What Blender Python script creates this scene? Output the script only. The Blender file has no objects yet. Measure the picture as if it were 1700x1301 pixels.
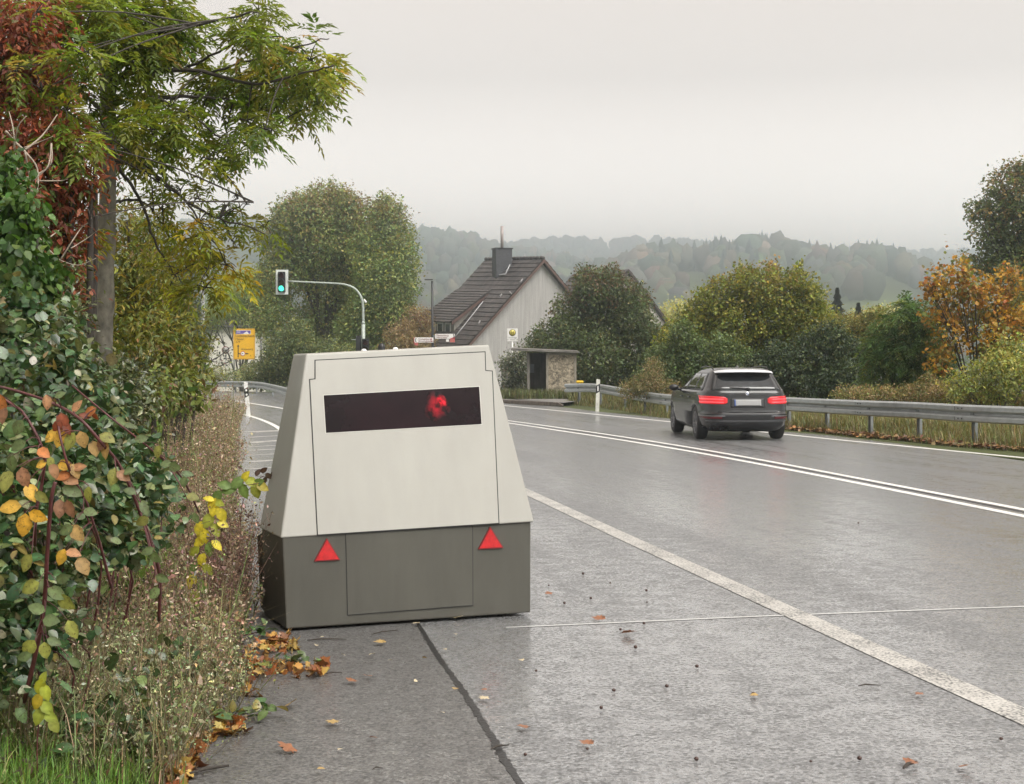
import bpy, bmesh, math, random
import numpy as np
from mathutils import Vector, Matrix

random.seed(7)
RNG = np.random.default_rng(11)
R = math.radians
scene = bpy.context.scene
COL = scene.collection

# ------------------------------------------------------------------ camera
F = 2456.0                    # focal length in pixels of the 1700 px wide photograph
HZ = 605.0                    # row of the horizon
CX = 850.0
H = 1.5                       # eye height
cam_d = bpy.data.cameras.new('camera')
cam = bpy.data.objects.new('camera', cam_d)
COL.objects.link(cam)
cam.location = (0, 0, H)
cam.rotation_euler = (R(90), 0, 0)
cam_d.sensor_width = 36
cam_d.lens = F / 1700 * 36
cam_d.shift_y = (HZ - 650.5) / 1700
cam_d.clip_start = 0.1
cam_d.clip_end = 9000
scene.camera = cam

# ------------------------------------------------------------------ sky, sun, exposure
SUN_EL, SUN_AZ = R(52), R(-150)      # sun veiled by cloud, behind the camera to the right
world = bpy.data.worlds.new('World')
scene.world = world
world.use_nodes = True
wn, wl = world.node_tree.nodes, world.node_tree.links
wn.clear()
wo = wn.new('ShaderNodeOutputWorld')
bg = wn.new('ShaderNodeBackground')
sky = wn.new('ShaderNodeTexSky')
sky.sky_type = 'NISHITA'
sky.sun_disc = False
sky.sun_elevation = SUN_EL
sky.sun_rotation = R(138)
sky.air_density = 1.0
sky.dust_density = 4.0
hs = wn.new('ShaderNodeHueSaturation')
hs.inputs['Saturation'].default_value = 0.15
wl.new(sky.outputs[0], hs.inputs['Color'])
tc = wn.new('ShaderNodeTexCoord')
mp = wn.new('ShaderNodeMapping')
mp.inputs['Scale'].default_value = (1.2, 1.2, 3.5)
wl.new(tc.outputs['Generated'], mp.inputs['Vector'])
nz = wn.new('ShaderNodeTexNoise')
nz.inputs['Scale'].default_value = 1.7
nz.inputs['Detail'].default_value = 5
nz.inputs['Roughness'].default_value = 0.45
wl.new(mp.outputs[0], nz.inputs['Vector'])
cr = wn.new('ShaderNodeValToRGB')
cr.color_ramp.elements[0].position = 0.3
cr.color_ramp.elements[0].color = (8.3, 7.6, 7.15, 1)
cr.color_ramp.elements[1].position = 0.75
cr.color_ramp.elements[1].color = (9.05, 8.35, 7.9, 1)
wl.new(nz.outputs['Fac'], cr.inputs['Fac'])
mx = wn.new('ShaderNodeMix')
mx.data_type = 'RGBA'
mx.inputs[0].default_value = 0.88
wl.new(hs.outputs[0], mx.inputs[6])
wl.new(cr.outputs[0], mx.inputs[7])
sx_ = wn.new('ShaderNodeSeparateXYZ')
wl.new(tc.outputs['Generated'], sx_.inputs[0])
hr = wn.new('ShaderNodeMapRange')
hr.inputs['From Min'].default_value = 0.0; hr.inputs['From Max'].default_value = 0.19
hr.inputs['To Min'].default_value = 3.0; hr.inputs['To Max'].default_value = 1.0
wl.new(sx_.outputs['Z'], hr.inputs['Value'])
hm = wn.new('ShaderNodeMix'); hm.data_type = 'RGBA'; hm.blend_type = 'MULTIPLY'; hm.inputs[0].default_value = 1.0
hc = wn.new('ShaderNodeMix'); hc.data_type = 'RGBA'; hc.blend_type = 'MULTIPLY'; hc.inputs[0].default_value = 1.0
hc.inputs[7].default_value = (1.0, .96, .915, 1)
wl.new(hr.outputs[0], hc.inputs[6])
wl.new(mx.outputs[2], hm.inputs[6]); wl.new(hc.outputs[2], hm.inputs[7])
wl.new(hm.outputs[2], bg.inputs['Color'])
bg.inputs['Strength'].default_value = 0.10
wl.new(bg.outputs[0], wo.inputs['Surface'])

sun_d = bpy.data.lights.new('sun', 'SUN')
sun_d.energy = 4.2
sun_d.angle = R(50)
sun_d.color = (1.0, 0.96, 0.90)
sun = bpy.data.objects.new('sun', sun_d)
COL.objects.link(sun)
sun.location = (40, -60, 90)
sun.rotation_euler = (math.pi / 2 - SUN_EL, 0, R(42))

scene.view_settings.view_transform = 'Standard'
scene.view_settings.look = 'None'
scene.view_settings.exposure = 0.2
scene.view_settings.gamma = 1.0
scene.view_settings.use_curve_mapping = False
scene.cycles.use_denoising = True
scene.cycles.max_bounces = 16
scene.cycles.diffuse_bounces = 3
scene.cycles.glossy_bounces = 3
scene.cycles.transmission_bounces = 3
scene.cycles.volume_bounces = 14
scene.cycles.transparent_max_bounces = 6
scene.cycles.caustics_reflective = False
scene.cycles.caustics_refractive = False
scene.cycles.sample_clamp_indirect = 4.0

# ------------------------------------------------------------------ helpers
def W(px, py, D):
    return Vector(((px - CX) / F * D, D, H + (HZ - py) / F * D))

def G(px, py, z=0.0):
    D = (H - z) * F / (py - HZ)
    return Vector(((px - CX) / F * D, D, z))

def ray_plane(px, py, p0, n):
    d = Vector(((px - CX) / F, 1.0, (HZ - py) / F))
    o = Vector((0, 0, H))
    t = (p0 - o).dot(n) / d.dot(n)
    return o + d * t

def tag(o, label=None, cat=None, group=None, kind=None):
    if label: o['label'] = label
    if cat: o['category'] = cat
    if group: o['group'] = group
    if kind: o['kind'] = kind
    return o

def empty(name, loc, label, cat, group=None, rz=0.0):
    o = bpy.data.objects.new(name, None)
    COL.objects.link(o)
    o.location = loc
    o.rotation_euler = (0, 0, rz)
    o.empty_display_size = 0.1
    return tag(o, label, cat, group)

def link_mesh(name, me, mats, parent=None, local=False):
    o = bpy.data.objects.new(name, me)
    COL.objects.link(o)
    for m in (mats if isinstance(mats, (list, tuple)) else [mats]):
        me.materials.append(m)
    if parent is not None:
        o.parent = parent
        if not local:                 # vertices were given in world space
            p, loc = parent, Vector((0, 0, 0))
            while p is not None:
                loc += p.location
                p = p.parent
            me.transform(Matrix.Translation(-loc))
    return o

def root_at(o):
    """move a single-mesh thing's origin to the foot of its own geometry"""
    me = o.data
    n = len(me.vertices)
    a = np.empty(n * 3); me.vertices.foreach_get('co', a); a = a.reshape(-1, 3)
    c = Vector(((a[:, 0].min() + a[:, 0].max()) / 2, (a[:, 1].min() + a[:, 1].max()) / 2, a[:, 2].min()))
    me.transform(Matrix.Translation(-c)); o.location = c
    return o

class MB:
    def __init__(s):
        s.v, s.f, s.mi, s.sm = [], [], [], []
    def add(s, vs, fs, mi=0, smooth=False):
        b = len(s.v)
        s.v += [tuple(v) for v in vs]
        for f in fs:
            s.f.append([b + i for i in f]); s.mi.append(mi); s.sm.append(smooth)
    def box(s, c, size, rz=0.0, mi=0, bev=0.0):
        x, y, z = size[0] / 2, size[1] / 2, size[2] / 2
        cs, sn = math.cos(rz), math.sin(rz)
        if bev <= 0:
            pts = [(i * x, j * y, k * z) for k in (-1, 1) for i, j in ((-1, -1), (1, -1), (1, 1), (-1, 1))]
            fs = [(3, 2, 1, 0), (4, 5, 6, 7), (0, 1, 5, 4), (1, 2, 6, 5), (2, 3, 7, 6), (3, 0, 4, 7)]
        else:
            b = min(bev, x * .9, y * .9, z * .9)
            pts, fs = [], []
            ring = [(-x + b, -y), (x - b, -y), (x, -y + b), (x, y - b), (x - b, y), (-x + b, y), (-x, y - b), (-x, -y + b)]
            inner = [(-x + b, -y + b), (x - b, -y + b), (x - b, -y + b), (x - b, y - b), (x - b, y - b), (-x + b, y - b), (-x + b, y - b), (-x + b, -y + b)]
            for zz, rg in ((-z, inner), (-z + b, ring), (z - b, ring), (z, inner)):
                pts += [(p[0], p[1], zz) for p in rg]
            for l in range(3):
                for k in range(8):
                    fs.append((l * 8 + k, l * 8 + (k + 1) % 8, l * 8 + 8 + (k + 1) % 8, l * 8 + 8 + k))
            fs.append((5, 3, 1, 0)); fs.append((24, 25, 27, 29))
        s.add([(c[0] + p[0] * cs - p[1] * sn, c[1] + p[0] * sn + p[1] * cs, c[2] + p[2]) for p in pts], fs, mi)
    def prism(s, poly, ext, mi=0):
        """poly: list of 3D points (planar), ext: extrusion vector"""
        n = len(poly); e = Vector(ext)
        a = [Vector(p) for p in poly]
        s.add(a + [p + e for p in a], [list(range(n))[::-1], list(range(n, 2 * n))] +
              [(i, (i + 1) % n, n + (i + 1) % n, n + i) for i in range(n)], mi)
    def tube(s, pts, rad, seg=8, mi=0, cap=True, smooth=True):
        pts = [Vector(p) for p in pts]
        if not isinstance(rad, (list, tuple)): rad = [rad] * len(pts)
        rings = []
        prev = None
        for i, p in enumerate(pts):
            t = (pts[min(i + 1, len(pts) - 1)] - pts[max(i - 1, 0)])
            if t.length < 1e-9: t = Vector((0, 0, 1))
            t.normalize()
            if prev is None:
                a = Vector((1, 0, 0)) if abs(t.x) < .9 else Vector((0, 1, 0))
                u = t.cross(a).normalized()
            else:
                u = (prev - t * prev.dot(t)).normalized()
            prev = u
            w = t.cross(u)
            rings.append([p + (u * math.cos(2 * math.pi * k / seg) + w * math.sin(2 * math.pi * k / seg)) * rad[i] for k in range(seg)])
        vs = [v for r in rings for v in r]
        fs = []
        for i in range(len(pts) - 1):
            for k in range(seg):
                a, b = i * seg + k, i * seg + (k + 1) % seg
                fs.append((a, b, b + seg, a + seg))
        if cap:
            fs.append(list(range(seg))[::-1]); fs.append([(len(pts) - 1) * seg + k for k in range(seg)])
        s.add(vs, fs, mi, smooth)
    def lathe(s, prof, c, axis='Z', seg=24, mi=0, smooth=True, M=None):
        """prof: (radius, offset along axis)"""
        vs, fs = [], []
        for r, h in prof:
            for k in range(seg):
                a = 2 * math.pi * k / seg
                p = (r * math.cos(a), r * math.sin(a), h)
                if axis == 'Y': p = (p[0], p[2], p[1])
                if axis == 'X': p = (p[2], p[0], p[1])
                v = Vector(p)
                if M is not None: v = M @ v
                vs.append(v + Vector(c))
        for i in range(len(prof) - 1):
            for k in range(seg):
                a, b = i * seg + k, i * seg + (k + 1) % seg
                fs.append((a, b, b + seg, a + seg))
        s.add(vs, fs, mi, smooth)
    def build(s, name, mats, parent=None, local=False, fix=True):
        me = bpy.data.meshes.new(name)
        me.from_pydata(s.v, [], s.f)
        me.polygons.foreach_set('material_index', s.mi)
        me.polygons.foreach_set('use_smooth', s.sm)
        if fix:
            bm = bmesh.new(); bm.from_mesh(me)
            bmesh.ops.recalc_face_normals(bm, faces=bm.faces)
            bm.to_mesh(me); bm.free()
        me.update()
        return link_mesh(name, me, mats, parent, local)

def np_mesh(name, V, loops, starts, mats, parent=None, col=None, local=False, mi=None, smooth=False):
    me = bpy.data.meshes.new(name)
    V = np.ascontiguousarray(V, dtype=np.float32)
    me.vertices.add(len(V)); me.vertices.foreach_set('co', V.ravel())
    me.loops.add(len(loops)); me.loops.foreach_set('vertex_index', np.ascontiguousarray(loops, dtype=np.int32))
    me.polygons.add(len(starts)); me.polygons.foreach_set('loop_start', np.ascontiguousarray(starts, dtype=np.int32))
    if smooth: me.polygons.foreach_set('use_smooth', np.ones(len(starts), dtype=bool))
    me.update(calc_edges=True)
    if col is not None:
        at = me.color_attributes.new('Col', 'FLOAT_COLOR', 'POINT')
        c4 = np.ones((len(V), 4), dtype=np.float32); c4[:, :3] = col
        at.data.foreach_set('color', c4.ravel())
    return link_mesh(name, me, mats, parent, local)

# ------------------------------------------------------------------ materials
def new_mat(name):
    m = bpy.data.materials.new(name)
    m.use_nodes = True
    return m, m.node_tree.nodes, m.node_tree.links, m.node_tree.nodes['Principled BSDF']

def mat(name, c, rough=0.5, metal=0.0, var=0.0, scale=20.0, bump=0.0, bscale=None, spec=0.5, stretch=(1, 1, 1), coat=0.0, emit=None, est=0.0, rvar=0.0, c2=None):
    m, n, l, b = new_mat(name)
    b.inputs['Base Color'].default_value = (*c, 1)
    b.inputs['Roughness'].default_value = rough
    b.inputs['Metallic'].default_value = metal
    b.inputs['Specular IOR Level'].default_value = spec
    b.inputs['Coat Weight'].default_value = coat
    b.inputs['Coat Roughness'].default_value = 0.06
    if emit:
        b.inputs['Emission Color'].default_value = (*emit, 1)
        b.inputs['Emission Strength'].default_value = est
    if var > 0 or bump > 0 or rvar > 0:
        t = n.new('ShaderNodeTexCoord'); mp = n.new('ShaderNodeMapping')
        mp.inputs['Scale'].default_value = stretch
        l.new(t.outputs['Object'], mp.inputs['Vector'])
        nz = n.new('ShaderNodeTexNoise'); nz.inputs['Scale'].default_value = scale
        nz.inputs['Detail'].default_value = 6; nz.inputs['Roughness'].default_value = 0.6
        l.new(mp.outputs[0], nz.inputs['Vector'])
        if var > 0:
            r = n.new('ShaderNodeValToRGB')
            r.color_ramp.elements[0].position = 0.3; r.color_ramp.elements[1].position = 0.7
            lo = tuple(x * (1 - var) for x in c); hi = c2 if c2 else tuple(min(1, x * (1 + var)) for x in c)
            r.color_ramp.elements[0].color = (*lo, 1); r.color_ramp.elements[1].color = (*hi, 1)
            l.new(nz.outputs['Fac'], r.inputs['Fac']); l.new(r.outputs[0], b.inputs['Base Color'])
        if rvar > 0:
            mr = n.new('ShaderNodeMapRange')
            mr.inputs['From Min'].default_value = .3; mr.inputs['From Max'].default_value = .7
            mr.inputs['To Min'].default_value = max(.02, rough - rvar); mr.inputs['To Max'].default_value = min(1, rough + rvar)
            l.new(nz.outputs['Fac'], mr.inputs['Value']); l.new(mr.outputs[0], b.inputs['Roughness'])
        if bump > 0:
            n2 = n.new('ShaderNodeTexNoise'); n2.inputs['Scale'].default_value = bscale or scale
            n2.inputs['Detail'].default_value = 4
            l.new(mp.outputs[0], n2.inputs['Vector'])
            bp = n.new('ShaderNodeBump'); bp.inputs['Strength'].default_value = bump
            bp.inputs['Distance'].default_value = 0.01
            l.new(n2.outputs['Fac'], bp.inputs['Height']); l.new(bp.outputs[0], b.inputs['Normal'])
    return m

def leaf_mat(name, rough=0.45, trans=0.3, spec=0.4, hueshift=(1.25, 1.15, .6), spots=0.0):
    m, n, l, b = new_mat(name)
    a = n.new('ShaderNodeAttribute'); a.attribute_name = 'Col'
    t = n.new('ShaderNodeTexCoord')
    nz = n.new('ShaderNodeTexNoise'); nz.inputs['Scale'].default_value = 60; nz.inputs['Detail'].default_value = 3
    l.new(t.outputs['Object'], nz.inputs['Vector'])
    mr = n.new('ShaderNodeMapRange'); mr.inputs['From Min'].default_value = .25; mr.inputs['From Max'].default_value = .75
    mr.inputs['To Min'].default_value = .72; mr.inputs['To Max'].default_value = 1.28
    l.new(nz.outputs['Fac'], mr.inputs['Value'])
    mu = n.new('ShaderNodeMix'); mu.data_type = 'RGBA'; mu.blend_type = 'MULTIPLY'; mu.inputs[0].default_value = 1.0
    l.new(a.outputs['Color'], mu.inputs[6]); l.new(mr.outputs[0], mu.inputs[7])
    if spots > 0:                      # brown blotches and specks on old leaves
        sn = n.new('ShaderNodeTexNoise'); sn.inputs['Scale'].default_value = 95; sn.inputs['Detail'].default_value = 4; sn.inputs['Roughness'].default_value = .7
        l.new(t.outputs['Object'], sn.inputs['Vector'])
        sr = n.new('ShaderNodeMapRange'); sr.inputs['From Min'].default_value = .56; sr.inputs['From Max'].default_value = .66; sr.inputs['To Max'].default_value = spots
        l.new(sn.outputs['Fac'], sr.inputs['Value'])
        sm = n.new('ShaderNodeMix'); sm.data_type = 'RGBA'; sm.inputs[7].default_value = (.075, .04, .018, 1)
        l.new(sr.outputs[0], sm.inputs[0]); l.new(mu.outputs[2], sm.inputs[6]); mu = sm
    l.new(mu.outputs[2], b.inputs['Base Color'])
    b.inputs['Roughness'].default_value = rough
    b.inputs['Specular IOR Level'].default_value = spec
    tr = n.new('ShaderNodeBsdfTranslucent')
    tm = n.new('ShaderNodeMix'); tm.data_type = 'RGBA'; tm.blend_type = 'MULTIPLY'; tm.inputs[0].default_value = 1.0
    tm.inputs[7].default_value = (*hueshift, 1)
    l.new(mu.outputs[2], tm.inputs[6]); l.new(tm.outputs[2], tr.inputs['Color'])
    ms = n.new('ShaderNodeMixShader'); ms.inputs[0].default_value = trans
    l.new(b.outputs[0], ms.inputs[1]); l.new(tr.outputs[0], ms.inputs[2])
    l.new(ms.outputs[0], n['Material Output'].inputs['Surface'])
    return m

def asphalt(name, dry, wet, r_dry, r_wet, thr=.5, grain=42.0, bump=.5, track=.25, srot=R(12)):
    """coarse wet asphalt: flat wet patches between rough dry stones, with long wheel tracks"""
    m, n, l, b = new_mat(name)
    t = n.new('ShaderNodeTexCoord')
    def noise(scale, detail, rough, vec=None):
        q = n.new('ShaderNodeTexNoise'); q.inputs['Scale'].default_value = scale; q.inputs['Detail'].default_value = detail; q.inputs['Roughness'].default_value = rough
        l.new(vec or t.outputs['Object'], q.inputs['Vector']); return q.outputs['Fac']
    def math_(op, x, y, z=None):
        q = n.new('ShaderNodeMath'); q.operation = op
        for k, v in enumerate((x, y, z)):
            if v is None: continue
            if isinstance(v, (int, float)): q.inputs[k].default_value = v
            else: l.new(v, q.inputs[k])
        return q.outputs[0]
    mp = n.new('ShaderNodeMapping'); mp.vector_type = 'TEXTURE'
    mp.inputs['Scale'].default_value = (.55, 9.0, 1); mp.inputs['Rotation'].default_value = (0, 0, srot)
    l.new(t.outputs['Object'], mp.inputs['Vector'])
    g = noise(grain, 6, .72); g2 = noise(grain * .16, 5, .6); tr = noise(1.0, 5, .55, mp.outputs[0]); big = noise(.35, 4, .5)
    s = math_('MULTIPLY_ADD', g2, .35, math_('MULTIPLY', g, .9))
    s = math_('MULTIPLY_ADD', tr, track, s)
    s = math_('MULTIPLY_ADD', big, .15, s)                     # about .45 + .175 + .5 * track + .075
    mid = .45 + .175 + .5 * track + .075
    w = n.new('ShaderNodeMapRange'); w.interpolation_type = 'SMOOTHSTEP'
    w.inputs['From Min'].default_value = mid * (1 + (thr - .5)) - .07; w.inputs['From Max'].default_value = mid * (1 + (thr - .5)) + .09
    l.new(s, w.inputs['Value'])
    def mixv(x, y):
        q = n.new('ShaderNodeMapRange'); q.inputs['To Min'].default_value = x; q.inputs['To Max'].default_value = y
        l.new(w.outputs[0], q.inputs['Value']); return q.outputs[0]
    st = n.new('ShaderNodeTexVoronoi'); st.inputs['Scale'].default_value = 75
    l.new(t.outputs['Object'], st.inputs['Vector'])
    sc = n.new('ShaderNodeSeparateColor'); l.new(st.outputs['Color'], sc.inputs[0])
    mc = n.new('ShaderNodeMix'); mc.data_type = 'RGBA'
    mc.inputs[6].default_value = (*dry, 1); mc.inputs[7].default_value = (*wet, 1); l.new(w.outputs[0], mc.inputs[0])
    mv = n.new('ShaderNodeMapRange'); mv.inputs['To Min'].default_value = .55; mv.inputs['To Max'].default_value = 1.6; l.new(sc.outputs[0], mv.inputs['Value'])
    mu = n.new('ShaderNodeMix'); mu.data_type = 'RGBA'; mu.blend_type = 'MULTIPLY'; mu.inputs[0].default_value = 1
    l.new(mc.outputs[2], mu.inputs[6]); l.new(mv.outputs[0], mu.inputs[7]); l.new(mu.outputs[2], b.inputs['Base Color'])
    l.new(mixv(r_dry, r_wet), b.inputs['Roughness'])
    b.inputs['Specular IOR Level'].default_value = .5
    l.new(mixv(.1, 1.0), b.inputs['Coat Weight']); b.inputs['Coat IOR'].default_value = 1.6; b.inputs['Coat Roughness'].default_value = r_wet
    bp = n.new('ShaderNodeBump'); bp.inputs['Distance'].default_value = .006
    l.new(math_('MULTIPLY', math_('SUBTRACT', 1.0, w.outputs[0]), bump), bp.inputs['Strength'])
    l.new(math_('ADD', g, st.outputs['Distance']), bp.inputs['Height']); l.new(bp.outputs[0], b.inputs['Normal'])
    return m

def worn_paint(name, c, asph=(.07, .07, .07), keep=.62, scale=90):
    m, n, l, b = new_mat(name)
    t = n.new('ShaderNodeTexCoord')
    g = n.new('ShaderNodeTexNoise'); g.inputs['Scale'].default_value = scale; g.inputs['Detail'].default_value = 4
    l.new(t.outputs['Object'], g.inputs['Vector'])
    g2 = n.new('ShaderNodeTexNoise'); g2.inputs['Scale'].default_value = 3; g2.inputs['Detail'].default_value = 3
    l.new(t.outputs['Object'], g2.inputs['Vector'])
    ad = n.new('ShaderNodeMath'); ad.operation = 'MULTIPLY_ADD'; ad.inputs[1].default_value = .35
    l.new(g2.outputs['Fac'], ad.inputs[0]); l.new(g.outputs['Fac'], ad.inputs[2])
    r = n.new('ShaderNodeValToRGB')
    r.color_ramp.elements[0].position = keep - .08; r.color_ramp.elements[1].position = keep + .1
    r.color_ramp.elements[0].color = (*c, 1); r.color_ramp.elements[1].color = (*asph, 1)
    l.new(ad.outputs[0], r.inputs['Fac']); l.new(r.outputs[0], b.inputs['Base Color'])
    b.inputs['Roughness'].default_value = .42
    bp = n.new('ShaderNodeBump'); bp.inputs['Strength'].default_value = .5; bp.inputs['Distance'].default_value = .004
    l.new(g.outputs['Fac'], bp.inputs['Height']); l.new(bp.outputs[0], b.inputs['Normal'])
    return m

M = {}
M['asphalt'] = asphalt('wet_asphalt', (.138, .139, .141), (.18, .181, .183), .6, .2, thr=.49, bump=.8, track=.3)
M['layby'] = asphalt('lay_by_asphalt', (.085, .083, .081), (.095, .093, .091), .62, .26, thr=.53, bump=.7, track=.1, grain=60)
M['tar'] = mat('tar', (.012, .012, .013), .32, var=.4, scale=60, bump=.5)
M['paint'] = worn_paint('worn_white_paint', (.52, .50, .465), keep=.70, scale=70)
M['paint_fresh'] = worn_paint('white_paint', (.72, .71, .68), keep=.84, scale=40)
M['joint_sheen'] = mat('wet_joint_sheen', (.55, .55, .54), .35)  # pale base colour paints in the shine of water in the joint
M['kerb'] = mat('kerb_stone', (.14, .11, .09), .7, var=.5, scale=8, bump=.4)
M['slab'] = mat('pavement', (.20, .19, .18), .5, var=.25, scale=5, bump=.3)
M['steel'] = mat('galvanised_steel', (.40, .42, .42), .42, .55, var=.18, scale=6, rvar=.1, stretch=(1, 1, 1))
M['steel_dark'] = mat('weathered_steel', (.22, .235, .235), .5, .4, var=.25, scale=9)
M['mast'] = mat('grey_mast_paint', (.34, .38, .34), .45, .2, var=.12, scale=5)
M['black'] = mat('black_plastic', (.012, .012, .013), .4, var=.2, scale=30)
M['blackpole'] = mat('anthracite_paint', (.018, .018, .020), .45, var=.2, scale=10)
M['white'] = mat('white_plastic', (.74, .74, .72), .4, var=.08, scale=8)
M['white_dirty'] = mat('dirty_white_plastic', (.62, .62, .56), .5, var=.2, scale=6)
M['grey_refl'] = mat('grey_reflector', (.45, .45, .46), .2)
M['sign_yellow'] = mat('sign_yellow', (.72, .40, .015), .4, var=.06, scale=3)
M['sign_white'] = mat('sign_white', (.74, .72, .70), .4, var=.05, scale=3)
M['sign_red'] = mat('sign_red', (.42, .03, .04), .4)
M['sign_blue'] = mat('sign_blue', (.09, .06, .30), .4)
M['sign_black'] = mat('sign_black', (.015, .012, .012), .5)
M['sign_back'] = mat('sign_back', (.30, .31, .31), .5, .4)
M['bark'] = mat('ash_bark', (.17, .155, .125), .85, var=.55, scale=9, bump=.9, bscale=14, stretch=(1.4, 1.4, .9))
M['bark_dark'] = mat('dark_bark', (.045, .037, .03), .85, var=.4, scale=7, bump=.7)
M['twig'] = mat('pale_twig', (.34, .28, .22), .7, var=.3, scale=15)
M['cane'] = mat('bramble_cane', (.085, .022, .022), .45, var=.4, scale=20)
M['leaf'] = leaf_mat('leaf', trans=.38)
M['leaf_thin'] = leaf_mat('thin_backlit_leaf', trans=.52)
M['leaf_old'] = leaf_mat('spotted_leaf', rough=.5, trans=.3, spec=.35, spots=.8)
M['leaf_gloss'] = leaf_mat('glossy_wet_leaf', rough=.27, trans=.2, spec=.65, spots=.7)
M['leaf_dry'] = leaf_mat('dry_stalks', rough=.8, trans=.15, spec=.2, hueshift=(1.1, 1, .9))
M['litter'] = leaf_mat('wet_fallen_leaf', rough=.35, trans=.1, spec=.5, hueshift=(1.1, 1, .7))
M['far_leaf'] = leaf_mat('far_wood', rough=.9, trans=.0, spec=.05)

# ------------------------------------------------------------------ leaf generators
T_RHOMB = (np.array([(0, 0, 0), (.42, .5, .10), (1, 0, -.04), (.42, -.5, .10)], float), [(0, 1, 2), (0, 2, 3)])
T_OVATE = (np.array([(0, 0, 0), (.2, .40, .07), (.5, .5, .06), (.8, .29, -.03), (1, 0, -.13), (.8, -.29, -.03), (.5, -.5, .06), (.2, -.40, .07),
                     (.2, 0, 0), (.5, 0, -.01), (.8, 0, -.06)], float),
           [(0, 1, 8), (1, 2, 9, 8), (2, 3, 10, 9), (3, 4, 10), (10, 4, 5), (9, 10, 5, 6), (8, 9, 6, 7), (0, 8, 7)])
T_HEX = (np.array([(0, 0, 0), (.28, .46, .09), (.68, .40, .04), (1, 0, -.08), (.68, -.40, .04), (.28, -.46, .09), (.48, 0, -.02)], float),
         [(0, 1, 6), (1, 2, 6), (2, 3, 6), (3, 4, 6), (4, 5, 6), (5, 0, 6)])
_mp = [(0, .04), (.12, .32), (.02, .42), (.30, .34), (.38, .62), (.52, .44), (.62, .50), (.70, .2), (1, 0)]
_mv = [(a, s, .10 * abs(s) + .05 * math.sin(a * 9)) for a, s in _mp] + [(a, -s, .13 * abs(s)) for a, s in _mp[-2::-1]]
_mv.append((.4, 0, 0))
T_MAPLE = (np.array(_mv, float), [(i, (i + 1) % (len(_mv) - 1), len(_mv) - 1) for i in range(len(_mv) - 1)])

def unit(a):
    return a / np.maximum(np.linalg.norm(a, axis=1, keepdims=True), 1e-9)

def rdir(n):
    return unit(RNG.normal(size=(n, 3)))

def leaf_arrays(P, A, Nn, L, Wd, T):
    tv, tf = T
    n, k = len(P), len(tv)
    A = unit(A); Nn = unit(Nn - A * np.sum(A * Nn, 1, keepdims=True)); S = np.cross(A, Nn)
    L = np.broadcast_to(np.asarray(L, float), (n,))[:, None, None]
    Wd = np.broadcast_to(np.asarray(Wd, float), (n,))[:, None, None]
    V = P[:, None, :] + A[:, None, :] * (tv[None, :, 0:1] * L) + S[:, None, :] * (tv[None, :, 1:2] * Wd) + Nn[:, None, :] * (tv[None, :, 2:3] * L)
    lo = np.array([i for f in tf for i in f]); ln = np.array([len(f) for f in tf])
    loops = (lo[None, :] + (np.arange(n) * k)[:, None]).ravel()
    st = np.concatenate([[0], np.cumsum(ln)[:-1]])
    starts = (st[None, :] + (np.arange(n) * ln.sum())[:, None]).ravel()
    return V.reshape(-1, 3), loops, starts, k

class LeafSet:
    def __init__(s): s.parts = []
    def add(s, P, A, Nn, L, Wd, C, T=T_RHOMB):
        if len(P) == 0: return
        V, lo, st, k = leaf_arrays(np.asarray(P, float), np.asarray(A, float), np.asarray(Nn, float), L, Wd, T)
        CC = np.repeat(np.clip(C, .002, .95), k, axis=0)
        if T is T_OVATE:
            rib = np.tile(np.array([1.25, .92, .9, .92, .9, .92, .9, .92, 1.35, 1.3, 1.2]), len(P))[:, None]
            CC = np.clip(CC * rib, .002, .95)
        s.parts.append((V, lo, st, CC))
    def raw(s, V, lo, st, C): s.parts.append((V, lo, st, C))
    def build(s, name, m, parent=None):
        Vs, Ls, Ss, Cs, vb, lb = [], [], [], [], 0, 0
        for V, lo, st, C in s.parts:
            Vs.append(V); Ls.append(lo + vb); Ss.append(st + lb); Cs.append(C)
            vb += len(V); lb += len(lo)
        return np_mesh(name, np.concatenate(Vs), np.concatenate(Ls), np.concatenate(Ss), m, parent, np.concatenate(Cs))

def palette(pal, n):
    cols = np.array([c for c, w in pal], float); w = np.array([w for c, w in pal], float)
    return cols[RNG.choice(len(cols), size=n, p=w / w.sum())]

def jitter(C, a=.22):
    n = len(C)
    C = C * np.exp(RNG.normal(0, a, (n, 1)))
    return C * np.exp(RNG.normal(0, a * .35, (n, 3)))

def clump_px(px, py, rx, ry, D, dj=.6):
    """an ellipsoid of foliage seen at a pixel at depth D"""
    k = D / F
    D2 = D + random.uniform(-dj, dj) * rx * k
    c = W(px, py, D2)
    return (np.array(c), np.array((rx * k, max(rx, ry) * .5 * (rx + ry) / max(rx, ry) * k, ry * k)))

def sample_clumps(cl, n, shell=.45):
    wts = np.array([r[0] * r[2] for c, r in cl]); wts = wts / wts.sum()
    idx = RNG.choice(len(cl), size=n, p=wts)
    d = rdir(n)
    rad = RNG.random(n) ** shell
    C = np.array([c for c, r in cl])[idx]; Rr = np.array([r for c, r in cl])[idx]
    return C + d * Rr * rad[:, None], d, idx

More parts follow.
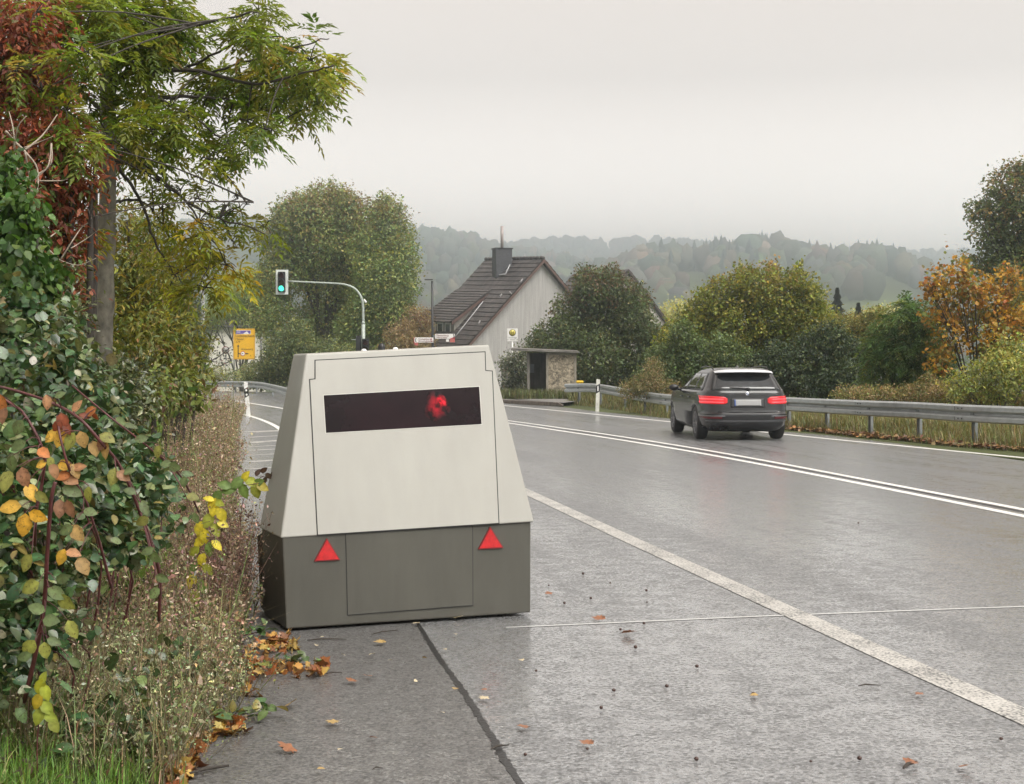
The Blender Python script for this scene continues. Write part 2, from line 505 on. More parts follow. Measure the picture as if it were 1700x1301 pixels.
def foliage(ls, cl, size, ratio, pal, cover=3.0, tuft=9, tuft_r=2.2, T=T_RHOMB, droop=.35, shell=.4, jit=.22, top=None, upn=.6, zmin=None):
    """leaves gathered in tufts through a set of clumps; size in metres"""
    area = sum(math.pi * r[0] * r[2] for c, r in cl)
    n = int(cover * area / (.5 * size * size * ratio))
    nt = max(8, n // tuft)
    tp, td, _ = sample_clumps(cl, nt, shell)
    tcol = palette(pal, nt)
    if top is not None:                     # leaves on the outer, upper twigs have already turned
        z0 = min(c[2] - r[2] for c, r in cl); z1 = max(c[2] + r[2] for c, r in cl)
        f = np.clip((tp[:, 2] - z0) / (z1 - z0), 0, 1)
        pick = RNG.random(nt) < np.clip((f - top[2]) / (1.0 - top[2]), 0, 1) * top[1]
        tcol[pick] = np.array(top[0])
    rep = RNG.poisson(tuft, nt)
    ti = np.repeat(np.arange(nt), rep)
    m = len(ti)
    P = tp[ti] + RNG.normal(0, 1, (m, 3)) * size * tuft_r * .5
    if zmin is not None:
        k = P[:, 2] > zmin
        P, ti = P[k], ti[k]; m = len(ti)
    A = td[ti] * .7 + rdir(m) * 1.0 + np.array((0, 0, -droop))
    Nn = np.array((0, 0, upn)) + td[ti] * .5 + rdir(m) * .7
    s = size * np.exp(RNG.normal(0, .22, m))
    ls.add(P, A, Nn, s, s * ratio, jitter(tcol[ti], jit), T)
    return tp

def compound(ls, cl, rach, pairs, leaflet, ratio, pal, cover=2.0, droop=.5, jit=.2, shell=.55, T=T_RHOMB, out=None):
    """pinnate leaves: leaflets in pairs along a drooping stalk"""
    area = sum(math.pi * r[0] * r[2] for c, r in cl)
    per = pairs * 2 + 1
    n = int(cover * area / (.5 * leaflet * leaflet * ratio * per))
    nt = max(4, n // 4)
    tp, td, _ = sample_clumps(cl, nt, shell)
    tcol = palette(pal, nt)
    ti = np.repeat(np.arange(nt), 4)
    n = len(ti)
    base = tp[ti] + RNG.normal(0, .03, (n, 3))
    A = unit(td[ti] * .5 + rdir(n) * np.array((1, 1, .5)) + np.array((0, 0, -droop * .4)))
    up = unit(np.array((0, 0, 1.0)) + rdir(n) * .35)
    S = unit(np.cross(A, up)); Nn = np.cross(S, A)
    col = jitter(tcol[ti], jit)
    rl = rach * np.exp(RNG.normal(0, .18, n))
    for k in range(per):
        if k == per - 1:
            f, side = 1.0, 0.0
        else:
            f, side = .25 + .7 * (k // 2) / max(1, pairs - 1) * .95, (1 if k % 2 else -1)
        P = base + A * (rl * f)[:, None] + np.array((0, 0, -1.0)) * (rl * droop * f * f)[:, None]
        d = A * (.75 if side else 1.0) + S * side * .9 + np.array((0, 0, -droop * .8)) + rdir(n) * .22
        s = leaflet * np.exp(RNG.normal(0, .15, n))
        ls.add(P, d, Nn + rdir(n) * .35, s, s * ratio, jitter(col, .1), T)
    return tp

def blades(ls, X, Y, Z, h, w, pal, lean=.5, jit=.25):
    n = len(X)
    a = RNG.random(n) * 2 * math.pi
    d = np.stack([np.cos(a), np.sin(a), np.zeros(n)], 1)
    s = np.stack([-np.sin(a), np.cos(a), np.zeros(n)], 1)
    ln = RNG.random(n) * lean
    b = np.stack([X, Y, Z], 1)
    h = np.broadcast_to(h, (n,)); w = np.broadcast_to(w, (n,))
    up = np.array((0, 0, 1.0))
    rows = []
    for t, wf in ((0, 1), (.4, .85), (.75, .55)):
        c = b + up * (h * (t - .25 * t * t * ln))[:, None] + d * (h * ln * t * t)[:, None]
        rows += [c - s * (w * wf / 2)[:, None], c + s * (w * wf / 2)[:, None]]
    rows.append(b + up * (h * (1 - .3 * ln))[:, None] + d * (h * ln * 1.1)[:, None])
    V = np.stack(rows, 1).reshape(-1, 3)
    lo = np.array([0, 1, 3, 2, 2, 3, 5, 4, 4, 5, 6])
    loops = (lo[None, :] + (np.arange(n) * 7)[:, None]).ravel()
    starts = (np.array([0, 4, 8])[None, :] + (np.arange(n) * 11)[:, None]).ravel()
    ls.raw(V, loops, starts, np.repeat(np.clip(jitter(palette(pal, n), jit), .002, .9), 7, axis=0))

def smooth_path(pts, k=4):
    pts = [Vector(p) for p in pts]
    out = []
    for i in range(len(pts) - 1):
        p0, p1, p2, p3 = pts[max(i - 1, 0)], pts[i], pts[i + 1], pts[min(i + 2, len(pts) - 1)]
        for j in range(k):
            t = j / k
            out.append(.5 * ((2 * p1) + (p2 - p0) * t + (2 * p0 - 5 * p1 + 4 * p2 - p3) * t * t + (3 * p1 - p0 - 3 * p2 + p3) * t ** 3))
    out.append(pts[-1])
    return out

def limb(mb, pts, r0, r1, k=4, seg=7, wob=0.0):
    p = smooth_path(pts, k)
    if wob:
        p = [p[0]] + [q + Vector((random.gauss(0, wob), random.gauss(0, wob), random.gauss(0, wob))) for q in p[1:]]
    n = len(p)
    mb.tube(p, [r0 + (r1 - r0) * i / (n - 1) for i in range(n)], seg)

def sheet(name, pts2, z, m, kind='structure'):
    mb = MB()
    mb.add([(p[0], p[1], z) for p in pts2], [list(range(len(pts2)))])
    o = mb.build(name, m)
    bm = bmesh.new(); bm.from_mesh(o.data)
    bmesh.ops.triangulate(bm, faces=bm.faces)
    for f in bm.faces:
        if f.normal.z < 0: f.normal_flip()
    bm.to_mesh(o.data); bm.free()
    o['kind'] = kind
    return o

def strip(name, line, w0, w1, z, m, jit=0.0):
    """flat painted strip along ground points, width from w0 to w1"""
    p = smooth_path([Vector((q[0], q[1], 0)) for q in line], 6)
    n = len(p); L, Rr = [], []
    for i, q in enumerate(p):
        t = (p[min(i + 1, n - 1)] - p[max(i - 1, 0)]).normalized()
        s = Vector((t.y, -t.x, 0)); w = (w0 + (w1 - w0) * i / (n - 1)) * (1 + random.uniform(-jit, jit))
        q = q + s * random.uniform(-jit, jit) * w * .35
        L.append((q.x - s.x * w / 2, q.y - s.y * w / 2, z)); Rr.append((q.x + s.x * w / 2, q.y + s.y * w / 2, z))
    mb = MB()
    mb.add(L + Rr, [(i, n + i, n + i + 1, i + 1) for i in range(n - 1)])
    o = mb.build(name, m, fix=False)
    o['kind'] = 'structure'
    return o

def text_part(name, s, size, loc, m, parent, rx=R(90), rz=0.0, align='LEFT', ext=.002):
    cu = bpy.data.curves.new(name, 'FONT')
    cu.body = s; cu.size = size; cu.align_x = align; cu.align_y = 'CENTER'; cu.extrude = ext; cu.resolution_u = 3
    tmp = bpy.data.objects.new(name, cu); COL.objects.link(tmp)
    bpy.context.view_layer.update()
    me = bpy.data.meshes.new_from_object(tmp.evaluated_get(bpy.context.evaluated_depsgraph_get()))
    bpy.data.objects.remove(tmp)
    me.materials.clear(); me.materials.append(m)
    o = bpy.data.objects.new(name, me); COL.objects.link(o)
    o.parent = parent; o.location = loc; o.rotation_euler = (rx, 0, rz)
    return o

# ------------------------------------------------------------------ terrain: one sheet, polar grid round the camera
def prof(knots):
    xs = np.array([(k[0] - CX) / F for k in knots]); ys = np.array([(HZ - k[1]) / F for k in knots])
    return lambda az: np.interp(az, xs, ys)
TREE_H = 13.0
ridge_a = prof([(-900, 420), (0, 372), (330, 362), (420, 366), (520, 370), (680, 377), (740, 388), (800, 399), (880, 408), (960, 428), (1100, 455), (1300, 500), (2600, 520)])
ridge_b = prof([(-900, 560), (600, 520), (860, 478), (960, 440), (1040, 428), (1110, 420), (1150, 414), (1250, 413), (1340, 417), (1420, 426), (1490, 432), (1530, 446), (1600, 470), (1700, 490), (2600, 470)])
ridge_c = prof([(-900, 420), (500, 420), (820, 408), (880, 402), (940, 397), (1040, 397), (1130, 401), (1230, 412), (1340, 409), (1420, 416), (1470, 424), (1530, 418), (1600, 424), (1750, 425), (2600, 410)])
def far_h(az, r):
    ea, eb, ec = ridge_a(az), ridge_b(az), ridge_c(az)
    za = ea * 1080 + H - TREE_H; zb = eb * 820 + H - TREE_H; zc = ec * 1900 + H - TREE_H
    side = np.clip((np.abs(az) - .6) / .6, 0, 1)
    nodes = [(0, 0 * az), (78, 0 * az), (130, -4 + 0 * az), (260, -20 + 0 * az), (430, -26 + 0 * az),
             (820, zb), (905, np.minimum(zb - 22, za * .72)), (1080, za), (1230, za - 40), (1500, np.minimum(zc * .45, za)), (1900, zc), (2150, zc + 3), (2700, zc * .8)]
    out = np.zeros_like(az)
    for (r0, z0), (r1, z1) in zip(nodes[:-1], nodes[1:]):
        t = np.clip((r - r0) / (r1 - r0), 0, 1)
        t = t * t * (3 - 2 * t)
        k = (r >= r0) & (r <= r1)
        out = np.where(k, z0 + (z1 - z0) * t, out)
    out = np.where(r > 2700, zc * .8, out)
    bumps = np.sin(az * 31 + r * .011) * np.sin(az * 53 - r * .017) * np.clip((r - 300) / 500, 0, 1) * 4
    return out * (1 - side) + bumps

EDGE = [(-.98, 2.0), (-1.16, 5.3), (-1.27, 6.2), (-1.48, 8.1), (-1.68, 9.5), (-2.66, 14), (-3.52, 18.7), (-5.6, 30), (-7.7, 42)]
def edge_x(y):
    ys = np.array([e[1] for e in EDGE]); xs = np.array([e[0] for e in EDGE])
    return np.interp(y, ys, xs)

def ground_z(x, y):
    x = np.asarray(x, float); y = np.asarray(y, float)
    r = np.hypot(x, y); az = np.arctan2(x, np.maximum(y, -1e9))
    z = far_h(az, r) - .03
    # the bank on the left of the lay-by, gentle near the edge and steeper behind
    d = edge_x(np.clip(y, 2, 42)) - x
    bank = np.clip(d - .35, 0, 6) * .28 * np.clip((40 - y) / 12, 0, 1) * np.clip((y + 8) / 8, 0, 1)
    z = z + bank * np.clip(1 - (r - 40) / 30, 0, 1)
    # falls away behind the right-hand guardrail
    xr = np.interp(y, [0, 24, 33, 42, 56, 70], [14, 9.6, 7.6, 5.6, 4.0, 3.0])
    f = np.clip(x - xr - 1.2, 0, 12) * -.16 * np.clip((y - 5) / 15, 0, 1) * np.clip(1 - (r - 45) / 30, 0, 1)
    return z + f

naz, rads = 300, np.concatenate([np.linspace(.5, 12, 24), np.linspace(13, 60, 48), np.linspace(64, 400, 44), np.linspace(412, 2700, 100), [3200, 4000]])
az = np.concatenate([np.linspace(-math.pi, -.5, 36, endpoint=False), np.linspace(-.5, .5, 228, endpoint=False), np.linspace(.5, math.pi, 36, endpoint=False)])
AZ, RR = np.meshgrid(az, rads)
X, Y = np.sin(AZ) * RR, np.cos(AZ) * RR
Z = ground_z(X, Y)
V = np.stack([X, Y, Z], -1).reshape(-1, 3)
nr, na = len(rads), len(az)
I = np.arange(nr * na).reshape(nr, na)
q = np.stack([I[:-1, :], I[1:, :], np.roll(I, -1, 1)[1:, :], np.roll(I, -1, 1)[:-1, :]], -1).reshape(-1, 4)[:, ::-1]
V = np.concatenate([V, [[0, 0, -.03]]])
ctr = np.stack([np.full(na, len(V) - 1), I[0], np.roll(I[0], -1)], -1)[:, ::-1]
loops = np.concatenate([q.ravel(), ctr.ravel()])
starts = np.concatenate([np.arange(len(q)) * 4, len(q) * 4 + np.arange(na) * 3])
def ground_mat():
    m, n, l, b = new_mat('meadow_ground')
    t = n.new('ShaderNodeTexCoord')
    a = n.new('ShaderNodeTexNoise'); a.inputs['Scale'].default_value = .02; a.inputs['Detail'].default_value = 8
    l.new(t.outputs['Object'], a.inputs['Vector'])
    r = n.new('ShaderNodeValToRGB')
    e = r.color_ramp.elements
    e[0].position = .3; e[0].color = (.045, .045, .025, 1)
    e[1].position = .7; e[1].color = (.13, .16, .06, 1)
    l.new(a.outputs['Fac'], r.inputs['Fac'])
    c = n.new('ShaderNodeTexNoise'); c.inputs['Scale'].default_value = 12; c.inputs['Detail'].default_value = 5
    l.new(t.outputs['Object'], c.inputs['Vector'])
    mr = n.new('ShaderNodeMapRange'); mr.inputs['To Min'].default_value = .45; mr.inputs['To Max'].default_value = 1.3
    l.new(c.outputs['Fac'], mr.inputs['Value'])
    mu = n.new('ShaderNodeMix'); mu.data_type = 'RGBA'; mu.blend_type = 'MULTIPLY'; mu.inputs[0].default_value = 1
    l.new(r.outputs[0], mu.inputs[6]); l.new(mr.outputs[0], mu.inputs[7]); l.new(mu.outputs[2], b.inputs['Base Color'])
    b.inputs['Roughness'].default_value = .9; b.inputs['Specular IOR Level'].default_value = .1
    return m
terrain = np_mesh('terrain', V, loops, starts, ground_mat(), smooth=True)
terrain['kind'] = 'structure'

# ------------------------------------------------------------------ road
rail_pts = [(1616, 739, 672, 1), (1524.5, 729.4, 667.5, 1), (1443.5, 723, 664.8, 1), (1371.5, 715, 662, 1), (1308, 710, 659.3, 1)]
road_out = [G(px, py) for px, py in ((1900, 790), (1700, 765), (1500, 737), (1371, 722), (1300, 716), (1110, 694.5), (993, 683), (930, 675), (838, 669.5), (760, 662), (640, 655), (540, 651))]
road_poly = [(-.98, -12)] + [(e[0], e[1]) for e in EDGE] + [(-8.45, 45), (-10.2, 48), (-14, 52), (-22, 57), (-60, 66), (-62, 92), (-17.5, 84)] + \
            [(p.x, p.y) for p in road_out[::-1]] + [(13, 14), (14, 4), (14, -12)]
sheet('road', road_poly, .0, M['asphalt'])
# the lay-by surface left of the tar seam
seam = [G(px, py) for px, py in ((690, 1030), (700, 1046), (728, 1091), (770, 1150), (815, 1222), (862, 1301))]
sx = Vector(((seam[-1].x - seam[0].x), seam[-1].y - seam[0].y, 0)).normalized()
seam_ext = [seam[0] - sx * 9] + seam + [seam[-1] + sx * 5]
lay = [(e[0] + .02, e[1]) for e in EDGE[1:6]] + [(p.x, p.y) for p in seam_ext]
lay = [(-.97, .5)] + [(e[0] + .004, e[1]) for e in EDGE[1:6]] + [(-1.2, 15.0)] + [(p.x, p.y) for p in seam_ext[1:]]
sheet('lay_by', lay, .002, M['layby'])
tp_ = smooth_path([seam[0] - sx * 2] + seam + [seam[-1] + sx * 3], 6)
strip('tar_seam', tp_, .018, .040, .0045, M['tar'], jit=.35)
strip('joint', [G(840, 1042), G(885, 1040), G(1000, 1035), G(1200, 1026), G(1400, 1018), G(1700, 1007), G(1900, 1001), G(2600, 977)], .024, .034, .003, M['joint_sheen'])
strip('edge_line', [G(700, 738), G(790, 778), G(885, 821.5), G(1020, 884), G(1150, 943), G(1300, 1011), G(1500, 1101), G(1700, 1190), G(1900, 1280)], .17, .17, 0.0036, M['paint'])
strip('centre_line', [G(700, 679.8), G(850, 699), G(930, 710.2), G(1000, 720), G(1130, 740.2), G(1280, 766.5), G(1480, 804.5), G(1700, 846), G(1900, 885), G(2600, 1022)], .12, .12, 0.0036, M['paint_fresh'])
strip('centre_line_inner', [G(700, 682.5), G(850, 703.0), G(930, 715), G(1000, 725.5), G(1130, 746.5), G(1280, 774), G(1480, 813), G(1700, 857), G(1900, 898), G(2600, 1042)], .13, .13, 0.0036, M['paint_fresh'])
strip('centre_joint', [G(850, 700.8), G(1000, 722.4), G(1130, 743), G(1280, 769.7), G(1480, 807.5), G(1700, 850), G(1900, 891), G(2600, 1031)], .05, .035, .0045, M['tar'])
strip('verge_line', [G(560, 654), G(700, 661.5), G(840, 673.4), G(1110, 699.8), G(1300, 720.7), G(1500, 740.5), G(1700, 760), G(1900, 780), G(2600, 850)], .16, .16, 0.0036, M['paint_fresh'])
# side road: pale bars across it and its curved boundary line
strip('side_line', [G(380, 664), G(411, 668.5), G(440, 673), G(470, 678), G(520, 686)], .16, .16, 0.0036, M['paint_fresh'])
strip('side_boundary', [G(405, 688), G(415, 690.5), G(435, 697), G(455, 706), G(470, 716), G(490, 735)], .13, .13, 0.0036, M['paint_fresh'])
for a, b, w in ((717, 714, .5), (726, 722, .16), (735, 730, .32), (742, 738, .10), (748, 744, .12), (756, 752, .14), (767, 762, .22), (779, 774, .12)):
    strip('pale_bar', [G(414, a), G(440, (a + b) / 2 + .4), G(484, b)], w, w, 0.0036, M['paint'])
# kerb and pavement at the bus shelter
kb = [G(780, 661), G(838, 669), G(880, 671.5), G(926, 673.5), G(934, 674.2)]
mb = MB()
n = len(kb)
back = [p + Vector((.05, .28, 0)) for p in kb]
zt = [.13, .13, .13, .12, .03]
vs = [Vector((p.x, p.y, 0)) for p in kb] + [Vector((p.x, p.y, z)) for p, z in zip(kb, zt)] + [Vector((p.x, p.y, z)) for p, z in zip(back, zt)]
mb.add(vs, [(i, i + 1, n + i + 1, n + i) for i in range(n - 1)] + [(n + i, n + i + 1, 2 * n + i + 1, 2 * n + i) for i in range(n - 1)] + [(n - 1, 2 * n - 1, 3 * n - 1)])
o = mb.build('kerb', M['kerb']); o['kind'] = 'structure'
pv = [(p.x, p.y) for p in back] + [(2.6, 56.5), (3.4, 60), (2.6, 66), (-3, 66)]
sheet('pavement', pv, .122, M['slab'])

# ------------------------------------------------------------------ woods on the far hills (nobody could count them): one object
def ico(sub):
    bm = bmesh.new(); bmesh.ops.create_icosphere(bm, subdivisions=sub, radius=1)
    v = np.array([x.co[:] for x in bm.verts]); f = np.array([[q.index for q in p.verts] for p in bm.faces]); bm.free()
    return v, f
iv, fi = ico(2)
def far_trees(n, rmin, rmax, amin, amax, conif, hmin, hmax, pal, keep=None):
    a = RNG.uniform(amin, amax, n); r = np.sqrt(RNG.uniform(rmin ** 2, rmax ** 2, n))
    x, y = np.sin(a) * r, np.cos(a) * r
    if keep is not None:
        k = keep(a, r, x, y); a, r, x, y = a[k], r[k], x[k], y[k]; n = len(a)
    z = ground_z(x, y)
    h = RNG.uniform(hmin, hmax, n)
    out = []
    for i in range(n):
        if conif:
            k, lv = 7, 4
            vs, fs = [], []
            for q in range(lv):
                zz0, zz1 = h[i] * (q / lv) * .95, h[i] * min(1, (q + 1.5) / lv)
                rr = h[i] * .19 * (1 - q / lv) ** .8 + .3
                b = len(vs)
                ang = RNG.uniform(0, 6.28)
                for w in range(k):
                    t = ang + w * 6.283 / k
                    rv = rr * RNG.uniform(.7, 1.2)
                    vs.append((math.cos(t) * rv, math.sin(t) * rv, zz0 - RNG.uniform(0, .6)))
                vs.append((0, 0, zz1))
                fs += [(b + w, b + (w + 1) % k, b + k) for w in range(k)]
            v = np.array(vs); f = np.array(fs)
        else:
            d = iv * (1 + RNG.normal(0, .17, (len(iv), 1)))
            v = d * np.array((h[i] * RNG.uniform(.28, .45), h[i] * RNG.uniform(.28, .45), h[i] * .5)) + np.array((0, 0, h[i] * .5))
            f = fi
        out.append((v + np.array((x[i], y[i], z[i] - .3)), f))
    if not out: return
    vb = 0
    Vs, Ls = [], []
    for v, f in out:
        Vs.append(v); Ls.append((f + vb).ravel()); vb += len(v)
    Lf = np.concatenate(Ls)
    cols = jitter(palette(pal, n), .25)
    C = np.repeat(cols, [len(v) for v, f in out], axis=0)
    far_set.raw(np.concatenate(Vs), Lf, np.arange(len(Lf) // 3) * 3, np.clip(C, .004, .9))
far_set = LeafSet()
PAL_FAR = [((.062, .072, .054), 4), ((.10, .09, .062), 3), ((.13, .092, .066), 2), ((.085, .096, .056), 2)]
PAL_CON = [((.024, .036, .028), 3), ((.032, .046, .032), 2)]
def fld(a, r, x, y):
    px = CX + a * F
    field = (np.sin(a * 90 + r * .013) > .55) & (r < 1300) | ((px > 1440) & (px < 1530) & (r < 800) & (r > 560)) | ((px > 1370) & (px < 1450) & (r > 600) & (r < 690))
    return ~field
allk = lambda a, r, x, y: np.ones(len(a), bool)
far_trees(1500, 440, 790, -.10, .36, False, 9, 15, PAL_FAR, fld)
far_trees(380, 775, 850, -.02, .40, False, 11, 17, PAL_FAR, allk)
far_trees(420, 560, 800, .02, .34, True, 11, 20, PAL_CON, lambda a, r, x, y: (np.sin(a * 40 + r * .02) > .1) & fld(a, r, x, y))
far_trees(60, 800, 830, .10, .30, True, 14, 20, PAL_CON, allk)
far_trees(2200, 800, 1110, -.30, .20, False, 9, 15, PAL_FAR, allk)
far_trees(300, 1060, 1110, -.30, .12, False, 10, 16, PAL_FAR, allk)
far_trees(320, 880, 1060, -.02, .12, True, 11, 18, PAL_CON, allk)
far_trees(1800, 1400, 1930, -.05, .40, False, 11, 17, PAL_FAR, allk)
fw = far_set.build('distant_woods', M['far_leaf'])
tag(fw, 'hazy mixed woods covering the hills across the valley', 'woods', kind='stuff')

# ------------------------------------------------------------------ speed-enforcement trailer
def build_trailer():
    shell_m = mat('trailer_paint', (.335, .325, .292), .42, var=.06, scale=2.0, stretch=(2.5, 2.5, .4), bump=.12, bscale=220, coat=.15)
    low_m = mat('trailer_skirt_paint', (.076, .072, .059), .5, var=.14, scale=2.2, stretch=(2.5, 2.5, .5), bump=.10, bscale=220)
    seam_m = mat('panel_gap', (.02, .02, .02), .8)
    z0 = .018
    P0 = G(475, 1044, z0); P1 = G(881, 1016.5, z0)
    u = (P1 - P0); u.z = 0; wid = u.length; u.normalize()
    n_in = Vector((-u.y, u.x, 0)); up = Vector((0, 0, 1))
    base = (P0 + P1) / 2 + n_in * .5; base.z = 0
    root = empty('speed_camera_trailer', base, 'pale grey armoured speed camera trailer parked on the wet lay-by', 'trailer')
    def at(px, py, D): return W(px, py, D)
    # lower body
    D0, D1 = P0.y, P1.y
    a0 = at(468.5, 890, D0); b0 = at(881.5, 866, D1)
    q0 = P0 + n_in * .56; q1 = P1 + n_in * .56
    a1 = a0 + n_in * .53; b1 = b0 + n_in * .53
    mb = MB()
    vs = [P0, P1, b0, a0, q0, q1, b1, a1]
    mb.add(vs, [(0, 1, 2, 3), (1, 5, 6, 2), (5, 4, 7, 6), (4, 0, 3, 7), (3, 2, 6, 7), (0, 4, 5, 1)])
    body = mb.build('skirt', low_m, root)
    bv = body.modifiers.new('bevel', 'BEVEL'); bv.width = .008; bv.segments = 2
    # hidden tail box that carries the axle
    mb = MB()
    t0, t1 = q0 + u * .22, q1 - u * .22
    L = .95
    c = [t0 + up * .06, t1 + up * .06, t1 + n_in * L + up * .12, t0 + n_in * L + up * .12]
    d = [t0 + up * .95, t1 + up * .95, t1 + n_in * L + up * .55, t0 + n_in * L + up * .55]
    mb.add(c + d, [(0, 3, 2, 1), (4, 5, 6, 7), (0, 1, 5, 4), (1, 2, 6, 5), (2, 3, 7, 6), (3, 0, 4, 7)])
    mb.build('tail_box', low_m, root)
    # dark rubber flap behind the left side
    mb = MB()
    f0 = q0 + n_in * .0
    mb.prism([f0 + u * .012, f0 + n_in * .24 + u * .03 - up * .0, a1 + n_in * .13 - up * .07, a1 - up * .03 + u * .012], u * .03)
    mb.build('rubber_flap', M['black'], root)
    mb = MB()
    f0 = q1
    mb.prism([f0 - u * .012, f0 + n_in * .24 - u * .03, b1 + n_in * .13 - up * .07, b1 - up * .03 - u * .012], -u * .03)
    mb.build('rubber_flap', M['black'], root)
    # upper shell: leans back and in
    LB = at(465, 893, D0) - n_in * .012; RB = at(886, 866, D1) - n_in * .012
    LT = at(508, 587, D0 + .30)
    nrm = (RB - LB).cross(LT - LB).normalized()
    if nrm.y > 0: nrm = -nrm
    RT = ray_plane(812, 572, LB, nrm)
    lb2 = LB + n_in * .56; rb2 = RB + n_in * .56
    lt2 = LT + n_in * .31; rt2 = RT + n_in * .31
    dz = Vector((0, 0, .004))
    mb = MB()
    vs = [LB, RB, RT, LT, lb2, rb2, rt2, lt2]
    mb.add(vs, [(0, 1, 2, 3), (1, 5, 6, 2), (5, 4, 7, 6), (4, 0, 3, 7), (3, 2, 6, 7), (0, 4, 5, 1)])
    sh = mb.build('shell', shell_m, root)
    bv = sh.modifiers.new('bevel', 'BEVEL'); bv.width = .01; bv.segments = 3
    bp = sh.data
    def on_front(pts, off):
        return [ray_plane(x, y, LB, nrm) + nrm * off for x, y in pts]
    def grow(pts, d):
        n = len(pts); out = []
        for i in range(n):
            p, q, r = Vector(pts[i - 1]), Vector(pts[i]), Vector(pts[(i + 1) % n])
            e1, e2 = (q - p).normalized(), (r - q).normalized()
            n1, n2 = Vector((e1.y, -e1.x)), Vector((e2.y, -e2.x))
            m = (n1 + n2); m = m / max(.3, m.dot(n1))
            out.append(tuple(q + m * d))
        return out
    hatch = [(523, 598), (805, 584), (806, 615), (817, 616), (828, 868.6), (527, 888), (514, 630), (523, 629)]
    mb = MB(); mb.prism(on_front(grow(hatch, 1.0), .0012), -nrm * .004); hp = mb.build('hatch_gasket', seam_m, root)
    mb = MB(); mb.prism(on_front(grow(hatch, -.7), .004), -nrm * .005); mb.build('hatch', shell_m, root)
    win = [(537, 656.5), (795, 642), (799, 704), (541, 718.5)]
    glass = mat('dark_red_filter_glass', (.010, .003, .0045), .12, var=.6, scale=3, spec=.16)
    mb = MB(); mb.prism(on_front(grow(win, 1.2), .0048), -nrm * .003); mb.build('window_frame', mat('frame_pale', (.5, .49, .45), .4), root)
    mb = MB(); mb.prism(on_front(win, .0062), -nrm * .003); wd = mb.build('filter_window', glass, root)
    # red lens in the filter window: glow painted in, brightest off centre, fading out
    m, n, l, b = new_mat('red_lens_glow')
    at_ = n.new('ShaderNodeAttribute'); at_.attribute_name = 'Col'
    t = n.new('ShaderNodeTexCoord'); nz = n.new('ShaderNodeTexNoise'); nz.inputs['Scale'].default_value = 26; nz.inputs['Detail'].default_value = 5
    l.new(t.outputs['Object'], nz.inputs['Vector'])
    cr_ = n.new('ShaderNodeMapRange'); cr_.inputs['From Min'].default_value = .40; cr_.inputs['From Max'].default_value = .62
    cr_.inputs['To Min'].default_value = .12; cr_.inputs['To Max'].default_value = 1.25
    l.new(nz.outputs['Fac'], cr_.inputs['Value'])
    mu = n.new('ShaderNodeMix'); mu.data_type = 'RGBA'; mu.blend_type = 'MULTIPLY'; mu.inputs[0].default_value = 1
    l.new(at_.outputs['Color'], mu.inputs[6]); l.new(cr_.outputs[0], mu.inputs[7]); l.new(mu.outputs[2], b.inputs['Base Color'])
    b.inputs['Roughness'].default_value = .14; b.inputs['Specular IOR Level'].default_value = .16
    def disc(name, cx, cy, rx, ry, cols, off):
        vs, cs, fs = [(cx, cy)], [cols[0]], []
        K, S = len(cols), 28
        for q in range(1, K):
            for k in range(S):
                a = k * 2 * math.pi / S; rr = q / (K - 1) * (1 + .10 * math.sin(3 * a + 1) + .07 * math.sin(5 * a))
                vs.append((cx + rx * rr * math.cos(a), cy + ry * rr * math.sin(a))); cs.append(cols[q])
        for k in range(S): fs += [0, 1 + k, 1 + (k + 1) % S]
        st = [3 * k for k in range(S)]
        for q in range(1, K - 1):
            for k in range(S):
                a_, b_ = 1 + (q - 1) * S + k, 1 + (q - 1) * S + (k + 1) % S
                st.append(len(fs)); fs += [a_, a_ + S, b_ + S, b_]
        V = np.array([p[:] for p in on_front(vs, off)])
        return np_mesh(name, V, np.array(fs), np.array(st), m, wd, np.array(cs))
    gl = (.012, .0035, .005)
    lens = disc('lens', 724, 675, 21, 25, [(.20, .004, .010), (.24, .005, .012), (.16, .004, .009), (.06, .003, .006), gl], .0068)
    disc('lens_glow', 732, 667, 11, 11, [(.85, .012, .03), (.75, .010, .026), (.42, .006, .016), (.12, .004, .009)], .0074)
    # access panel in the skirt
    nl = (b0 - P0).cross(a0 - P0).normalized()
    if nl.y > 0: nl = -nl
    def on_low(pts, off):
        return [ray_plane(x, y, P0 * .5 + b0 * .5, nl) + nl * off for x, y in pts]
    pan = [(573.5, 886), (784.5, 873), (785, 1004.5), (577, 1021)]
    mb = MB(); mb.prism(on_low(grow(pan, .6), .0012), -nl * .004); mb.build('access_panel_gasket', seam_m, root)
    mb = MB(); mb.prism(on_low(grow(pan, -.6), .003), -nl * .004); mb.build('access_panel', low_m, root)
    # triangular red reflectors
    rm = mat('red_reflector', (.50, .008, .01), .22, var=.25, scale=40, bump=.25, bscale=120, coat=.4)
    rim = mat('reflector_rim', (.22, .006, .008), .4)
    for tri in ([(542, 893), (564, 929), (521, 931.5)], [(813, 874), (835, 909), (793, 911.5)]):
        mb = MB(); mb.prism(on_low(grow(tri, 0), .010), -nl * .010); r_ = mb.build('reflector', rim, root)
        mb = MB(); mb.prism(on_low(grow(tri, -1.8), .012), -nl * .003); mb.build('prism_field', rm, r_)
    # small fittings on the roof
    tc_ = (LT + RT + lt2 + rt2) / 4
    def roof_pt(px, back):
        p = ray_plane(px, 580, LT + n_in * back, nrm)
        t_ = ((px - 508) / (812 - 508))
        q = LT.lerp(RT, t_) + n_in * back
        return q
    p = roof_pt(643, .16)
    mb = MB(); mb.lathe([(.022, -.005), (.022, .018), (.016, .034), (.006, .040), (.0, .041)], p, seg=14); mb.build('antenna_dome', M['black'], root)
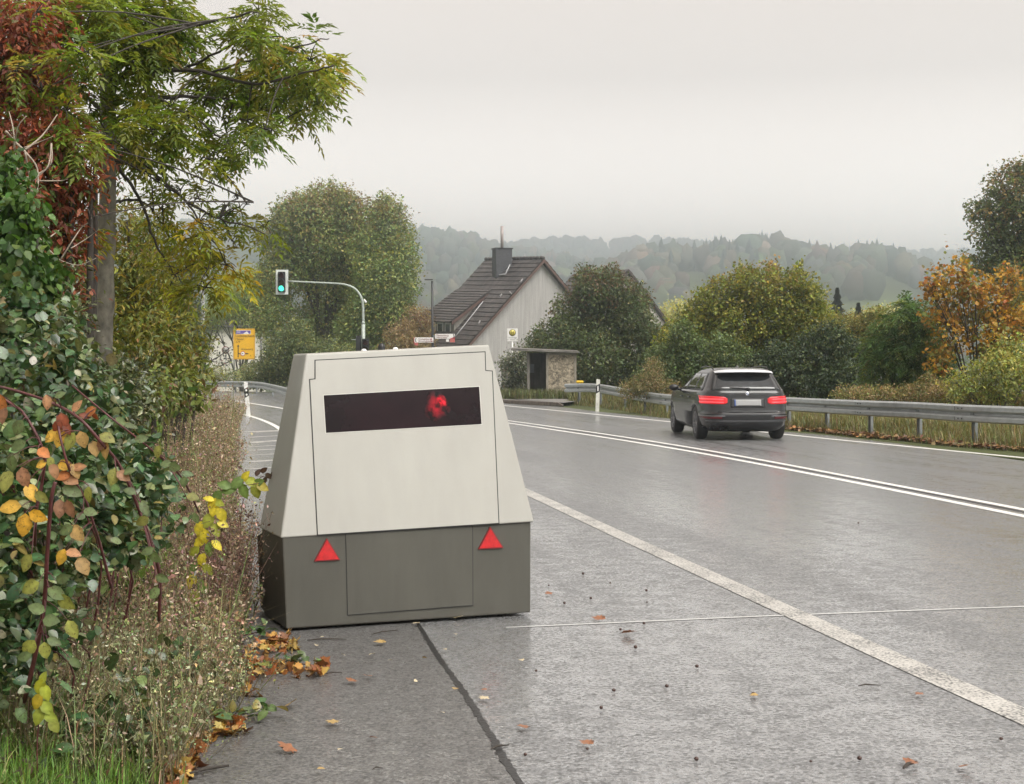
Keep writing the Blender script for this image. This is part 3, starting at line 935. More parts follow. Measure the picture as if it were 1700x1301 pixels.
    for px in (605, 657):
        p = roof_pt(px, .05)
        mb = MB(); mb.lathe([(.016, -.004), (.016, .004), (.010, .011), (.0, .013)], p, seg=12); mb.build('roof_cap', M['white'], root)
    return root
build_trailer()

# ------------------------------------------------------------------ estate car driving away
def build_car():
    yaw = R(3.2)
    fwd = Vector((-math.sin(yaw), math.cos(yaw), 0))
    ax = Vector(((1225.6 - CX) / F * 30.0, 30.0, 0))
    root = empty('estate_car', ax - fwd * .97, 'dark grey estate car with glowing red tail lights driving away on the wet road', 'car', rz=yaw)
    # local frame: x to the right, y forward, y = 0 at the rear bumper
    lev = [  # z, y rear, y front, half width
        (.17, .34, 4.40, .70), (.22, .20, 4.52, .80), (.30, .09, 4.60, .862), (.40, .03, 4.62, .885), (.48, .00, 4.62, .898), (.535, .005, 4.61, .902),
        (.56, .045, 4.60, .902), (.70, .075, 4.57, .902), (.80, .095, 4.50, .898), (.90, .115, 4.40, .885), (.945, .125, 4.25, .872),
        (.985, .15, 3.55, .838), (1.03, .19, 3.28, .800), (1.12, .275, 3.02, .755), (1.22, .37, 2.72, .705), (1.30, .45, 2.45, .660), (1.355, .50, 2.25, .625),
        (1.395, .56, 2.05, .575), (1.42, .66, 1.90, .50), (1.435, .85, 1.75, .38), (1.442, 1.1, 1.6, .18)]
    zs = np.array([q[0] for q in lev]); yr = np.array([q[1] for q in lev]); yf = np.array([q[2] for q in lev]); hw = np.array([q[3] for q in lev])
    EX = 6.5
    def outline(z, t, off=0.0):
        """t: angle, 0 = rear centre, +90 deg = right side"""
        a = np.interp(z, zs, yr); b = np.interp(z, zs, yf); w = np.interp(z, zs, hw)
        c, s = np.cos(t), np.sin(t)
        ee = 2 / EX
        y = (a + b) / 2 - (b - a) / 2 * np.sign(c) * np.abs(c) ** ee
        x = w * np.sign(s) * np.abs(s) ** ee
        nx, ny = s, -c
        return np.stack([x + nx * off, y + ny * off, z + 0 * t], -1)
    paint = mat('car_paint_graphite', (.006, .0063, .007), .25, .0, coat=.45, var=.12, scale=3)
    glass = mat('tinted_glass', (.012, .014, .016), .04, spec=1.0)
    # body
    NT = 128
    # parametrise so that corners get samples
    tt = []
    for k in range(NT):
        v = 2 * math.pi * k / NT
        tt.append(v + .14 * math.sin(4 * v))
    tt = np.array(tt)
    zz = np.concatenate([np.linspace(a, b, 4, endpoint=False) for a, b in zip(zs[:-1], zs[1:])] + [[zs[-1]]])
    V = np.concatenate([outline(z, tt) for z in zz])
    nz_ = len(zz)
    mb = MB()
    fs = [(i * NT + k, i * NT + (k + 1) % NT, (i + 1) * NT + (k + 1) % NT, (i + 1) * NT + k) for i in range(nz_ - 1) for k in range(NT)]
    fs.append(list(range(NT))[::-1]); fs.append([(nz_ - 1) * NT + k for k in range(NT)])
    mb.add(V.tolist(), fs, 0, True)
    body = mb.build('body', paint, root, local=True)
    # wheel arches cut out
    mbc = MB()
    for y in (.97, 3.78):
        mbc.lathe([(0, -.95), (.375, -.95), (.375, .95), (0, .95)], (0, y, .335), axis='X', seg=40)
    cut = mbc.build('cutter', paint, None, local=True)
    cut.matrix_world = Matrix.Identity(4)
    inner = MB()
    inner.box((0, 2.375, .6), (1.06, 4.2, 1.2))
    # keep the middle of the car: only the outer 0.3 m is opened
    bo = body.modifiers.new('arches', 'BOOLEAN'); bo.object = cut; bo.operation = 'DIFFERENCE'; bo.solver = 'EXACT'
    saved = (body.parent, root.location.copy(), root.rotation_euler.copy())
    root.location = (0, 0, 0); root.rotation_euler = (0, 0, 0)
    bpy.context.view_layer.update()
    dg = bpy.context.evaluated_depsgraph_get()
    me2 = bpy.data.meshes.new_from_object(body.evaluated_get(dg))
    body.modifiers.clear(); body.data = me2
    root.location, root.rotation_euler = saved[1], saved[2]
    bpy.data.objects.remove(cut)
    mb = MB(); mb.box((0, 2.35, .42), (1.16, 4.0, .44), bev=.05)
    mb.build('underbody', M['black'], root, local=True)

    def patch(name, m, t0, t1, z0, z1, off=.004, nt=14, nzp=6, par=None, f=None, thick=0.0):
        """a fitted panel over the body surface; f(u, v) -> (t, z)"""
        pts = []
        for j in range(nzp + 1):
            for i in range(nt + 1):
                uu, vv = i / nt, j / nzp
                if f: t, z = f(uu, vv)
                else: t, z = t0 + (t1 - t0) * uu, z0 + (z1 - z0) * vv
                pts.append(outline(z, np.array(t), off).tolist())
        g = MB()
        g.add(pts, [(j * (nt + 1) + i, j * (nt + 1) + i + 1, (j + 1) * (nt + 1) + i + 1, (j + 1) * (nt + 1) + i) for j in range(nzp) for i in range(nt)], 0, True)
        o = g.build(name, m, par or root, local=True)
        s = o.modifiers.new('thickness', 'SOLIDIFY'); s.thickness = .006; s.offset = 0
        return o
    def t_of_x(x, z):             # rear face: angle for a lateral position
        w = float(np.interp(z, zs, hw)); q = max(-1, min(1, x / w))
        return math.copysign(math.asin(abs(q) ** (EX / 2)), q)
    def t_of_y(y, z, side):       # side face: angle for a position along the car
        a = float(np.interp(z, zs, yr)); b = float(np.interp(z, zs, yf))
        q = ((a + b) / 2 - y) / ((b - a) / 2); q = max(-1, min(1, q))
        c = math.copysign(abs(q) ** (EX / 2), q)
        return side * math.acos(c)
    def rear_patch(name, m, x0, x1, z0, z1, off=.004, par=None, bow=0.0, inset=0.0, nt=16):
        def f(u, v):
            z = z0 + (z1 - z0) * v + bow * (1 - (2 * u - 1) ** 2)
            a, b = x0 + inset * v, x1 - inset * v
            return t_of_x(a + (b - a) * u, z), z
        return patch(name, m, 0, 0, 0, 0, off, nt=nt, f=f, par=par)
    # rear window with wiper, spoiler above
    rear_patch('rear_window', glass, -.66, .66, 1.005, 1.315, .006, inset=.11)
    rear_patch('window_seal', M['black'], -.70, .70, .988, 1.335, .003, inset=.11)
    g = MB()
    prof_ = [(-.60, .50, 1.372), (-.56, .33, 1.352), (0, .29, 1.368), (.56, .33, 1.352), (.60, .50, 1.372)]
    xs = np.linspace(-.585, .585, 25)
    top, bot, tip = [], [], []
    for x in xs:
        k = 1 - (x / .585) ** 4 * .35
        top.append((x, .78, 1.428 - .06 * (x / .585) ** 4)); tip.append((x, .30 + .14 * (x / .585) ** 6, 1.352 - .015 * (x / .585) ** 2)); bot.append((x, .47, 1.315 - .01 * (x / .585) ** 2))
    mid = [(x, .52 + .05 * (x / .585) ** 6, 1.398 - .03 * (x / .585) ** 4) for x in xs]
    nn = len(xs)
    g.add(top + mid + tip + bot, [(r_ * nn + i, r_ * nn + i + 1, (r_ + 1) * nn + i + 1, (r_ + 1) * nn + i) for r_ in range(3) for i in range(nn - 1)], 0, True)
    g.build('roof_spoiler', mat('car_roof_sky_sheen', (.62, .63, .65), .35, .2, coat=1.0), root, local=True)  # pale colour stands in for the sky reflected on the dark roof
    g = MB()
    g.add([(x, .312 + .14 * (x / .585) ** 6, 1.346 - .015 * (x / .585) ** 2) for x in xs] + [(x, .44, 1.318 - .01 * (x / .585) ** 2) for x in xs], [(i, i + 1, nn + i + 1, nn + i) for i in range(nn - 1)], 0, True)
    g.build('spoiler_underside', M['black'], root, local=True)
    g = MB(); g.tube([(.03, .155, 1.02), (-.10, .165, 1.035), (-.34, .185, 1.045)], [.022, .016, .008], 6); g.lathe([(0, 0), (.03, 0), (.03, .03), (0, .03)], (.03, .13, 1.02), axis='Y', seg=10)
    g.build('rear_wiper', M['black'], root, local=True)
    # side windows
    for side in (-1, 1):
        nm = []
        for ya0, yb0, ya1, yb1 in ((.60, 1.30, .80, 1.38), (1.36, 2.26, 1.44, 2.16), (2.32, 3.17, 2.22, 2.55)):
            def f(u, v, a0=ya0, b0=yb0, a1=ya1, b1=yb1):
                z = 1.0 + .315 * v
                ya, yb = a0 + (a1 - a0) * v, b0 + (b1 - b0) * v
                return t_of_y(ya + (yb - ya) * u, z, side), z
            patch('side_window', glass, 0, 0, 0, 0, .005, f=f)
        def f2(u, v):
            z = .985 + .345 * v
            return t_of_y((.55 + .2 * v) + ((3.26 - .72 * v) - (.55 + .2 * v)) * u, z, side), z
        patch('window_surround', M['black'], 0, 0, 0, 0, .0025, nt=30, f=f2)
        # door mirror
        g = MB(); g.lathe([(0, -.05), (.06, -.045), (.085, 0), (.075, .05), (0, .075)], (side * 1.0, 2.86, 1.01), axis='Y', seg=14, M=Matrix.Diagonal((1.25, 1, .85)))
        g.tube([(side * .83, 2.9, .97), (side * .95, 2.88, .985)], [.03, .025], 6)
        g.build('door_mirror', M['black'], root, local=True)
        # door handles and door gaps
        for y in (1.62, 2.5):
            g = MB(); xh = float(outline(.84, np.array(t_of_y(y, .84, side)))[0]) + side * .012
            g.box((xh, y, .84), (.03, .2, .028), bev=.008); g.build('door_handle', paint, root, local=True)
        # roof rail
        g = MB(); g.tube([(side * .55, .78, 1.405), (side * .555, .9, 1.45), (side * .555, 1.5, 1.462), (side * .54, 2.1, 1.44), (side * .52, 2.2, 1.41)], .013, 6)
        g.build('roof_rail', M['black'], root, local=True)
    # tail lights wrap the corners
    lm, n, l, b = new_mat('tail_light_red')
    b.inputs['Base Color'].default_value = (.5, .01, .015, 1); b.inputs['Roughness'].default_value = .15
    b.inputs['Emission Color'].default_value = (1, .03, .045, 1); b.inputs['Emission Strength'].default_value = .22
    lm2 = mat('tail_light_bright', (.6, .03, .04), .2, emit=(1, .06, .07), est=1.15)
    for side in (-1, 1):
        def f(u, v):
            zc = .785 + .02 * u
            hh = (.070 + .026 * u) * (1 - .75 * max(0, .07 - u) / .07 * .6)  * (1 - .5 * max(0, u - .8) / .2)
            z = zc + (v - .45) * 2 * hh * (1 - .12 * u)
            if u < .62:
                x = .40 + (.865 - .40) * u / .62
                return side * abs(t_of_x(x, z)), z
            y0 = float(outline(z, np.array(t_of_x(.865, z)))[1])
            y = y0 + (.50 - y0) * ((u - .62) / .38) ** 1.3
            ta, tb = abs(t_of_x(.865, z)), abs(t_of_y(y, z, 1))
            return side * max(ta, tb), z
        lp = patch('tail_light', lm, 0, 0, 0, 0, .007, nt=22, f=f)
        for dz in (-.034, .026):
            def f3(u, v):
                tt_, z = f(.10 + .74 * u, .45)
                return tt_, z + dz + (v - .5) * .024
            patch('light_bar', lm2, 0, 0, 0, 0, .012, nt=18, nzp=2, par=lp, f=f3)
        # lower reflector
        rear_patch('rear_reflector', mat('bumper_reflector', (.12, .008, .012), .25), side * .86 if side < 0 else .52, -.52 if side < 0 else .86, .435, .475, .006)
        rear_patch('reflector_trim', mat('bumper_trim', (.20, .20, .21), .3, .5), -.88 if side < 0 else .46, -.46 if side < 0 else .88, .482, .498, .007)
    # plate recess, licence plate, badge, bumper lines
    rear_patch('plate_recess', M['black'], -.34, .34, .655, .835, .003)
    pl = rear_patch('licence_plate', mat('plate_grey', (.30, .30, .30), .45), -.25, .27, .685, .81, .009)
    rear_patch('plate_band', mat('plate_blue', (.05, .09, .25), .4), -.265, -.235, .685, .81, .012, par=pl, nt=3)
    rear_patch('plate_smudge', mat('plate_dark', (.06, .06, .06), .5), -.19, .25, .688, .703, .012, par=pl, bow=-.0)
    g = MB(); yb = float(outline(.925, np.array(0.0))[1])
    g.lathe([(0, 0), (.038, 0), (.041, .006), (.036, .010)], (0, yb - .012, .925), axis='Y', seg=24)
    bd = g.build('badge', mat('chrome', (.62, .62, .63), .15, .9), root, local=True)
    g = MB()
    for k in range(4):
        pts = [(0, yb - .014, .925)] + [(.026 * math.cos(k * math.pi / 2 + q * math.pi / 12), yb - .014, .925 + .026 * math.sin(k * math.pi / 2 + q * math.pi / 12)) for q in range(7)]
        g.add(pts, [list(range(8))], k % 2)
    g.build('badge_field', [mat('badge_white', (.7, .7, .7), .3), mat('badge_blue', (.05, .12, .3), .3)], bd, local=True)
    rear_patch('tailgate_lip', mat('tailgate_shadow_gap', (.008, .008, .009), .5), -.80, .80, .888, .896, .004)
    rear_patch('bumper_gap', mat('bumper_gap', (.008, .008, .009), .5), -.60, .60, .572, .582, .004)
    rear_patch('diffuser', M['black'], -.80, .80, .19, .375, .006)
    rear_patch('bumper_lip', mat('bumper_lip', (.16, .16, .17), .35, .5), -.80, .80, .382, .398, .010)
    for side in (-1, 1):
        g = MB(); g.lathe([(.04, -.06), (.042, .02), (.036, .02), (.034, -.05)], (side * .42 if side < 0 else -.52, .11, .25), axis='Y', seg=16)
        g.build('exhaust_pipe', mat('exhaust', (.10, .10, .10), .35, .8), root, local=True)
    # shark-fin antenna
    g = MB(); g.add([(-.02, 1.02, 1.435), (.02, 1.02, 1.435), (.012, 1.22, 1.44), (-.012, 1.22, 1.44), (0, 1.03, 1.495), (0, 1.08, 1.49)],
                    [(0, 1, 4), (1, 2, 5, 4), (2, 3, 5), (3, 0, 4, 5)]); g.build('antenna_fin', mat('fin', (.18, .18, .18), .3, .3), root, local=True)
    # wheels
    tyre = mat('tyre_rubber', (.012, .012, .012), .6, var=.3, scale=30)
    rimm = mat('alloy', (.20, .20, .21), .3, .8)
    proto = None
    for k, (x, y) in enumerate(((-.775, .97), (.775, .97), (-.765, 3.78), (.765, 3.78))):
        if proto is None:
            g = MB()
            g.lathe([(.215, -.10), (.30, -.112), (.322, -.10), (.334, -.07), (.336, 0), (.334, .07), (.322, .10), (.30, .112), (.215, .10)], (0, 0, 0), axis='X', seg=40)
            w = g.build('wheel', tyre, root, local=True)
            g = MB()
            g.lathe([(.215, -.10), (.222, -.108), (.20, -.105), (.195, -.05), (.195, .05), (.20, .105), (.222, .108), (.215, .10)], (0, 0, 0), axis='X', seg=40)
            for s in (-1, 1):
                g.lathe([(0, s * .09), (.05, s * .095), (.055, s * .06)], (0, 0, 0), axis='X', seg=16)
                for q in range(10):
                    a = q * math.pi / 5 + (.10 if q % 2 else -.10)
                    g.tube([(s * .085, .04 * math.cos(a), .04 * math.sin(a)), (s * .098, .205 * math.cos(a), .205 * math.sin(a))], [.014, .011], 5)
            r_ = g.build('rim', rimm, w, local=True)
            proto = (w, r_)
            w.location = (x, y, .336)
        else:
            w = proto[0].copy(); COL.objects.link(w); w.location = (x, y, .336)
            r_ = proto[1].copy(); COL.objects.link(r_); r_.parent = w
    return root
build_car()

# ------------------------------------------------------------------ guardrails
def guardrail(nodes, posts, label, tail=None, cross=True):
    """nodes: (x, y, z of the top edge); W-profile beam with posts"""
    p = smooth_path([Vector(n) for n in nodes], 5)
    b0 = Vector((p[len(p) // 2].x, p[len(p) // 2].y, 0))
    root = empty('guardrail', b0, label, 'guardrail')
    # profile across: (offset towards the road, height below the top)
    prof = [(.045, 0), (.06, -.012), (.085, -.035), (.085, -.105), (.06, -.13), (.012, -.15), (.012, -.185), (.06, -.205), (.085, -.23), (.085, -.295), (.06, -.315), (.045, -.32)]
    n = len(p); k = len(prof)
    vs = []
    for i, q in enumerate(p):
        t = (p[min(i + 1, n - 1)] - p[max(i - 1, 0)]); t.z = 0; t.normalize()
        s = Vector((-t.y, t.x, 0))
        if s.dot(Vector((0, 0, 0)) - Vector((q.x, q.y, 0))) < 0: s = -s
        vs += [q + s * o + Vector((0, 0, h)) for o, h in prof]
    g = MB()
    g.add(vs, [(i * k + j, i * k + j + 1, (i + 1) * k + j + 1, (i + 1) * k + j) for i in range(n - 1) for j in range(k - 1)])
    for (x, y, zt) in posts:                 # bolts and lap joints belong to the beam
        best = min(range(n), key=lambda i: (p[i].x - x) ** 2 + (p[i].y - y) ** 2)
        t = (p[min(best + 1, n - 1)] - p[max(best - 1, 0)]); t.z = 0; t.normalize()
        s = Vector((-t.y, t.x, 0))
        if s.dot(-Vector((x, y, 0))) < 0: s = -s
        top = p[best].z; a = math.atan2(t.y, t.x)
        d = Vector((p[best].x, p[best].y, 0)) + t * .3
        for zz in (-.07, -.262):
            for e in (-.06, .06):
                q = d + t * e + s * .088
                g.box((q.x, q.y, top + zz), (.022, .012, .022), a, mi=1)
        q = d + t * .17 + s * .0865
        g.box((q.x, q.y, top - .07), (.010, .004, .074), a, mi=1); g.box((q.x, q.y, top - .262), (.010, .004, .062), a, mi=1)
    rail = g.build('beam', [M['steel'], M['black']], root)
    sol = rail.modifiers.new('thickness', 'SOLIDIFY'); sol.thickness = .004; sol.use_rim = True
    # lap joints and bolts on the beam
    for (x, y, zt) in posts:
        best = min(range(n), key=lambda i: (p[i].x - x) ** 2 + (p[i].y - y) ** 2)
        t = (p[min(best + 1, n - 1)] - p[max(best - 1, 0)]); t.z = 0; t.normalize()
        s = Vector((-t.y, t.x, 0))
        if s.dot(-Vector((x, y, 0))) < 0: s = -s
        top = p[best].z
        a = math.atan2(t.y, t.x)
        g = MB()
        c = Vector((x, y, 0)) - s * .03
        gz = float(ground_z(x, y)) - .1
        g.box((c.x, c.y, (gz + top - .06) / 2), (.10, .012, top - .06 - gz), a)
        for e in (-.05, .05):
            d = c + t * e
            g.box((d.x, d.y, (gz + top - .06) / 2), (.008, .06, top - .06 - gz), a)
        d = c + s * .045
        g.box((d.x, d.y, top - .16), (.09, .045, .2), a)
        g.build('post', M['steel_dark'], root)
    return root
def rn(px, D, ytop): 
    v = W(px, ytop, D); return (v.x, v.y, v.z)
posts_r = []
for px, yb, yt, _ in rail_pts:
    g0 = G(px, yb); posts_r.append((g0.x, g0.y, .75))
nod = [(10.55, 22.5, .75), (9.7, 24.8, .755)] + [rn(px, G(px, yb).y, yt) for px, yb, yt, _ in rail_pts] + [rn(1210, 38.8, 657), rn(1120, 42.3, 655), rn(1060, 47.5, 648), rn(993, 54, 637), rn(940, 56.3, 637)]
ex = [(5.05, 40.2, .7), (4.5, 43.2, .7), (4.15, 46.5, .7), (3.8, 50, .7), (3.2, 53.8, .7), (2.5, 55.6, .7)]
posts_all = [(9.72, 24.75, .75)] + posts_r + ex
guardrail(nod, posts_all, 'grey galvanised steel guardrail along the right edge of the road behind the car')
nl = [rn(250, 88, 632.5), rn(345, 84, 632), rn(420, 78, 633), rn(450, 70, 637), rn(475, 62, 642.5), rn(500, 56, 648)]
guardrail(nl, [(W(px, 640, D).x, D, .6) for px, D in ((300, 86), (352, 83.5), (390, 81), (425, 77), (452, 69.5), (478, 61))], 'distant steel guardrail curving along the side road below the yellow sign')

# ------------------------------------------------------------------ delineator posts
def delineator(foot, h, lean, style, label):
    root = empty('delineator_post', foot, label, 'road marker', 'white delineator posts at the road edge')
    g = MB()
    w, d = .12, .10
    dx = lean * h
    # triangular-ish hollow post with slanted top
    def ring(z, k=1.0, sl=0.0):
        o = dx * z / h
        return [(-w / 2 * k + o, -d / 2, z), (w / 2 * k + o, -d / 2, z + sl), (w * .36 * k + o, d / 2, z + sl), (-w * .36 * k + o, d / 2, z)]
    rings = [ring(-.02), ring(h - .09), ring(h - .03, 1, -.0), ring(h, .8, -.02)]
    vs = [v for r_ in rings for v in r_]
    g.add(vs, [(i * 4 + k, i * 4 + (k + 1) % 4, i * 4 + 4 + (k + 1) % 4, i * 4 + 4 + k) for i in range(3) for k in range(4)] + [(12, 13, 14, 15), (3, 2, 1, 0)])
    b_ = g.build('post_body', M['white_dirty'] if style == 'bar' else M['white'], root, local=True)
    z0, z1 = h - .42, h - .20
    g = MB()
    o0, o1 = dx * z0 / h, dx * z1 / h
    y = -d / 2 - .003
    sl = .05
    g.prism([(-w / 2 - .002 + o0, y, z0 - sl), (w / 2 + .002 + o0, y, z0 + sl * .3), (w / 2 + .002 + o1, y, z1 + sl), (-w / 2 - .002 + o1, y, z1 - sl * .3)], (0, .004, 0))
    g.build('black_band', M['black'], root, local=True)
    g = MB()
    if style == 'bar':
        oc = dx * (z0 + .11) / h
        g.prism([(-.02 + oc, y - .003, z0 + .03), (.018 + oc, y - .003, z0 + .04), (.018 + oc, y - .003, z1 - .02), (-.02 + oc, y - .003, z1 - .03)], (0, .004, 0))
    else:
        for zz in (z0 + .045, z1 - .045):
            g = MB()
            oc = dx * zz / h
            g.prism([(oc + .028 * math.cos(a), y - .003, zz + .032 * math.sin(a)) for a in [k * math.pi / 8 for k in range(16)]], (0, .004, 0))
            g.build('reflector', M['white'], root, local=True)
    if style == 'bar': g.build('reflector', M['white'], root, local=True)
    return root
delineator(G(991.5, 682.5), 1.04, .03, 'bar', 'off-white delineator post with one black band and bar reflector in front of the guardrail')
delineator(G(413, 690.5), 1.0, -.085, 'dots', 'leaning white delineator post with two round reflectors beside the dry weeds')
f = W(428, 652, 85); f.z = 0
delineator(f, 1.18, 0, 'dots', 'far small white delineator post standing behind the curving guardrail')

# yellow lamp lying on the rail end
g = MB()
p = W(962.5, 637, 56.0)
g.box((p.x, p.y, p.z + .075), (.28, .10, .10), bev=.03); g.box((p.x, p.y, p.z + .015), (.06, .06, .05))
tag(root_at(g.build('marker_lamp', mat('yellow_plastic', (.72, .46, .02), .35, var=.1, scale=8))), 'small yellow marker block on top of the guardrail end by the shelter', 'marker')

# ------------------------------------------------------------------ traffic light on a curved mast
def signal_head(name, parent, cx, cy, top, wdt, hgt, lit, back=True):
    g = MB()
    g.box((cx, cy, top - hgt / 2), (wdt, .16, hgt), bev=.02)
    h_ = g.build(name, M['black'], parent)
    if back:
        g = MB(); g.box((cx, cy + .09, top - hgt / 2), (wdt + .22, .012, hgt + .18))
        g.build('backboard', mat('backboard_white', (.62, .66, .62), .5, var=.1, scale=4), h_)
    r = hgt / 7.4
    for k, z in enumerate((top - hgt * .185, top - hgt * .5, top - hgt * .815)):
        m_ = mat('signal_green', (.02, .45, .30), .3, emit=(.08, 1.0, .62), est=1.6) if (k == 2 and lit) else mat('signal_off', ((.05, .012, .012), (.05, .035, .01), (.01, .04, .035))[k], .2)
        g = MB(); g.lathe([(r, -.085), (r * .9, -.095), (0, -.10)], (cx, cy, z), axis='Y', seg=24); g.build('lamp', m_, h_)
        g = MB()
        vs = []
        for i in range(13):
            a = math.pi * (i / 12) * 1.1 - math.pi * .05
            vs += [(cx + r * 1.08 * math.cos(a), cy - .08, z + r * 1.08 * math.sin(a)), (cx + r * 1.08 * math.cos(a), cy - .25, z + r * 1.08 * math.sin(a) - .01)]
        g.add(vs, [(2 * i, 2 * i + 1, 2 * i + 3, 2 * i + 2) for i in range(12)])
        v_ = g.build('visor', M['black'], h_); s_ = v_.modifiers.new('thickness', 'SOLIDIFY'); s_.thickness = .006
    return h_
def build_traffic_light():
    D = 62.0
    foot = W(603.5, 650, D); foot.z = 0
    root = empty('traffic_light', foot, 'traffic light showing green on a curved grey mast arm over the road', 'traffic light')
    pts = [W(603.5, 668, D), W(603.5, 540, D)]
    g = MB(); a = Vector((foot.x, D, 0)); b = W(603.2, 538, D)
    g.tube([a, b], [.085, .075], 12); g.tube([b, b + Vector((0, 0, .12))], [.075, .058], 12)
    g.build('pole', M['mast'], root)
    arm = [W(x, y, D) for x, y in ((603.2, 538), (602.4, 505), (598, 490), (589, 479), (576, 473), (560, 470.5), (520, 468.5), (478, 466.5))]
    g = MB(); p = smooth_path(arm, 4); g.tube(p, [.055 - .02 * i / (len(p) - 1) for i in range(len(p))], 10)
    g.build('mast_arm', M['mast'], root)
    k = D / F
    c = W(468, 467, D)
    signal_head('signal_head', root, c.x, D - .05, W(468, 451, D).z, .30, 34 * k, True)
    c = W(603, 572, D)
    signal_head('pole_signal', root, W(607.5, 572, D).x, D - .12, W(600, 562, D).z, .28, .86, False, back=False)
    g = MB(); q = W(595.5, 575, D); g.box((q.x, D, W(0, 573, D).z), (.22, .3, .8), bev=.03); g.build('side_signal', M['black'], root)
    g = MB(); q = W(588.5, 563.5, D); g.box((q.x, D - .05, q.z), (.22, .16, .03)); g.tube([W(590, 565, D), W(602, 565, D)], .02, 6); g.build('bracket', M['mast'], root)
    g = MB(); g.tube([W(604, 497, D), W(608, 502, D)], [.035, .05], 8); g.build('sensor', M['white'], root)
build_traffic_light()

# ------------------------------------------------------------------ direction signs
def build_yellow_sign():
    D = 92.0; k = D / F
    x0, x1, zt, zb = W(387.5, 545, D).x, W(423.5, 545, D).x, W(0, 545.5, D).z, W(0, 596.5, D).z
    foot = Vector((x0 + .04, D, 0))
    root = empty('direction_sign', foot, 'yellow direction sign with route diagram on a post behind the guardrail', 'road sign')
    w, h = x1 - x0, zt - zb
    def P(u, v, o=0): return Vector((x0 + u * w, D - .03 - o, zt - v * h))
    g = MB(); c = P(.5, .5); g.box(c, (w, .03, h), bev=.012); g.build('sign_panel', M['sign_yellow'], root)
    g = MB()
    for a, b in (((0.02, .015), (.98, .03)), ((.02, .97), (.98, .985)), ((.02, .015), (.045, .985)), ((.955, .015), (.98, .985))):
        p, q = P(a[0], a[1], .018), P(b[0], b[1], .018)
        g.prism([(p.x, p.y, p.z), (q.x, p.y, p.z), (q.x, p.y, q.z), (p.x, p.y, q.z)], (0, .002, 0))
    g.build('sign_border', mat('border_ochre', (.42, .21, .01), .5), root)
    g = MB(); g.tube([(x0 + .04, D, -.1), (x0 + .04, D, zt)], .04, 8); g.tube([(x1 - .1, D + .05, -.1), (x1 - .1, D + .05, zb)], .03, 8); g.build('post', M['steel_dark'], root)
    def poly(name, pts, m, o=.02, par=root):
        g = MB(); g.prism([tuple(P(u, v, o)) for u, v in pts], (0, .002, 0)); return g.build(name, m, par)
    bf = poly('motorway_field', [(.10, .05), (.81, .05), (.81, .175), (.10, .175)], M['sign_white'], .019)
    poly('motorway_blue', [(.115, .06), (.795, .06), (.795, .165), (.115, .165)], M['sign_blue'], .021)
    poly('motorway_symbol', [(.45, .165), (.63, .075), (.73, .165)], M['sign_white'], .023)
    def txt(s, size, u, v, m):
        loc = P(u, v, .024) - foot
        text_part('lettering', s, size, loc, m, root)
    ink = mat('sign_ink', (.10, .055, .01), .5)
    txt('A45', .15, .15, .112, M['sign_white'])
    txt('Lüdenscheid', .235, .10, .235, ink)
    txt('Halver', .20, .10, .335, ink)
    txt('229', .20, .10, .43, ink)
    txt('Ahelenberg', .16, .36, .665, ink)
    poly('route_line', [(.205, .56), (.245, .56), (.245, .93), (.205, .93)], M['sign_black'], .022)
    poly('route_arrow', [(.17, .57), (.225, .515), (.28, .57), (.25, .585), (.20, .585)], M['sign_black'], .024)
    poly('route_branch', [(.24, .797), (.70, .797), (.70, .823), (.24, .823)], M['sign_black'], .022)
    poly('route_arrow', [(.60, .785), (.70, .81), (.60, .838)], M['sign_black'], .024)
    asp = w / h
    ring = lambda r, o, m, nm: poly(nm, [(.44 + r * math.cos(a), .81 + r * asp * math.sin(a)) for a in [q * math.pi / 12 for q in range(24)]], m, o)
    ring(.11, .026, M['sign_red'], 'ban_ring'); ring(.085, .028, M['sign_white'], 'ban_field')
    poly('ban_truck', [(.39, .795), (.44, .795), (.44, .805), (.485, .81), (.485, .825), (.39, .825)], M['sign_black'], .030)
build_yellow_sign()
def build_limit():
    D = 108.0
    c = W(374.5, 581, D); r = 6.3 / F * D
    root = empty('speed_limit_sign', (c.x, D, 0), 'round white speed limit sign reading 70 left of the yellow sign', 'road sign')
    g = MB(); g.lathe([(0, -.02), (r, -.02), (r, .0), (0, 0)], (c.x, D, c.z), axis='Y', seg=28); g.build('ring', mat('limit_ring', (.22, .03, .035), .4), root)
    g = MB(); g.lathe([(0, -.026), (r * .80, -.026), (r * .80, -.01)], (c.x, D, c.z), axis='Y', seg=28); g.build('field', M['sign_white'], root)
    text_part('number', '70', r * 1.05, (0, -.03, c.z), M['sign_black'], root, align='CENTER')
    g = MB(); g.tube([(c.x, D + .04, -.3), (c.x, D + .04, c.z + r * .6)], .03, 8); g.build('post', M['steel'], root)
build_limit()

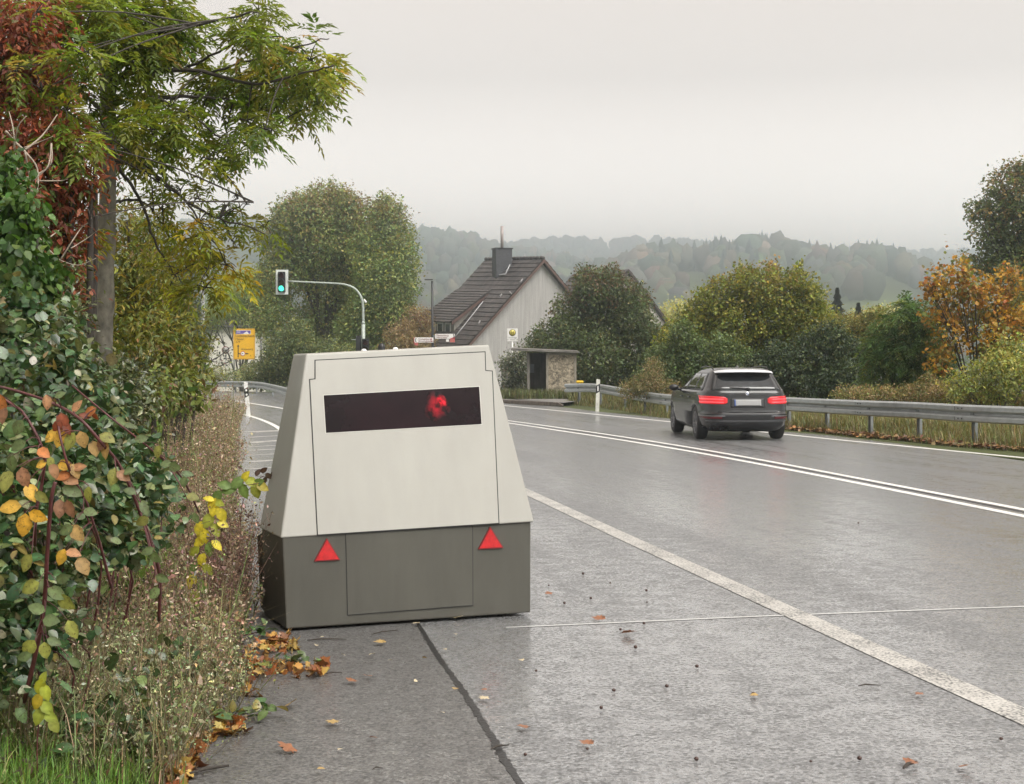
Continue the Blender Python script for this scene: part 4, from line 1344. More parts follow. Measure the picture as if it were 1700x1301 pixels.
def build_lamp():
    D = 76.0
    foot = W(719, 640, D); foot.z = 0
    root = empty('street_lamp', foot, 'slim dark street lamp with a short flat head facing left before the grey house', 'street lamp')
    g = MB(); g.tube([foot, Vector((foot.x, D, 1.2)), W(718.2, 560, D), W(717.4, 466, D)], [.095, .08, .07, .055], 10); g.build('pole', M['blackpole'], root)
    t = W(717.4, 465, D)
    g = MB(); g.box((t.x - .17, D, t.z + .03), (.44, .2, .05), bev=.02); g.build('lamp_head', M['blackpole'], root)
    g = MB(); g.box((t.x - .22, D, t.z - .0), (.24, .14, .012)); g.build('lamp_glass', M['grey_refl'], root)
build_lamp()
def build_finger(px0, px1, y0, y1, arrow, D, label, extra):
    k = D / F
    a, b = W(px0, y0, D), W(px1, y1, D)
    c = (a + b) / 2
    root = empty('route_sign', (c.x, D, b.z), label, 'route sign', 'white and red route arrows on the lamp post')
    w, h = b.x - a.x, a.z - b.z
    def P(u, v, o=0): return Vector((a.x + u * w, D - o, a.z - v * h))
    def poly(nm, pts, m, o):
        g = MB(); g.prism([tuple(P(u, v, o)) for u, v in pts], (0, .003, 0)); return g.build(nm, m, root)
    g = MB(); g.box((c.x, D, c.z), (w, .02, h), bev=.006); g.build('sign_panel', M['sign_white'], root)
    if arrow == '<':
        poly('arrow', [(.10, .08), (.14, .08), (.085, .5), (.14, .92), (.10, .92), (.045, .5)], M['sign_black'], .014)
        poly('red_edge', [(.0, 0), (.05, 0), (.012, .5), (.05, 1), (0, 1)], M['sign_red'], .0125)
        poly('pictogram', [(.86, .2), (.93, .2), (.93, .42), (.86, .42)], M['sign_red'], .014)
        poly('pictogram', [(.86, .62), (.93, .62), (.93, .84), (.86, .84)], M['sign_red'], .014)
        s, u = extra, .24
    else:
        poly('arrow', [(.90, .02), (.94, .02), (.985, .5), (.94, .98), (.90, .98), (.945, .5)], M['sign_black'], .014)
        poly('red_edge', [(.74, .98), (.955, .62), (1, .62), (1, 1.0), (.74, 1.0)], M['sign_red'], .0125)
        s, u = extra, .06
    for i, ln in enumerate(s):
        text_part('lettering', ln, .135, Vector(P(u, .3 + .42 * i, .014)) - Vector((c.x, D, b.z)), mat('sign_text_dark', (.16, .03, .035), .5), root)
    g = MB()
    if arrow == '<':
        q0, q1 = W(688, 568.5, D), W(694, 573, D); g.box(((q0.x + q1.x) / 2, D, (q0.z + q1.z) / 2), (q1.x - q0.x, .015, q0.z - q1.z), bev=.01); g.build('red_tab', mat('red_tab', (.45, .12, .11), .4), root)
        g = MB(); q0 = W(719.5, 566, D); g.box((q0.x - .03, D + .04, c.z), (.14, .03, .12)); g.build('clamp', M['steel_dark'], root)
    else:
        q0, q1 = W(747, 562.5, D), W(755, 568, D); g.box(((q0.x + q1.x) / 2, D, (q0.z + q1.z) / 2), (q1.x - q0.x, .015, q0.z - q1.z), bev=.01); g.build('red_tab', mat('red_tab', (.45, .12, .11), .4), root)
        g = MB(); q0, q1 = W(740.5, 563, D), W(745.5, 567, D); g.box(((q0.x + q1.x) / 2, D, (q0.z + q1.z) / 2), (q1.x - q0.x, .015, q0.z - q1.z)); g.build('number_tab', M['sign_white'], root)
        g = MB(); q0 = W(720.5, 559, D); g.box((q0.x + .05, D + .04, c.z), (.16, .03, .12)); g.build('clamp', M['steel_dark'], root)
build_finger(687, 719.5, 560, 568.5, '<', 75.85, 'white route arrow pointing left on the lamp post, the lower of the two', ['Klinkenberg', 'Brüninghausen'])
build_finger(722.5, 755, 554, 562.3, '>', 75.85, 'white route arrow pointing right on the lamp post, the upper of the two', ['Plettenberg', 'Herscheid'])

def build_busstop():
    D = 68.0
    c = W(850.8, 555, D)
    root = empty('bus_stop_sign', (c.x, D, .12), 'white bus stop sign with a yellow and green H above the shelter', 'bus stop sign')
    k = D / F
    z1, z0 = W(0, 545.2, D).z, W(0, 566.3, D).z
    w = 17.4 * k
    g = MB(); g.box((c.x, D, (z0 + z1) / 2), (w, .03, z1 - z0), bev=.01); g.build('sign_panel', M['sign_white'], root)
    cz = W(0, 552, D).z; r = 5.7 * k
    o = Vector((c.x, D, .12))
    gr = mat('stop_green', (.13, .12, .02), .4); ye = mat('stop_yellow', (.58, .48, .10), .4)
    g = MB(); g.lathe([(0, -.020), (r, -.020), (r, -.012)], (c.x, D, cz), axis='Y', seg=28); g.build('ring', gr, root)
    g = MB(); g.lathe([(0, -.024), (r * .80, -.024), (r * .8, -.016)], (c.x, D, cz), axis='Y', seg=28); g.build('disc', ye, root)
    text_part('letter', 'H', r * 1.35, Vector((c.x, D - .026, cz)) - o, gr, root, align='CENTER')
    dk = mat('stop_text', (.12, .14, .12), .5)
    text_part('lettering', 'Oberbrügge', .085, Vector((c.x, D - .018, W(0, 560.2, D).z)) - o, dk, root, align='CENTER')
    text_part('lettering', '55   Nierhof   58', .075, Vector((c.x, D - .018, W(0, 563.4, D).z)) - o, dk, root, align='CENTER')
    g = MB(); g.tube([(c.x, D + .04, .1), (c.x, D + .04, z0 + .1)], .035, 10); g.build('post', M['white'], root)
build_busstop()

# ------------------------------------------------------------------ bus shelter
def build_shelter():
    D = 61.0
    z = .12
    x0, x1 = W(875.5, 660, D).x, W(957, 660, D).x
    xs = W(906.5, 660, D).x
    dep = 1.9
    root = empty('bus_shelter', ((x0 + x1) / 2, D, z), 'small concrete bus shelter with washed gravel wall and flat roof', 'bus shelter')
    # exposed aggregate
    m, n, l, b = new_mat('exposed_aggregate')
    t = n.new('ShaderNodeTexCoord'); v = n.new('ShaderNodeTexVoronoi'); v.inputs['Scale'].default_value = 14
    l.new(t.outputs['Object'], v.inputs['Vector'])
    r_ = n.new('ShaderNodeValToRGB'); e = r_.color_ramp.elements
    e[0].position = 0; e[0].color = (.10, .085, .06, 1); e[1].position = 1; e[1].color = (.40, .34, .25, 1)
    sp = n.new('ShaderNodeSeparateColor'); l.new(v.outputs['Color'], sp.inputs[0]); l.new(sp.outputs[0], r_.inputs['Fac']); l.new(r_.outputs[0], b.inputs['Base Color'])
    bp = n.new('ShaderNodeBump'); bp.inputs['Strength'].default_value = .8; bp.inputs['Distance'].default_value = .02; bp.invert = True
    l.new(v.outputs['Distance'], bp.inputs['Height']); l.new(bp.outputs[0], b.inputs['Normal']); b.inputs['Roughness'].default_value = .9
    conc = mat('shelter_concrete', (.23, .205, .165), .85, var=.3, scale=3, bump=.3, bscale=20)
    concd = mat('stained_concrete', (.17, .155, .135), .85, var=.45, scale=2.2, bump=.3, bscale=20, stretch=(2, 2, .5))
    zt = W(0, 585, D).z
    h = zt - z
    g = MB(); g.box(((xs + x1) / 2, D + .06, z + h / 2), (x1 - xs - .16, .10, h)); g.build('gravel_wall', m, root)
    g = MB(); g.box((xs + .05, D + .055, z + h / 2), (.10, .13, h - .004), bev=.01); g.box((x1 - .05, D + .055, z + h / 2), (.10, .13, h - .004), bev=.01); g.box(((xs + x1) / 2, D + .055, zt - .05), (x1 - xs - .204, .126, .095)); g.build('wall_frame', conc, root)
    g = MB(); g.box((x1 - .06, D + dep / 2 + .13, z + h / 2), (.12, dep - .02, h - .01)); g.build('side_wall', conc, root)
    g = MB(); g.box(((x0 + x1) / 2, D + dep + .2, z + h / 2), (x1 - x0 - .01, .12, h - .01)); g.build('back_wall', concd, root)
    g = MB(); g.box((x0 + .05, D + dep / 2 + .13, z + h / 2), (.10, dep - .02, h - .01)); g.build('side_wall', concd, root)
    g = MB(); q0, q1 = W(877, 604, D), W(887, 619, D); g.box(((q0.x + q1.x) / 2 + .02, D + dep + .135, (q0.z + q1.z) / 2), ((q1.x - q0.x) * 1.03, .01, q0.z - q1.z)); g.build('notice', mat('notice_paper', (.33, .34, .36), .5, var=.2, scale=4), root)
    g = MB(); q = W(905, 652, D); g.lathe([(0, -.16), (.10, -.14), (.12, .1), (0, .12)], (q.x - .1, D + .5, q.z + .05), seg=12); g.box((q.x - .1, D + .6, q.z + .05), (.03, .3, .03)); g.build('waste_bin', M['black'], root)
    # flat roof overhanging to the left
    xa, xb = W(848, 580, D).x, W(960.5, 580, D).x
    zr, zl = W(0, 582.5, D).z, W(0, 579.3, D).z
    g = MB()
    th = .085
    vs = []
    for zz in (0, th):
        vs += [(xa, D - .28, zl - th + zz + .03), (xb, D - .28, zr - th + zz), (xb, D + dep + .45, zr - th + zz + .06), (xa, D + dep + .45, zl - th + zz + .10)]
    g.add(vs, [(3, 2, 1, 0), (4, 5, 6, 7), (0, 1, 5, 4), (1, 2, 6, 5), (2, 3, 7, 6), (3, 0, 4, 7)])
    g.build('roof', mat('roof_slab', (.13, .12, .105), .6, var=.5, scale=2.5, bump=.4, bscale=12), root)
build_shelter()

# ------------------------------------------------------------------ grey gabled house
def tiles_mat():
    m, n, l, b = new_mat('roof_tiles')
    t = n.new('ShaderNodeTexCoord')
    nz = n.new('ShaderNodeTexNoise'); nz.inputs['Scale'].default_value = 1.1; nz.inputs['Detail'].default_value = 6
    mp = n.new('ShaderNodeMapping'); mp.inputs['Scale'].default_value = (3, 3, 1.2)
    l.new(t.outputs['Object'], mp.inputs['Vector']); l.new(mp.outputs[0], nz.inputs['Vector'])
    r_ = n.new('ShaderNodeValToRGB'); e = r_.color_ramp.elements
    e[0].position = .35; e[0].color = (.028, .025, .026, 1); e[1].position = .68; e[1].color = (.085, .072, .066, 1)
    l.new(nz.outputs['Fac'], r_.inputs['Fac']); l.new(r_.outputs[0], b.inputs['Base Color'])
    b.inputs['Roughness'].default_value = .5
    n2 = n.new('ShaderNodeTexNoise'); n2.inputs['Scale'].default_value = 9; l.new(t.outputs['Object'], n2.inputs['Vector'])
    bp = n.new('ShaderNodeBump'); bp.inputs['Strength'].default_value = .5; bp.inputs['Distance'].default_value = .03
    l.new(n2.outputs['Fac'], bp.inputs['Height']); l.new(bp.outputs[0], b.inputs['Normal'])
    return m
def cladding_mat(name, c):
    m, n, l, b = new_mat(name)
    t = n.new('ShaderNodeTexCoord'); mp = n.new('ShaderNodeMapping'); mp.inputs['Scale'].default_value = (7, 7, .35)
    l.new(t.outputs['Object'], mp.inputs['Vector'])
    nz = n.new('ShaderNodeTexNoise'); nz.inputs['Scale'].default_value = 1.2; nz.inputs['Detail'].default_value = 7; nz.inputs['Roughness'].default_value = .7
    l.new(mp.outputs[0], nz.inputs['Vector'])
    r_ = n.new('ShaderNodeValToRGB'); e = r_.color_ramp.elements
    e[0].position = .35; e[0].color = tuple(x * .78 for x in c) + (1,); e[1].position = .7; e[1].color = tuple(x * 1.18 for x in c) + (1,)
    l.new(nz.outputs['Fac'], r_.inputs['Fac']); l.new(r_.outputs[0], b.inputs['Base Color']); b.inputs['Roughness'].default_value = .8
    return m
TILES = tiles_mat()
def courses(mb, o, along, down, L, Ht, n, lift=.045, jit=.02):
    """lapped tile courses on a plane: o = top corner, along = unit ridge vector, down = unit slope vector"""
    nv = along.cross(down).normalized()
    if nv.z < 0: nv = -nv
    for k in range(n):
        a, b = k * Ht / n, (k + 1) * Ht / n + .05
        seg = 8
        vs = []
        for i in range(seg + 1):
            p = o + along * (L * i / seg)
            w = random.uniform(-jit, jit)
            vs += [p + down * a + nv * .0, p + down * (b + w) + nv * (lift + w * .3), p + down * (b + w) - nv * .0]
        mb.add(vs, [(3 * i, 3 * i + 1, 3 * i + 4, 3 * i + 3) for i in range(seg)] + [(3 * i + 1, 3 * i + 2, 3 * i + 5, 3 * i + 4) for i in range(seg)])
def build_house():
    ph = R(32)
    gdir = Vector((math.cos(ph), math.sin(ph), 0)); rdir_ = Vector((-math.sin(ph), math.cos(ph), 0))
    A = W(903, 429, 90.0)
    L = 6.9
    rid = (rdir_ * L + Vector((0, 0, .34))).normalized()
    B = A + rid * L
    dl = (-gdir + Vector((0, 0, -.985))).normalized(); dr = (gdir + Vector((0, 0, -.99))).normalized()
    gz = -2.5
    foot = Vector(((A.x + B.x) / 2, (A.y + B.y) / 2, gz))
    root = empty('grey_house', foot, 'grey clad house with a steep dark tiled roof, dormer and metal flue', 'house')
    wall = cladding_mat('grey_cladding', (.33, .315, .305))
    SL, SR = 9.9, 7.6
    # gable walls and side walls (set in under the roof)
    e = .12
    def P(s, dn, t, lower=.18):
        pass
    lw = -gdir * 6.7; rw = gdir * 5.1
    def gable(t, nm):
        o = A + rid * t - Vector((0, 0, .22))
        pts = [o, o + dl * (6.7 * 1.404), o + lw * 1.0, o + rw, o + dr * (5.1 * 1.407)]
        a = o + dl * (6.7 * 1.404); b_ = o + dr * (5.1 * 1.407)
        poly = [o, a, Vector((a.x, a.y, gz)), Vector((b_.x, b_.y, gz)), b_]
        g = MB(); g.prism(poly, rdir_ * .2); return g.build(nm, wall, root), poly
    g1, poly = gable(.28, 'gable_wall')
    g2, poly2 = gable(L - .5, 'gable_wall')
    for i in (1, 4):
        p, q = poly[i], poly2[i]
        g = MB(); g.prism([p + rdir_ * .21, q - rdir_ * .01, Vector((q.x, q.y, gz)) - rdir_ * .01, Vector((p.x, p.y, gz)) + rdir_ * .21], gdir * (.2 if i == 1 else -.2)); g.build('side_wall', wall, root)
    roof = empty('roof', (0, 0, 0), None, None); del_ = roof
    bpy.data.objects.remove(roof)
    g = MB()
    courses(g, A + Vector((0, 0, .02)), rid, dl, L, SL, 25)
    courses(g, A + Vector((0, 0, .02)), rid, dr, L, SR, 20)
    # closed deck under the tiles
    for d_, S in ((dl, SL), (dr, SR)):
        nv = rid.cross(d_).normalized(); nv = nv if nv.z > 0 else -nv
        o = A - nv * .03
        g.prism([o, o + rid * L, o + rid * L + d_ * S, o + d_ * S], -nv * .14)
    # ridge caps
    for k in range(18):
        g.tube([A + rid * (k * L / 18) + Vector((0, 0, .03)), A + rid * ((k + 1) * L / 18 - .01) + Vector((0, 0, .05))], [.10, .12], 8)
    roof = g.build('roof', TILES, root)
    # verge boards
    bw = mat('verge_board', (.085, .045, .035), .6, var=.3, scale=4)
    for d_, S in ((dl, SL), (dr, SR)):
        g = MB(); o = A - rid * .03 + Vector((0, 0, -.03)); g.prism([o, o + d_ * S, o + d_ * S + Vector((0, 0, -.2)), o + Vector((0, 0, -.2))], -rdir_ * .03); g.build('verge_board', bw, root)
    nl_ = rid.cross(dl).normalized(); nl_ = nl_ if nl_.z > 0 else -nl_
    def on_roof(px, py, off=0): return ray_plane(px, py, A + nl_ * off, nl_)
    # chimney clad in slate with a metal flue
    slate = mat('slate_cladding', (.045, .045, .05), .55, var=.45, scale=6, bump=.6, bscale=9, stretch=(1, 1, 2.2))
    c = on_roof(833.5, 452)
    ct = W(833.5, 413, c.y)
    hw = 13.5 / F * c.y
    g = MB()
    ha = .5 * hw * 1.35
    g.box((c.x, c.y + .25, (ct.z + c.z - 1.2) / 2), (1.05, .85, ct.z - c.z + 1.2), ph - R(14), bev=.01)
    ch = g.build('chimney', slate, roof)
    g = MB(); g.box((c.x, c.y + .25, ct.z + .03), (1.15, .95, .06), ph - R(14)); g.build('chimney_cap', M['black'], ch)
    g = MB(); a, b_ = W(833.5, 412, c.y + .25), W(833.3, 375, c.y + .25); g.tube([a, a.lerp(b_, .55), b_], .095, 12); g.build('flue_pipe', mat('flue_steel', (.36, .31, .295), .6, .25, var=.2, scale=6), ch)
    g = MB(); g.tube([on_roof(839, 455, .08), on_roof(850, 431, .08)], .035, 5); g.tube([on_roof(824, 456.5, .08), on_roof(839, 455, .08)], .035, 5); g.build('lead_flashing', mat('lead', (.42, .42, .43), .5), ch)
    # long dormer on the left slope: its own shallower roof, cheek and front
    top = on_roof(817, 481)
    base_near = on_roof(757, 556)
    q = ray_plane(750, 533, top, rdir_)       # eave corner of the dormer roof, in the cheek's plane
    dn = (q - top)
    Ld = (B - A).length * .62
    g = MB()
    du = dn.normalized()
    courses(g, top + Vector((0, 0, .05)), rid, du, Ld, dn.length + .15, 13)
    nv = rid.cross(du).normalized(); nv = nv if nv.z > 0 else -nv
    o = top + Vector((0, 0, .02)); g.prism([o, o + rid * Ld, o + rid * Ld + dn, o + dn], -nv * .12)
    dr_ = g.build('dormer_roof', TILES, root)
    g = MB(); o = top - Vector((0, 0, .02)) - rid * .04; g.prism([o, o + dn * 1.01, o + dn * 1.01 + Vector((0, 0, -.2)), o + Vector((0, 0, -.15))], -rid * .03); g.build('dormer_verge', bw, dr_)
    qq = top + dn * .93
    foot_ = ray_plane(752, 566, top, rdir_)
    hit = Vector((qq.x, qq.y, A.z - (A - qq).dot(gdir) * .985))
    g = MB(); ck = mat('cheek_boards', (.17, .16, .14), .8, var=.3, scale=3); g.prism([top + rid * .06, qq + rid * .06, hit + rid * .06 - Vector((0, 0, .2))], rid * .08); g.build('dormer_cheek', ck, dr_)
    g = MB(); f0 = qq + rid * .16; f1 = qq + rid * (Ld - .1); dz = Vector((0, 0, hit.z - qq.z - .3)); g.prism([f0 + Vector((0, 0, -.1)), f1 + Vector((0, 0, -.1)), f1 + dz, f0 + dz], gdir * .1); g.build('dormer_front', ck, dr_)
    for k in range(4):
        a, b_ = .25 + k * .95, .95 + k * .95
        fr = qq - gdir * .02
        g = MB(); g.prism([fr + rid * (.16 + a) + Vector((0, 0, -.25)), fr + rid * (.16 + b_) + Vector((0, 0, -.25)), fr + rid * (.16 + b_) + dz * .85, fr + rid * (.16 + a) + dz * .85], -gdir * .04)
        w_ = g.build('window', mat('window_white', (.5, .5, .47), .5), dr_)
        g = MB(); fr2 = fr - gdir * .042; g.prism([fr2 + rid * (.24 + a) + Vector((0, 0, -.33)), fr2 + rid * (.08 + b_) + Vector((0, 0, -.33)), fr2 + rid * (.08 + b_) + dz * .78, fr2 + rid * (.24 + a) + dz * .78], -gdir * .006); g.build('pane', mat('dark_pane', (.02, .022, .025), .08), w_)
    g = MB(); g.tube([on_roof(756, 558, .09), on_roof(768, 543, .09), on_roof(783, 524, .09), on_roof(802, 500, .09)], .03, 5); g.build('valley_flashing', mat('lead_strip', (.40, .40, .41), .5), roof)
    # light tiles: mended places
    for x, y, x2, y2 in ((794, 538, 797, 532), (829, 493, 833, 488), (846, 484, 849, 488), (862, 470, 868, 463)):
        g = MB(); p_, q_ = on_roof(x, y, .07), on_roof(x2, y2, .07); g.tube([p_, q_], .05, 4); g.build('mended_tile', mat('pale_tile', (.26, .25, .25), .5), roof)
    return gdir, rdir_
HG, HR = build_house()

def build_house2():
    D = 104.0
    A = W(1044, 447, D)
    dr = (HG + Vector((0, 0, -1.02))).normalized(); dl = (-HG + Vector((0, 0, -1.02))).normalized()
    gz = -5.0
    root = empty('white_house', (A.x, D + 3, gz), 'pale rendered house showing one gable edge behind the dark round tree', 'house')
    wall = mat('pale_render', (.46, .42, .39), .85, var=.1, scale=2)
    S = 8.0
    for t, nm in ((.2, 'gable_wall'), (6.5, 'gable_wall')):
        o = A + HR * t - Vector((0, 0, .2))
        a, b_ = o + dl * (S - .5), o + dr * (S - .5)
        g = MB(); g.prism([o, a, Vector((a.x, a.y, gz)), Vector((b_.x, b_.y, gz)), b_], HR * .2); g.build(nm, wall, root)
    for sgn, d_ in ((1, dr), (-1, dl)):
        o = A + HR * .2 + d_ * (S - .5) - Vector((0, 0, .2))
        g = MB(); g.prism([o + HR * .21, o + HR * 6.28, Vector((o.x, o.y, gz)) + HR * 6.28, Vector((o.x, o.y, gz)) + HR * .21], -HG * sgn * .2); g.build('side_wall', wall, root)
    g = MB()
    for d_ in (dl, dr):
        courses(g, A + Vector((0, 0, .02)), HR, d_, 7.0, S, 20)
        nv = HR.cross(d_).normalized(); nv = nv if nv.z > 0 else -nv
        o = A - nv * .03; g.prism([o, o + HR * 7, o + HR * 7 + d_ * S, o + d_ * S], -nv * .2)
    r_ = g.build('roof', TILES, root)
    g = MB(); o = A - HR * .03 - Vector((0, 0, .02)); g.prism([o, o + dr * S, o + dr * S + Vector((0, 0, -.22)), o + Vector((0, 0, -.22))], -HR * .03); g.prism([o - HR * .001, o + dl * S, o + dl * S + Vector((0, 0, -.22)), o + Vector((0, 0, -.22))], -HR * .028); g.build('verge_board', mat('verge_dark', (.05, .035, .03), .6), root)
build_house2()

def build_white_building():
    D = 116.0
    x0, x1 = W(262, 560, D).x, W(434.5, 560, D).x
    zt = W(0, 541, D).z
    x2 = W(441, 560, D + 9).x
    root = empty('white_building', ((x0 + x1) / 2, D + 4, -1), 'low white building with grey roof edge behind the yellow sign', 'building')
    wall = mat('white_render', (.80, .77, .69), .8, var=.06, scale=1.5)
    g = MB()
    gz = -1.0
    vs = [(x0, D, gz), (x1, D, gz), (x2, D + 9, gz), (x0, D + 9, gz), (x0, D, zt), (x1, D, zt), (x2, D + 9, zt), (x0, D + 9, zt)]
    g.add(vs, [(3, 2, 1, 0), (4, 5, 6, 7), (0, 1, 5, 4), (1, 2, 6, 5), (2, 3, 7, 6), (3, 0, 4, 7)]); g.build('wall', wall, root)
    g = MB()
    rz = W(0, 531, D).z
    vs = [(x0 - .4, D - .5, zt - .1), (x1 + .25, D - .5, zt - .1), (x1 + .9, D + 9.4, zt - .1), (x0 - .4, D + 9.4, zt - .1), (x0 - .4, D - .5, zt + .22), (x1 + .25, D - .5, zt + .22), (x1 + .9, D + 9.4, zt + .22), (x0 - .4, D + 9.4, zt + .22), (x0 + 2, D + 4, rz + .5), (x1 - 2, D + 4, rz + .5)]
    g.add(vs, [(3, 2, 1, 0), (0, 1, 5, 4), (1, 2, 6, 5), (2, 3, 7, 6), (3, 0, 4, 7), (4, 5, 9, 8), (5, 6, 9), (6, 7, 8, 9), (7, 4, 8)]); g.build('roof', mat('grey_roofing', (.10, .095, .10), .7, var=.25, scale=2), root)
    g = MB(); g.tube([(x1 - .02, D - .06, gz), (x1 - .02, D - .06, zt - .1)], .07, 8); g.build('downpipe', mat('zinc', (.15, .15, .155), .5, .5), root)
build_white_building()
def build_pole():
    D = 100.0
    a = W(336.5, 470, D)
    root = empty('utility_pole', (a.x, D, 0), 'plain grey concrete utility pole behind the yellow foliage', 'pole')
    g = MB(); g.tube([(a.x, D, -.5), (a.x, D, W(0, 461, D).z)], [.16, .12], 10); g.build('shaft', mat('pole_concrete', (.34, .34, .34), .7, var=.15, scale=4), root)
    g = MB(); z = W(0, 470, D).z; g.box((a.x, D, z), (.5, .08, .08)); g.build('cross_arm', M['steel_dark'], root)
build_pole()

# ------------------------------------------------------------------ trees and bushes beyond the road
def plant(name, foot, label, cat, group=None):
    return empty(name, foot, label, cat, group)

def stems(root, foot, cl, r0, n=7, seg=6, m='bark_dark', up=.5, name='trunk', forks=True):
    """a trunk with limbs reaching into the clumps of the crown"""
    g = MB()
    foot = Vector(foot)
    cs = sorted(cl, key=lambda c: -c[1][0])[:n * 2]
    random.shuffle(cs)
    cen = Vector(np.mean([c[0] for c in cl], axis=0))
    topz = max(c[0][2] for c in cl)
    zf = foot.z + (topz - foot.z) * up
    fork = Vector((foot.x * .7 + cen.x * .3, foot.y * .7 + cen.y * .3, zf))
    limb(g, [foot - Vector((0, 0, .3)), foot.lerp(fork, .5) + Vector((random.gauss(0, .1), 0, 0)), fork], r0, r0 * .65, 4, seg + 2)
    for c, r in cs[:n]:
        e = Vector(c)
        s = foot.lerp(fork, random.uniform(.55, 1.0))
        mid = s.lerp(e, .5) + Vector((0, 0, (e - s).length * .12))
        limb(g, [s, mid, e], r0 * .42, r0 * .08, 4, seg, wob=r0 * .12)
        if forks:
            for _ in range(3):
                d = Vector(rdir(1)[0]) * r[0] * .9
                limb(g, [mid, mid.lerp(e + d, .5), e + d], r0 * .18, r0 * .04, 2, 4)
    return g.build(name, M[m], root)

GAIN = 2.5
def bush(name, label, cat, D, ells, size, ratio, pal, foot_px, r0=.12, cover=3.2, top=None, droop=.3, T=T_RHOMB, tuft=11, tuft_r=2.2, shell=.32,
         n=7, base_z=None, group=None, bark='bark_dark', jit=.22, m='leaf', upn=.6, up=.35, dj=.8, spikes=None, zmin=None):
    gain = GAIN * (1.65 if D > 75 else 1.25 if D in (60, 68) else 1.0)
    pal = [(tuple(min(.6, v * gain) for v in c_), w_) for c_, w_ in pal]
    if top is not None: top = (tuple(v * 2.0 for v in top[0]), top[1], top[2])
    cl = [clump_px(x, y, rx, ry, D, dj) for x, y, rx, ry in ells]
    size *= .8; cover *= 1.25
    fx = W(foot_px, 640, D)
    z = float(ground_z(fx.x, D)) if base_z is None else base_z
    root = plant(name, (fx.x, D, z), label, cat, group)
    ls = LeafSet()
    foliage(ls, cl, size, ratio, pal, cover, tuft, tuft_r, T, droop, shell, jit, top, upn, zmin=z + .02 if zmin is None else zmin)
    if spikes:                                   # upright leading shoots with leaves along them
        sx = []
        for (x0, y0, x1, y1, n_) in spikes:
            for k in range(n_):
                t = k / n_
                w = W(x0 + (x1 - x0) * t + random.gauss(0, 2.5 * (1.1 - t)), y0 + (y1 - y0) * t + random.gauss(0, 1.5), D - 1)
                sx.append(w[:])
        sx = np.array(sx); q = len(sx)
        s = size * np.exp(RNG.normal(0, .2, q))
        ls.add(sx, rdir(q) + np.array((0, 0, -.2)), rdir(q) * .7 + np.array((0, 0, .7)), s, s * ratio, jitter(palette(pal, q), .25), T)
    stems(root, (fx.x, D, z), cl, r0, n, m=bark, up=up)
    ls.build('crown', M[m], root)
    return root

GRN_D = [((.030, .042, .014), 4), ((.042, .052, .018), 3), ((.055, .058, .020), 2)]
# big trees left of the house
bush('broad_tree', 'tall dark green autumn tree with browning top left of the grey house', 'tree', 100,
     [(545, 335, 42, 32), (500, 360, 46, 38), (580, 365, 48, 40), (470, 400, 42, 40), (530, 400, 55, 45), (585, 425, 50, 45), (480, 450, 45, 40), (545, 460, 50, 42), (600, 480, 45, 40),
      (450, 470, 30, 36), (600, 400, 40, 40), (520, 350, 30, 30), (450, 520, 36, 40), (540, 530, 55, 40), (600, 545, 40, 45), (500, 590, 50, 40), (570, 600, 50, 30), (560, 345, 36, 28), (480, 365, 25, 30)],
     .23, .62, [((.048, .062, .020), 4), ((.066, .076, .024), 3), ((.085, .076, .026), 2), ((.034, .048, .017), 2)], 540, .35, 4.2, top=((.11, .078, .03), .5, .62), n=11, up=.35, tuft_r=3.0,
     spikes=[(545, 312, 548, 297, 40), (500, 338, 490, 316, 40), (585, 342, 592, 324, 40), (470, 368, 456, 345, 34), (520, 325, 516, 306, 30), (565, 330, 570, 312, 30), (440, 395, 426, 380, 30)])
bush('broad_tree', 'dense green tree with yellowing right edge just left of the street lamp', 'tree', 96,
     [(645, 360, 30, 28), (650, 400, 40, 40), (620, 420, 40, 40), (668, 430, 26, 36), (640, 460, 48, 45), (670, 480, 22, 40), (630, 510, 50, 45), (665, 530, 28, 36), (630, 570, 50, 40), (640, 345, 18, 20), (600, 540, 40, 40), (655, 600, 40, 30)],
     .22, .62, [((.040, .055, .020), 4), ((.055, .070, .024), 3), ((.085, .088, .026), 2)], 642, .3, 4.2, spikes=[(640, 338, 642, 324, 40), (660, 352, 668, 336, 34), (678, 400, 688, 388, 24), (622, 362, 616, 346, 24)], top=((.11, .085, .026), .45, .68), n=9, tuft_r=3.0)
bush('shrub', 'brown twiggy shrub between the tall trees and the street lamp', 'shrub', 84,
     [(690, 530, 26, 24), (670, 560, 34, 26), (700, 565, 24, 26), (660, 590, 40, 20), (690, 590, 36, 22), (708, 540, 12, 16)],
     .13, .6, [((.085, .062, .034), 4), ((.06, .048, .026), 3), ((.10, .082, .035), 1)], 685, .08, 2.6, n=9, up=.15, top=((.10, .062, .045), .5, .5))
bush('shrub', 'dark mixed shrubs below the mast of the traffic light', 'shrub', 80,
     [(460, 585, 30, 26), (445, 615, 36, 22), (490, 560, 30, 30), (500, 610, 40, 26), (540, 590, 40, 30), (580, 600, 30, 28), (620, 600, 36, 24), (430, 632, 26, 14), (470, 630, 30, 14)],
     .15, .6, [((.026, .034, .014), 4), ((.045, .052, .02), 2), ((.075, .08, .03), 1)], 500, .09, 3.0, n=9, up=.2)
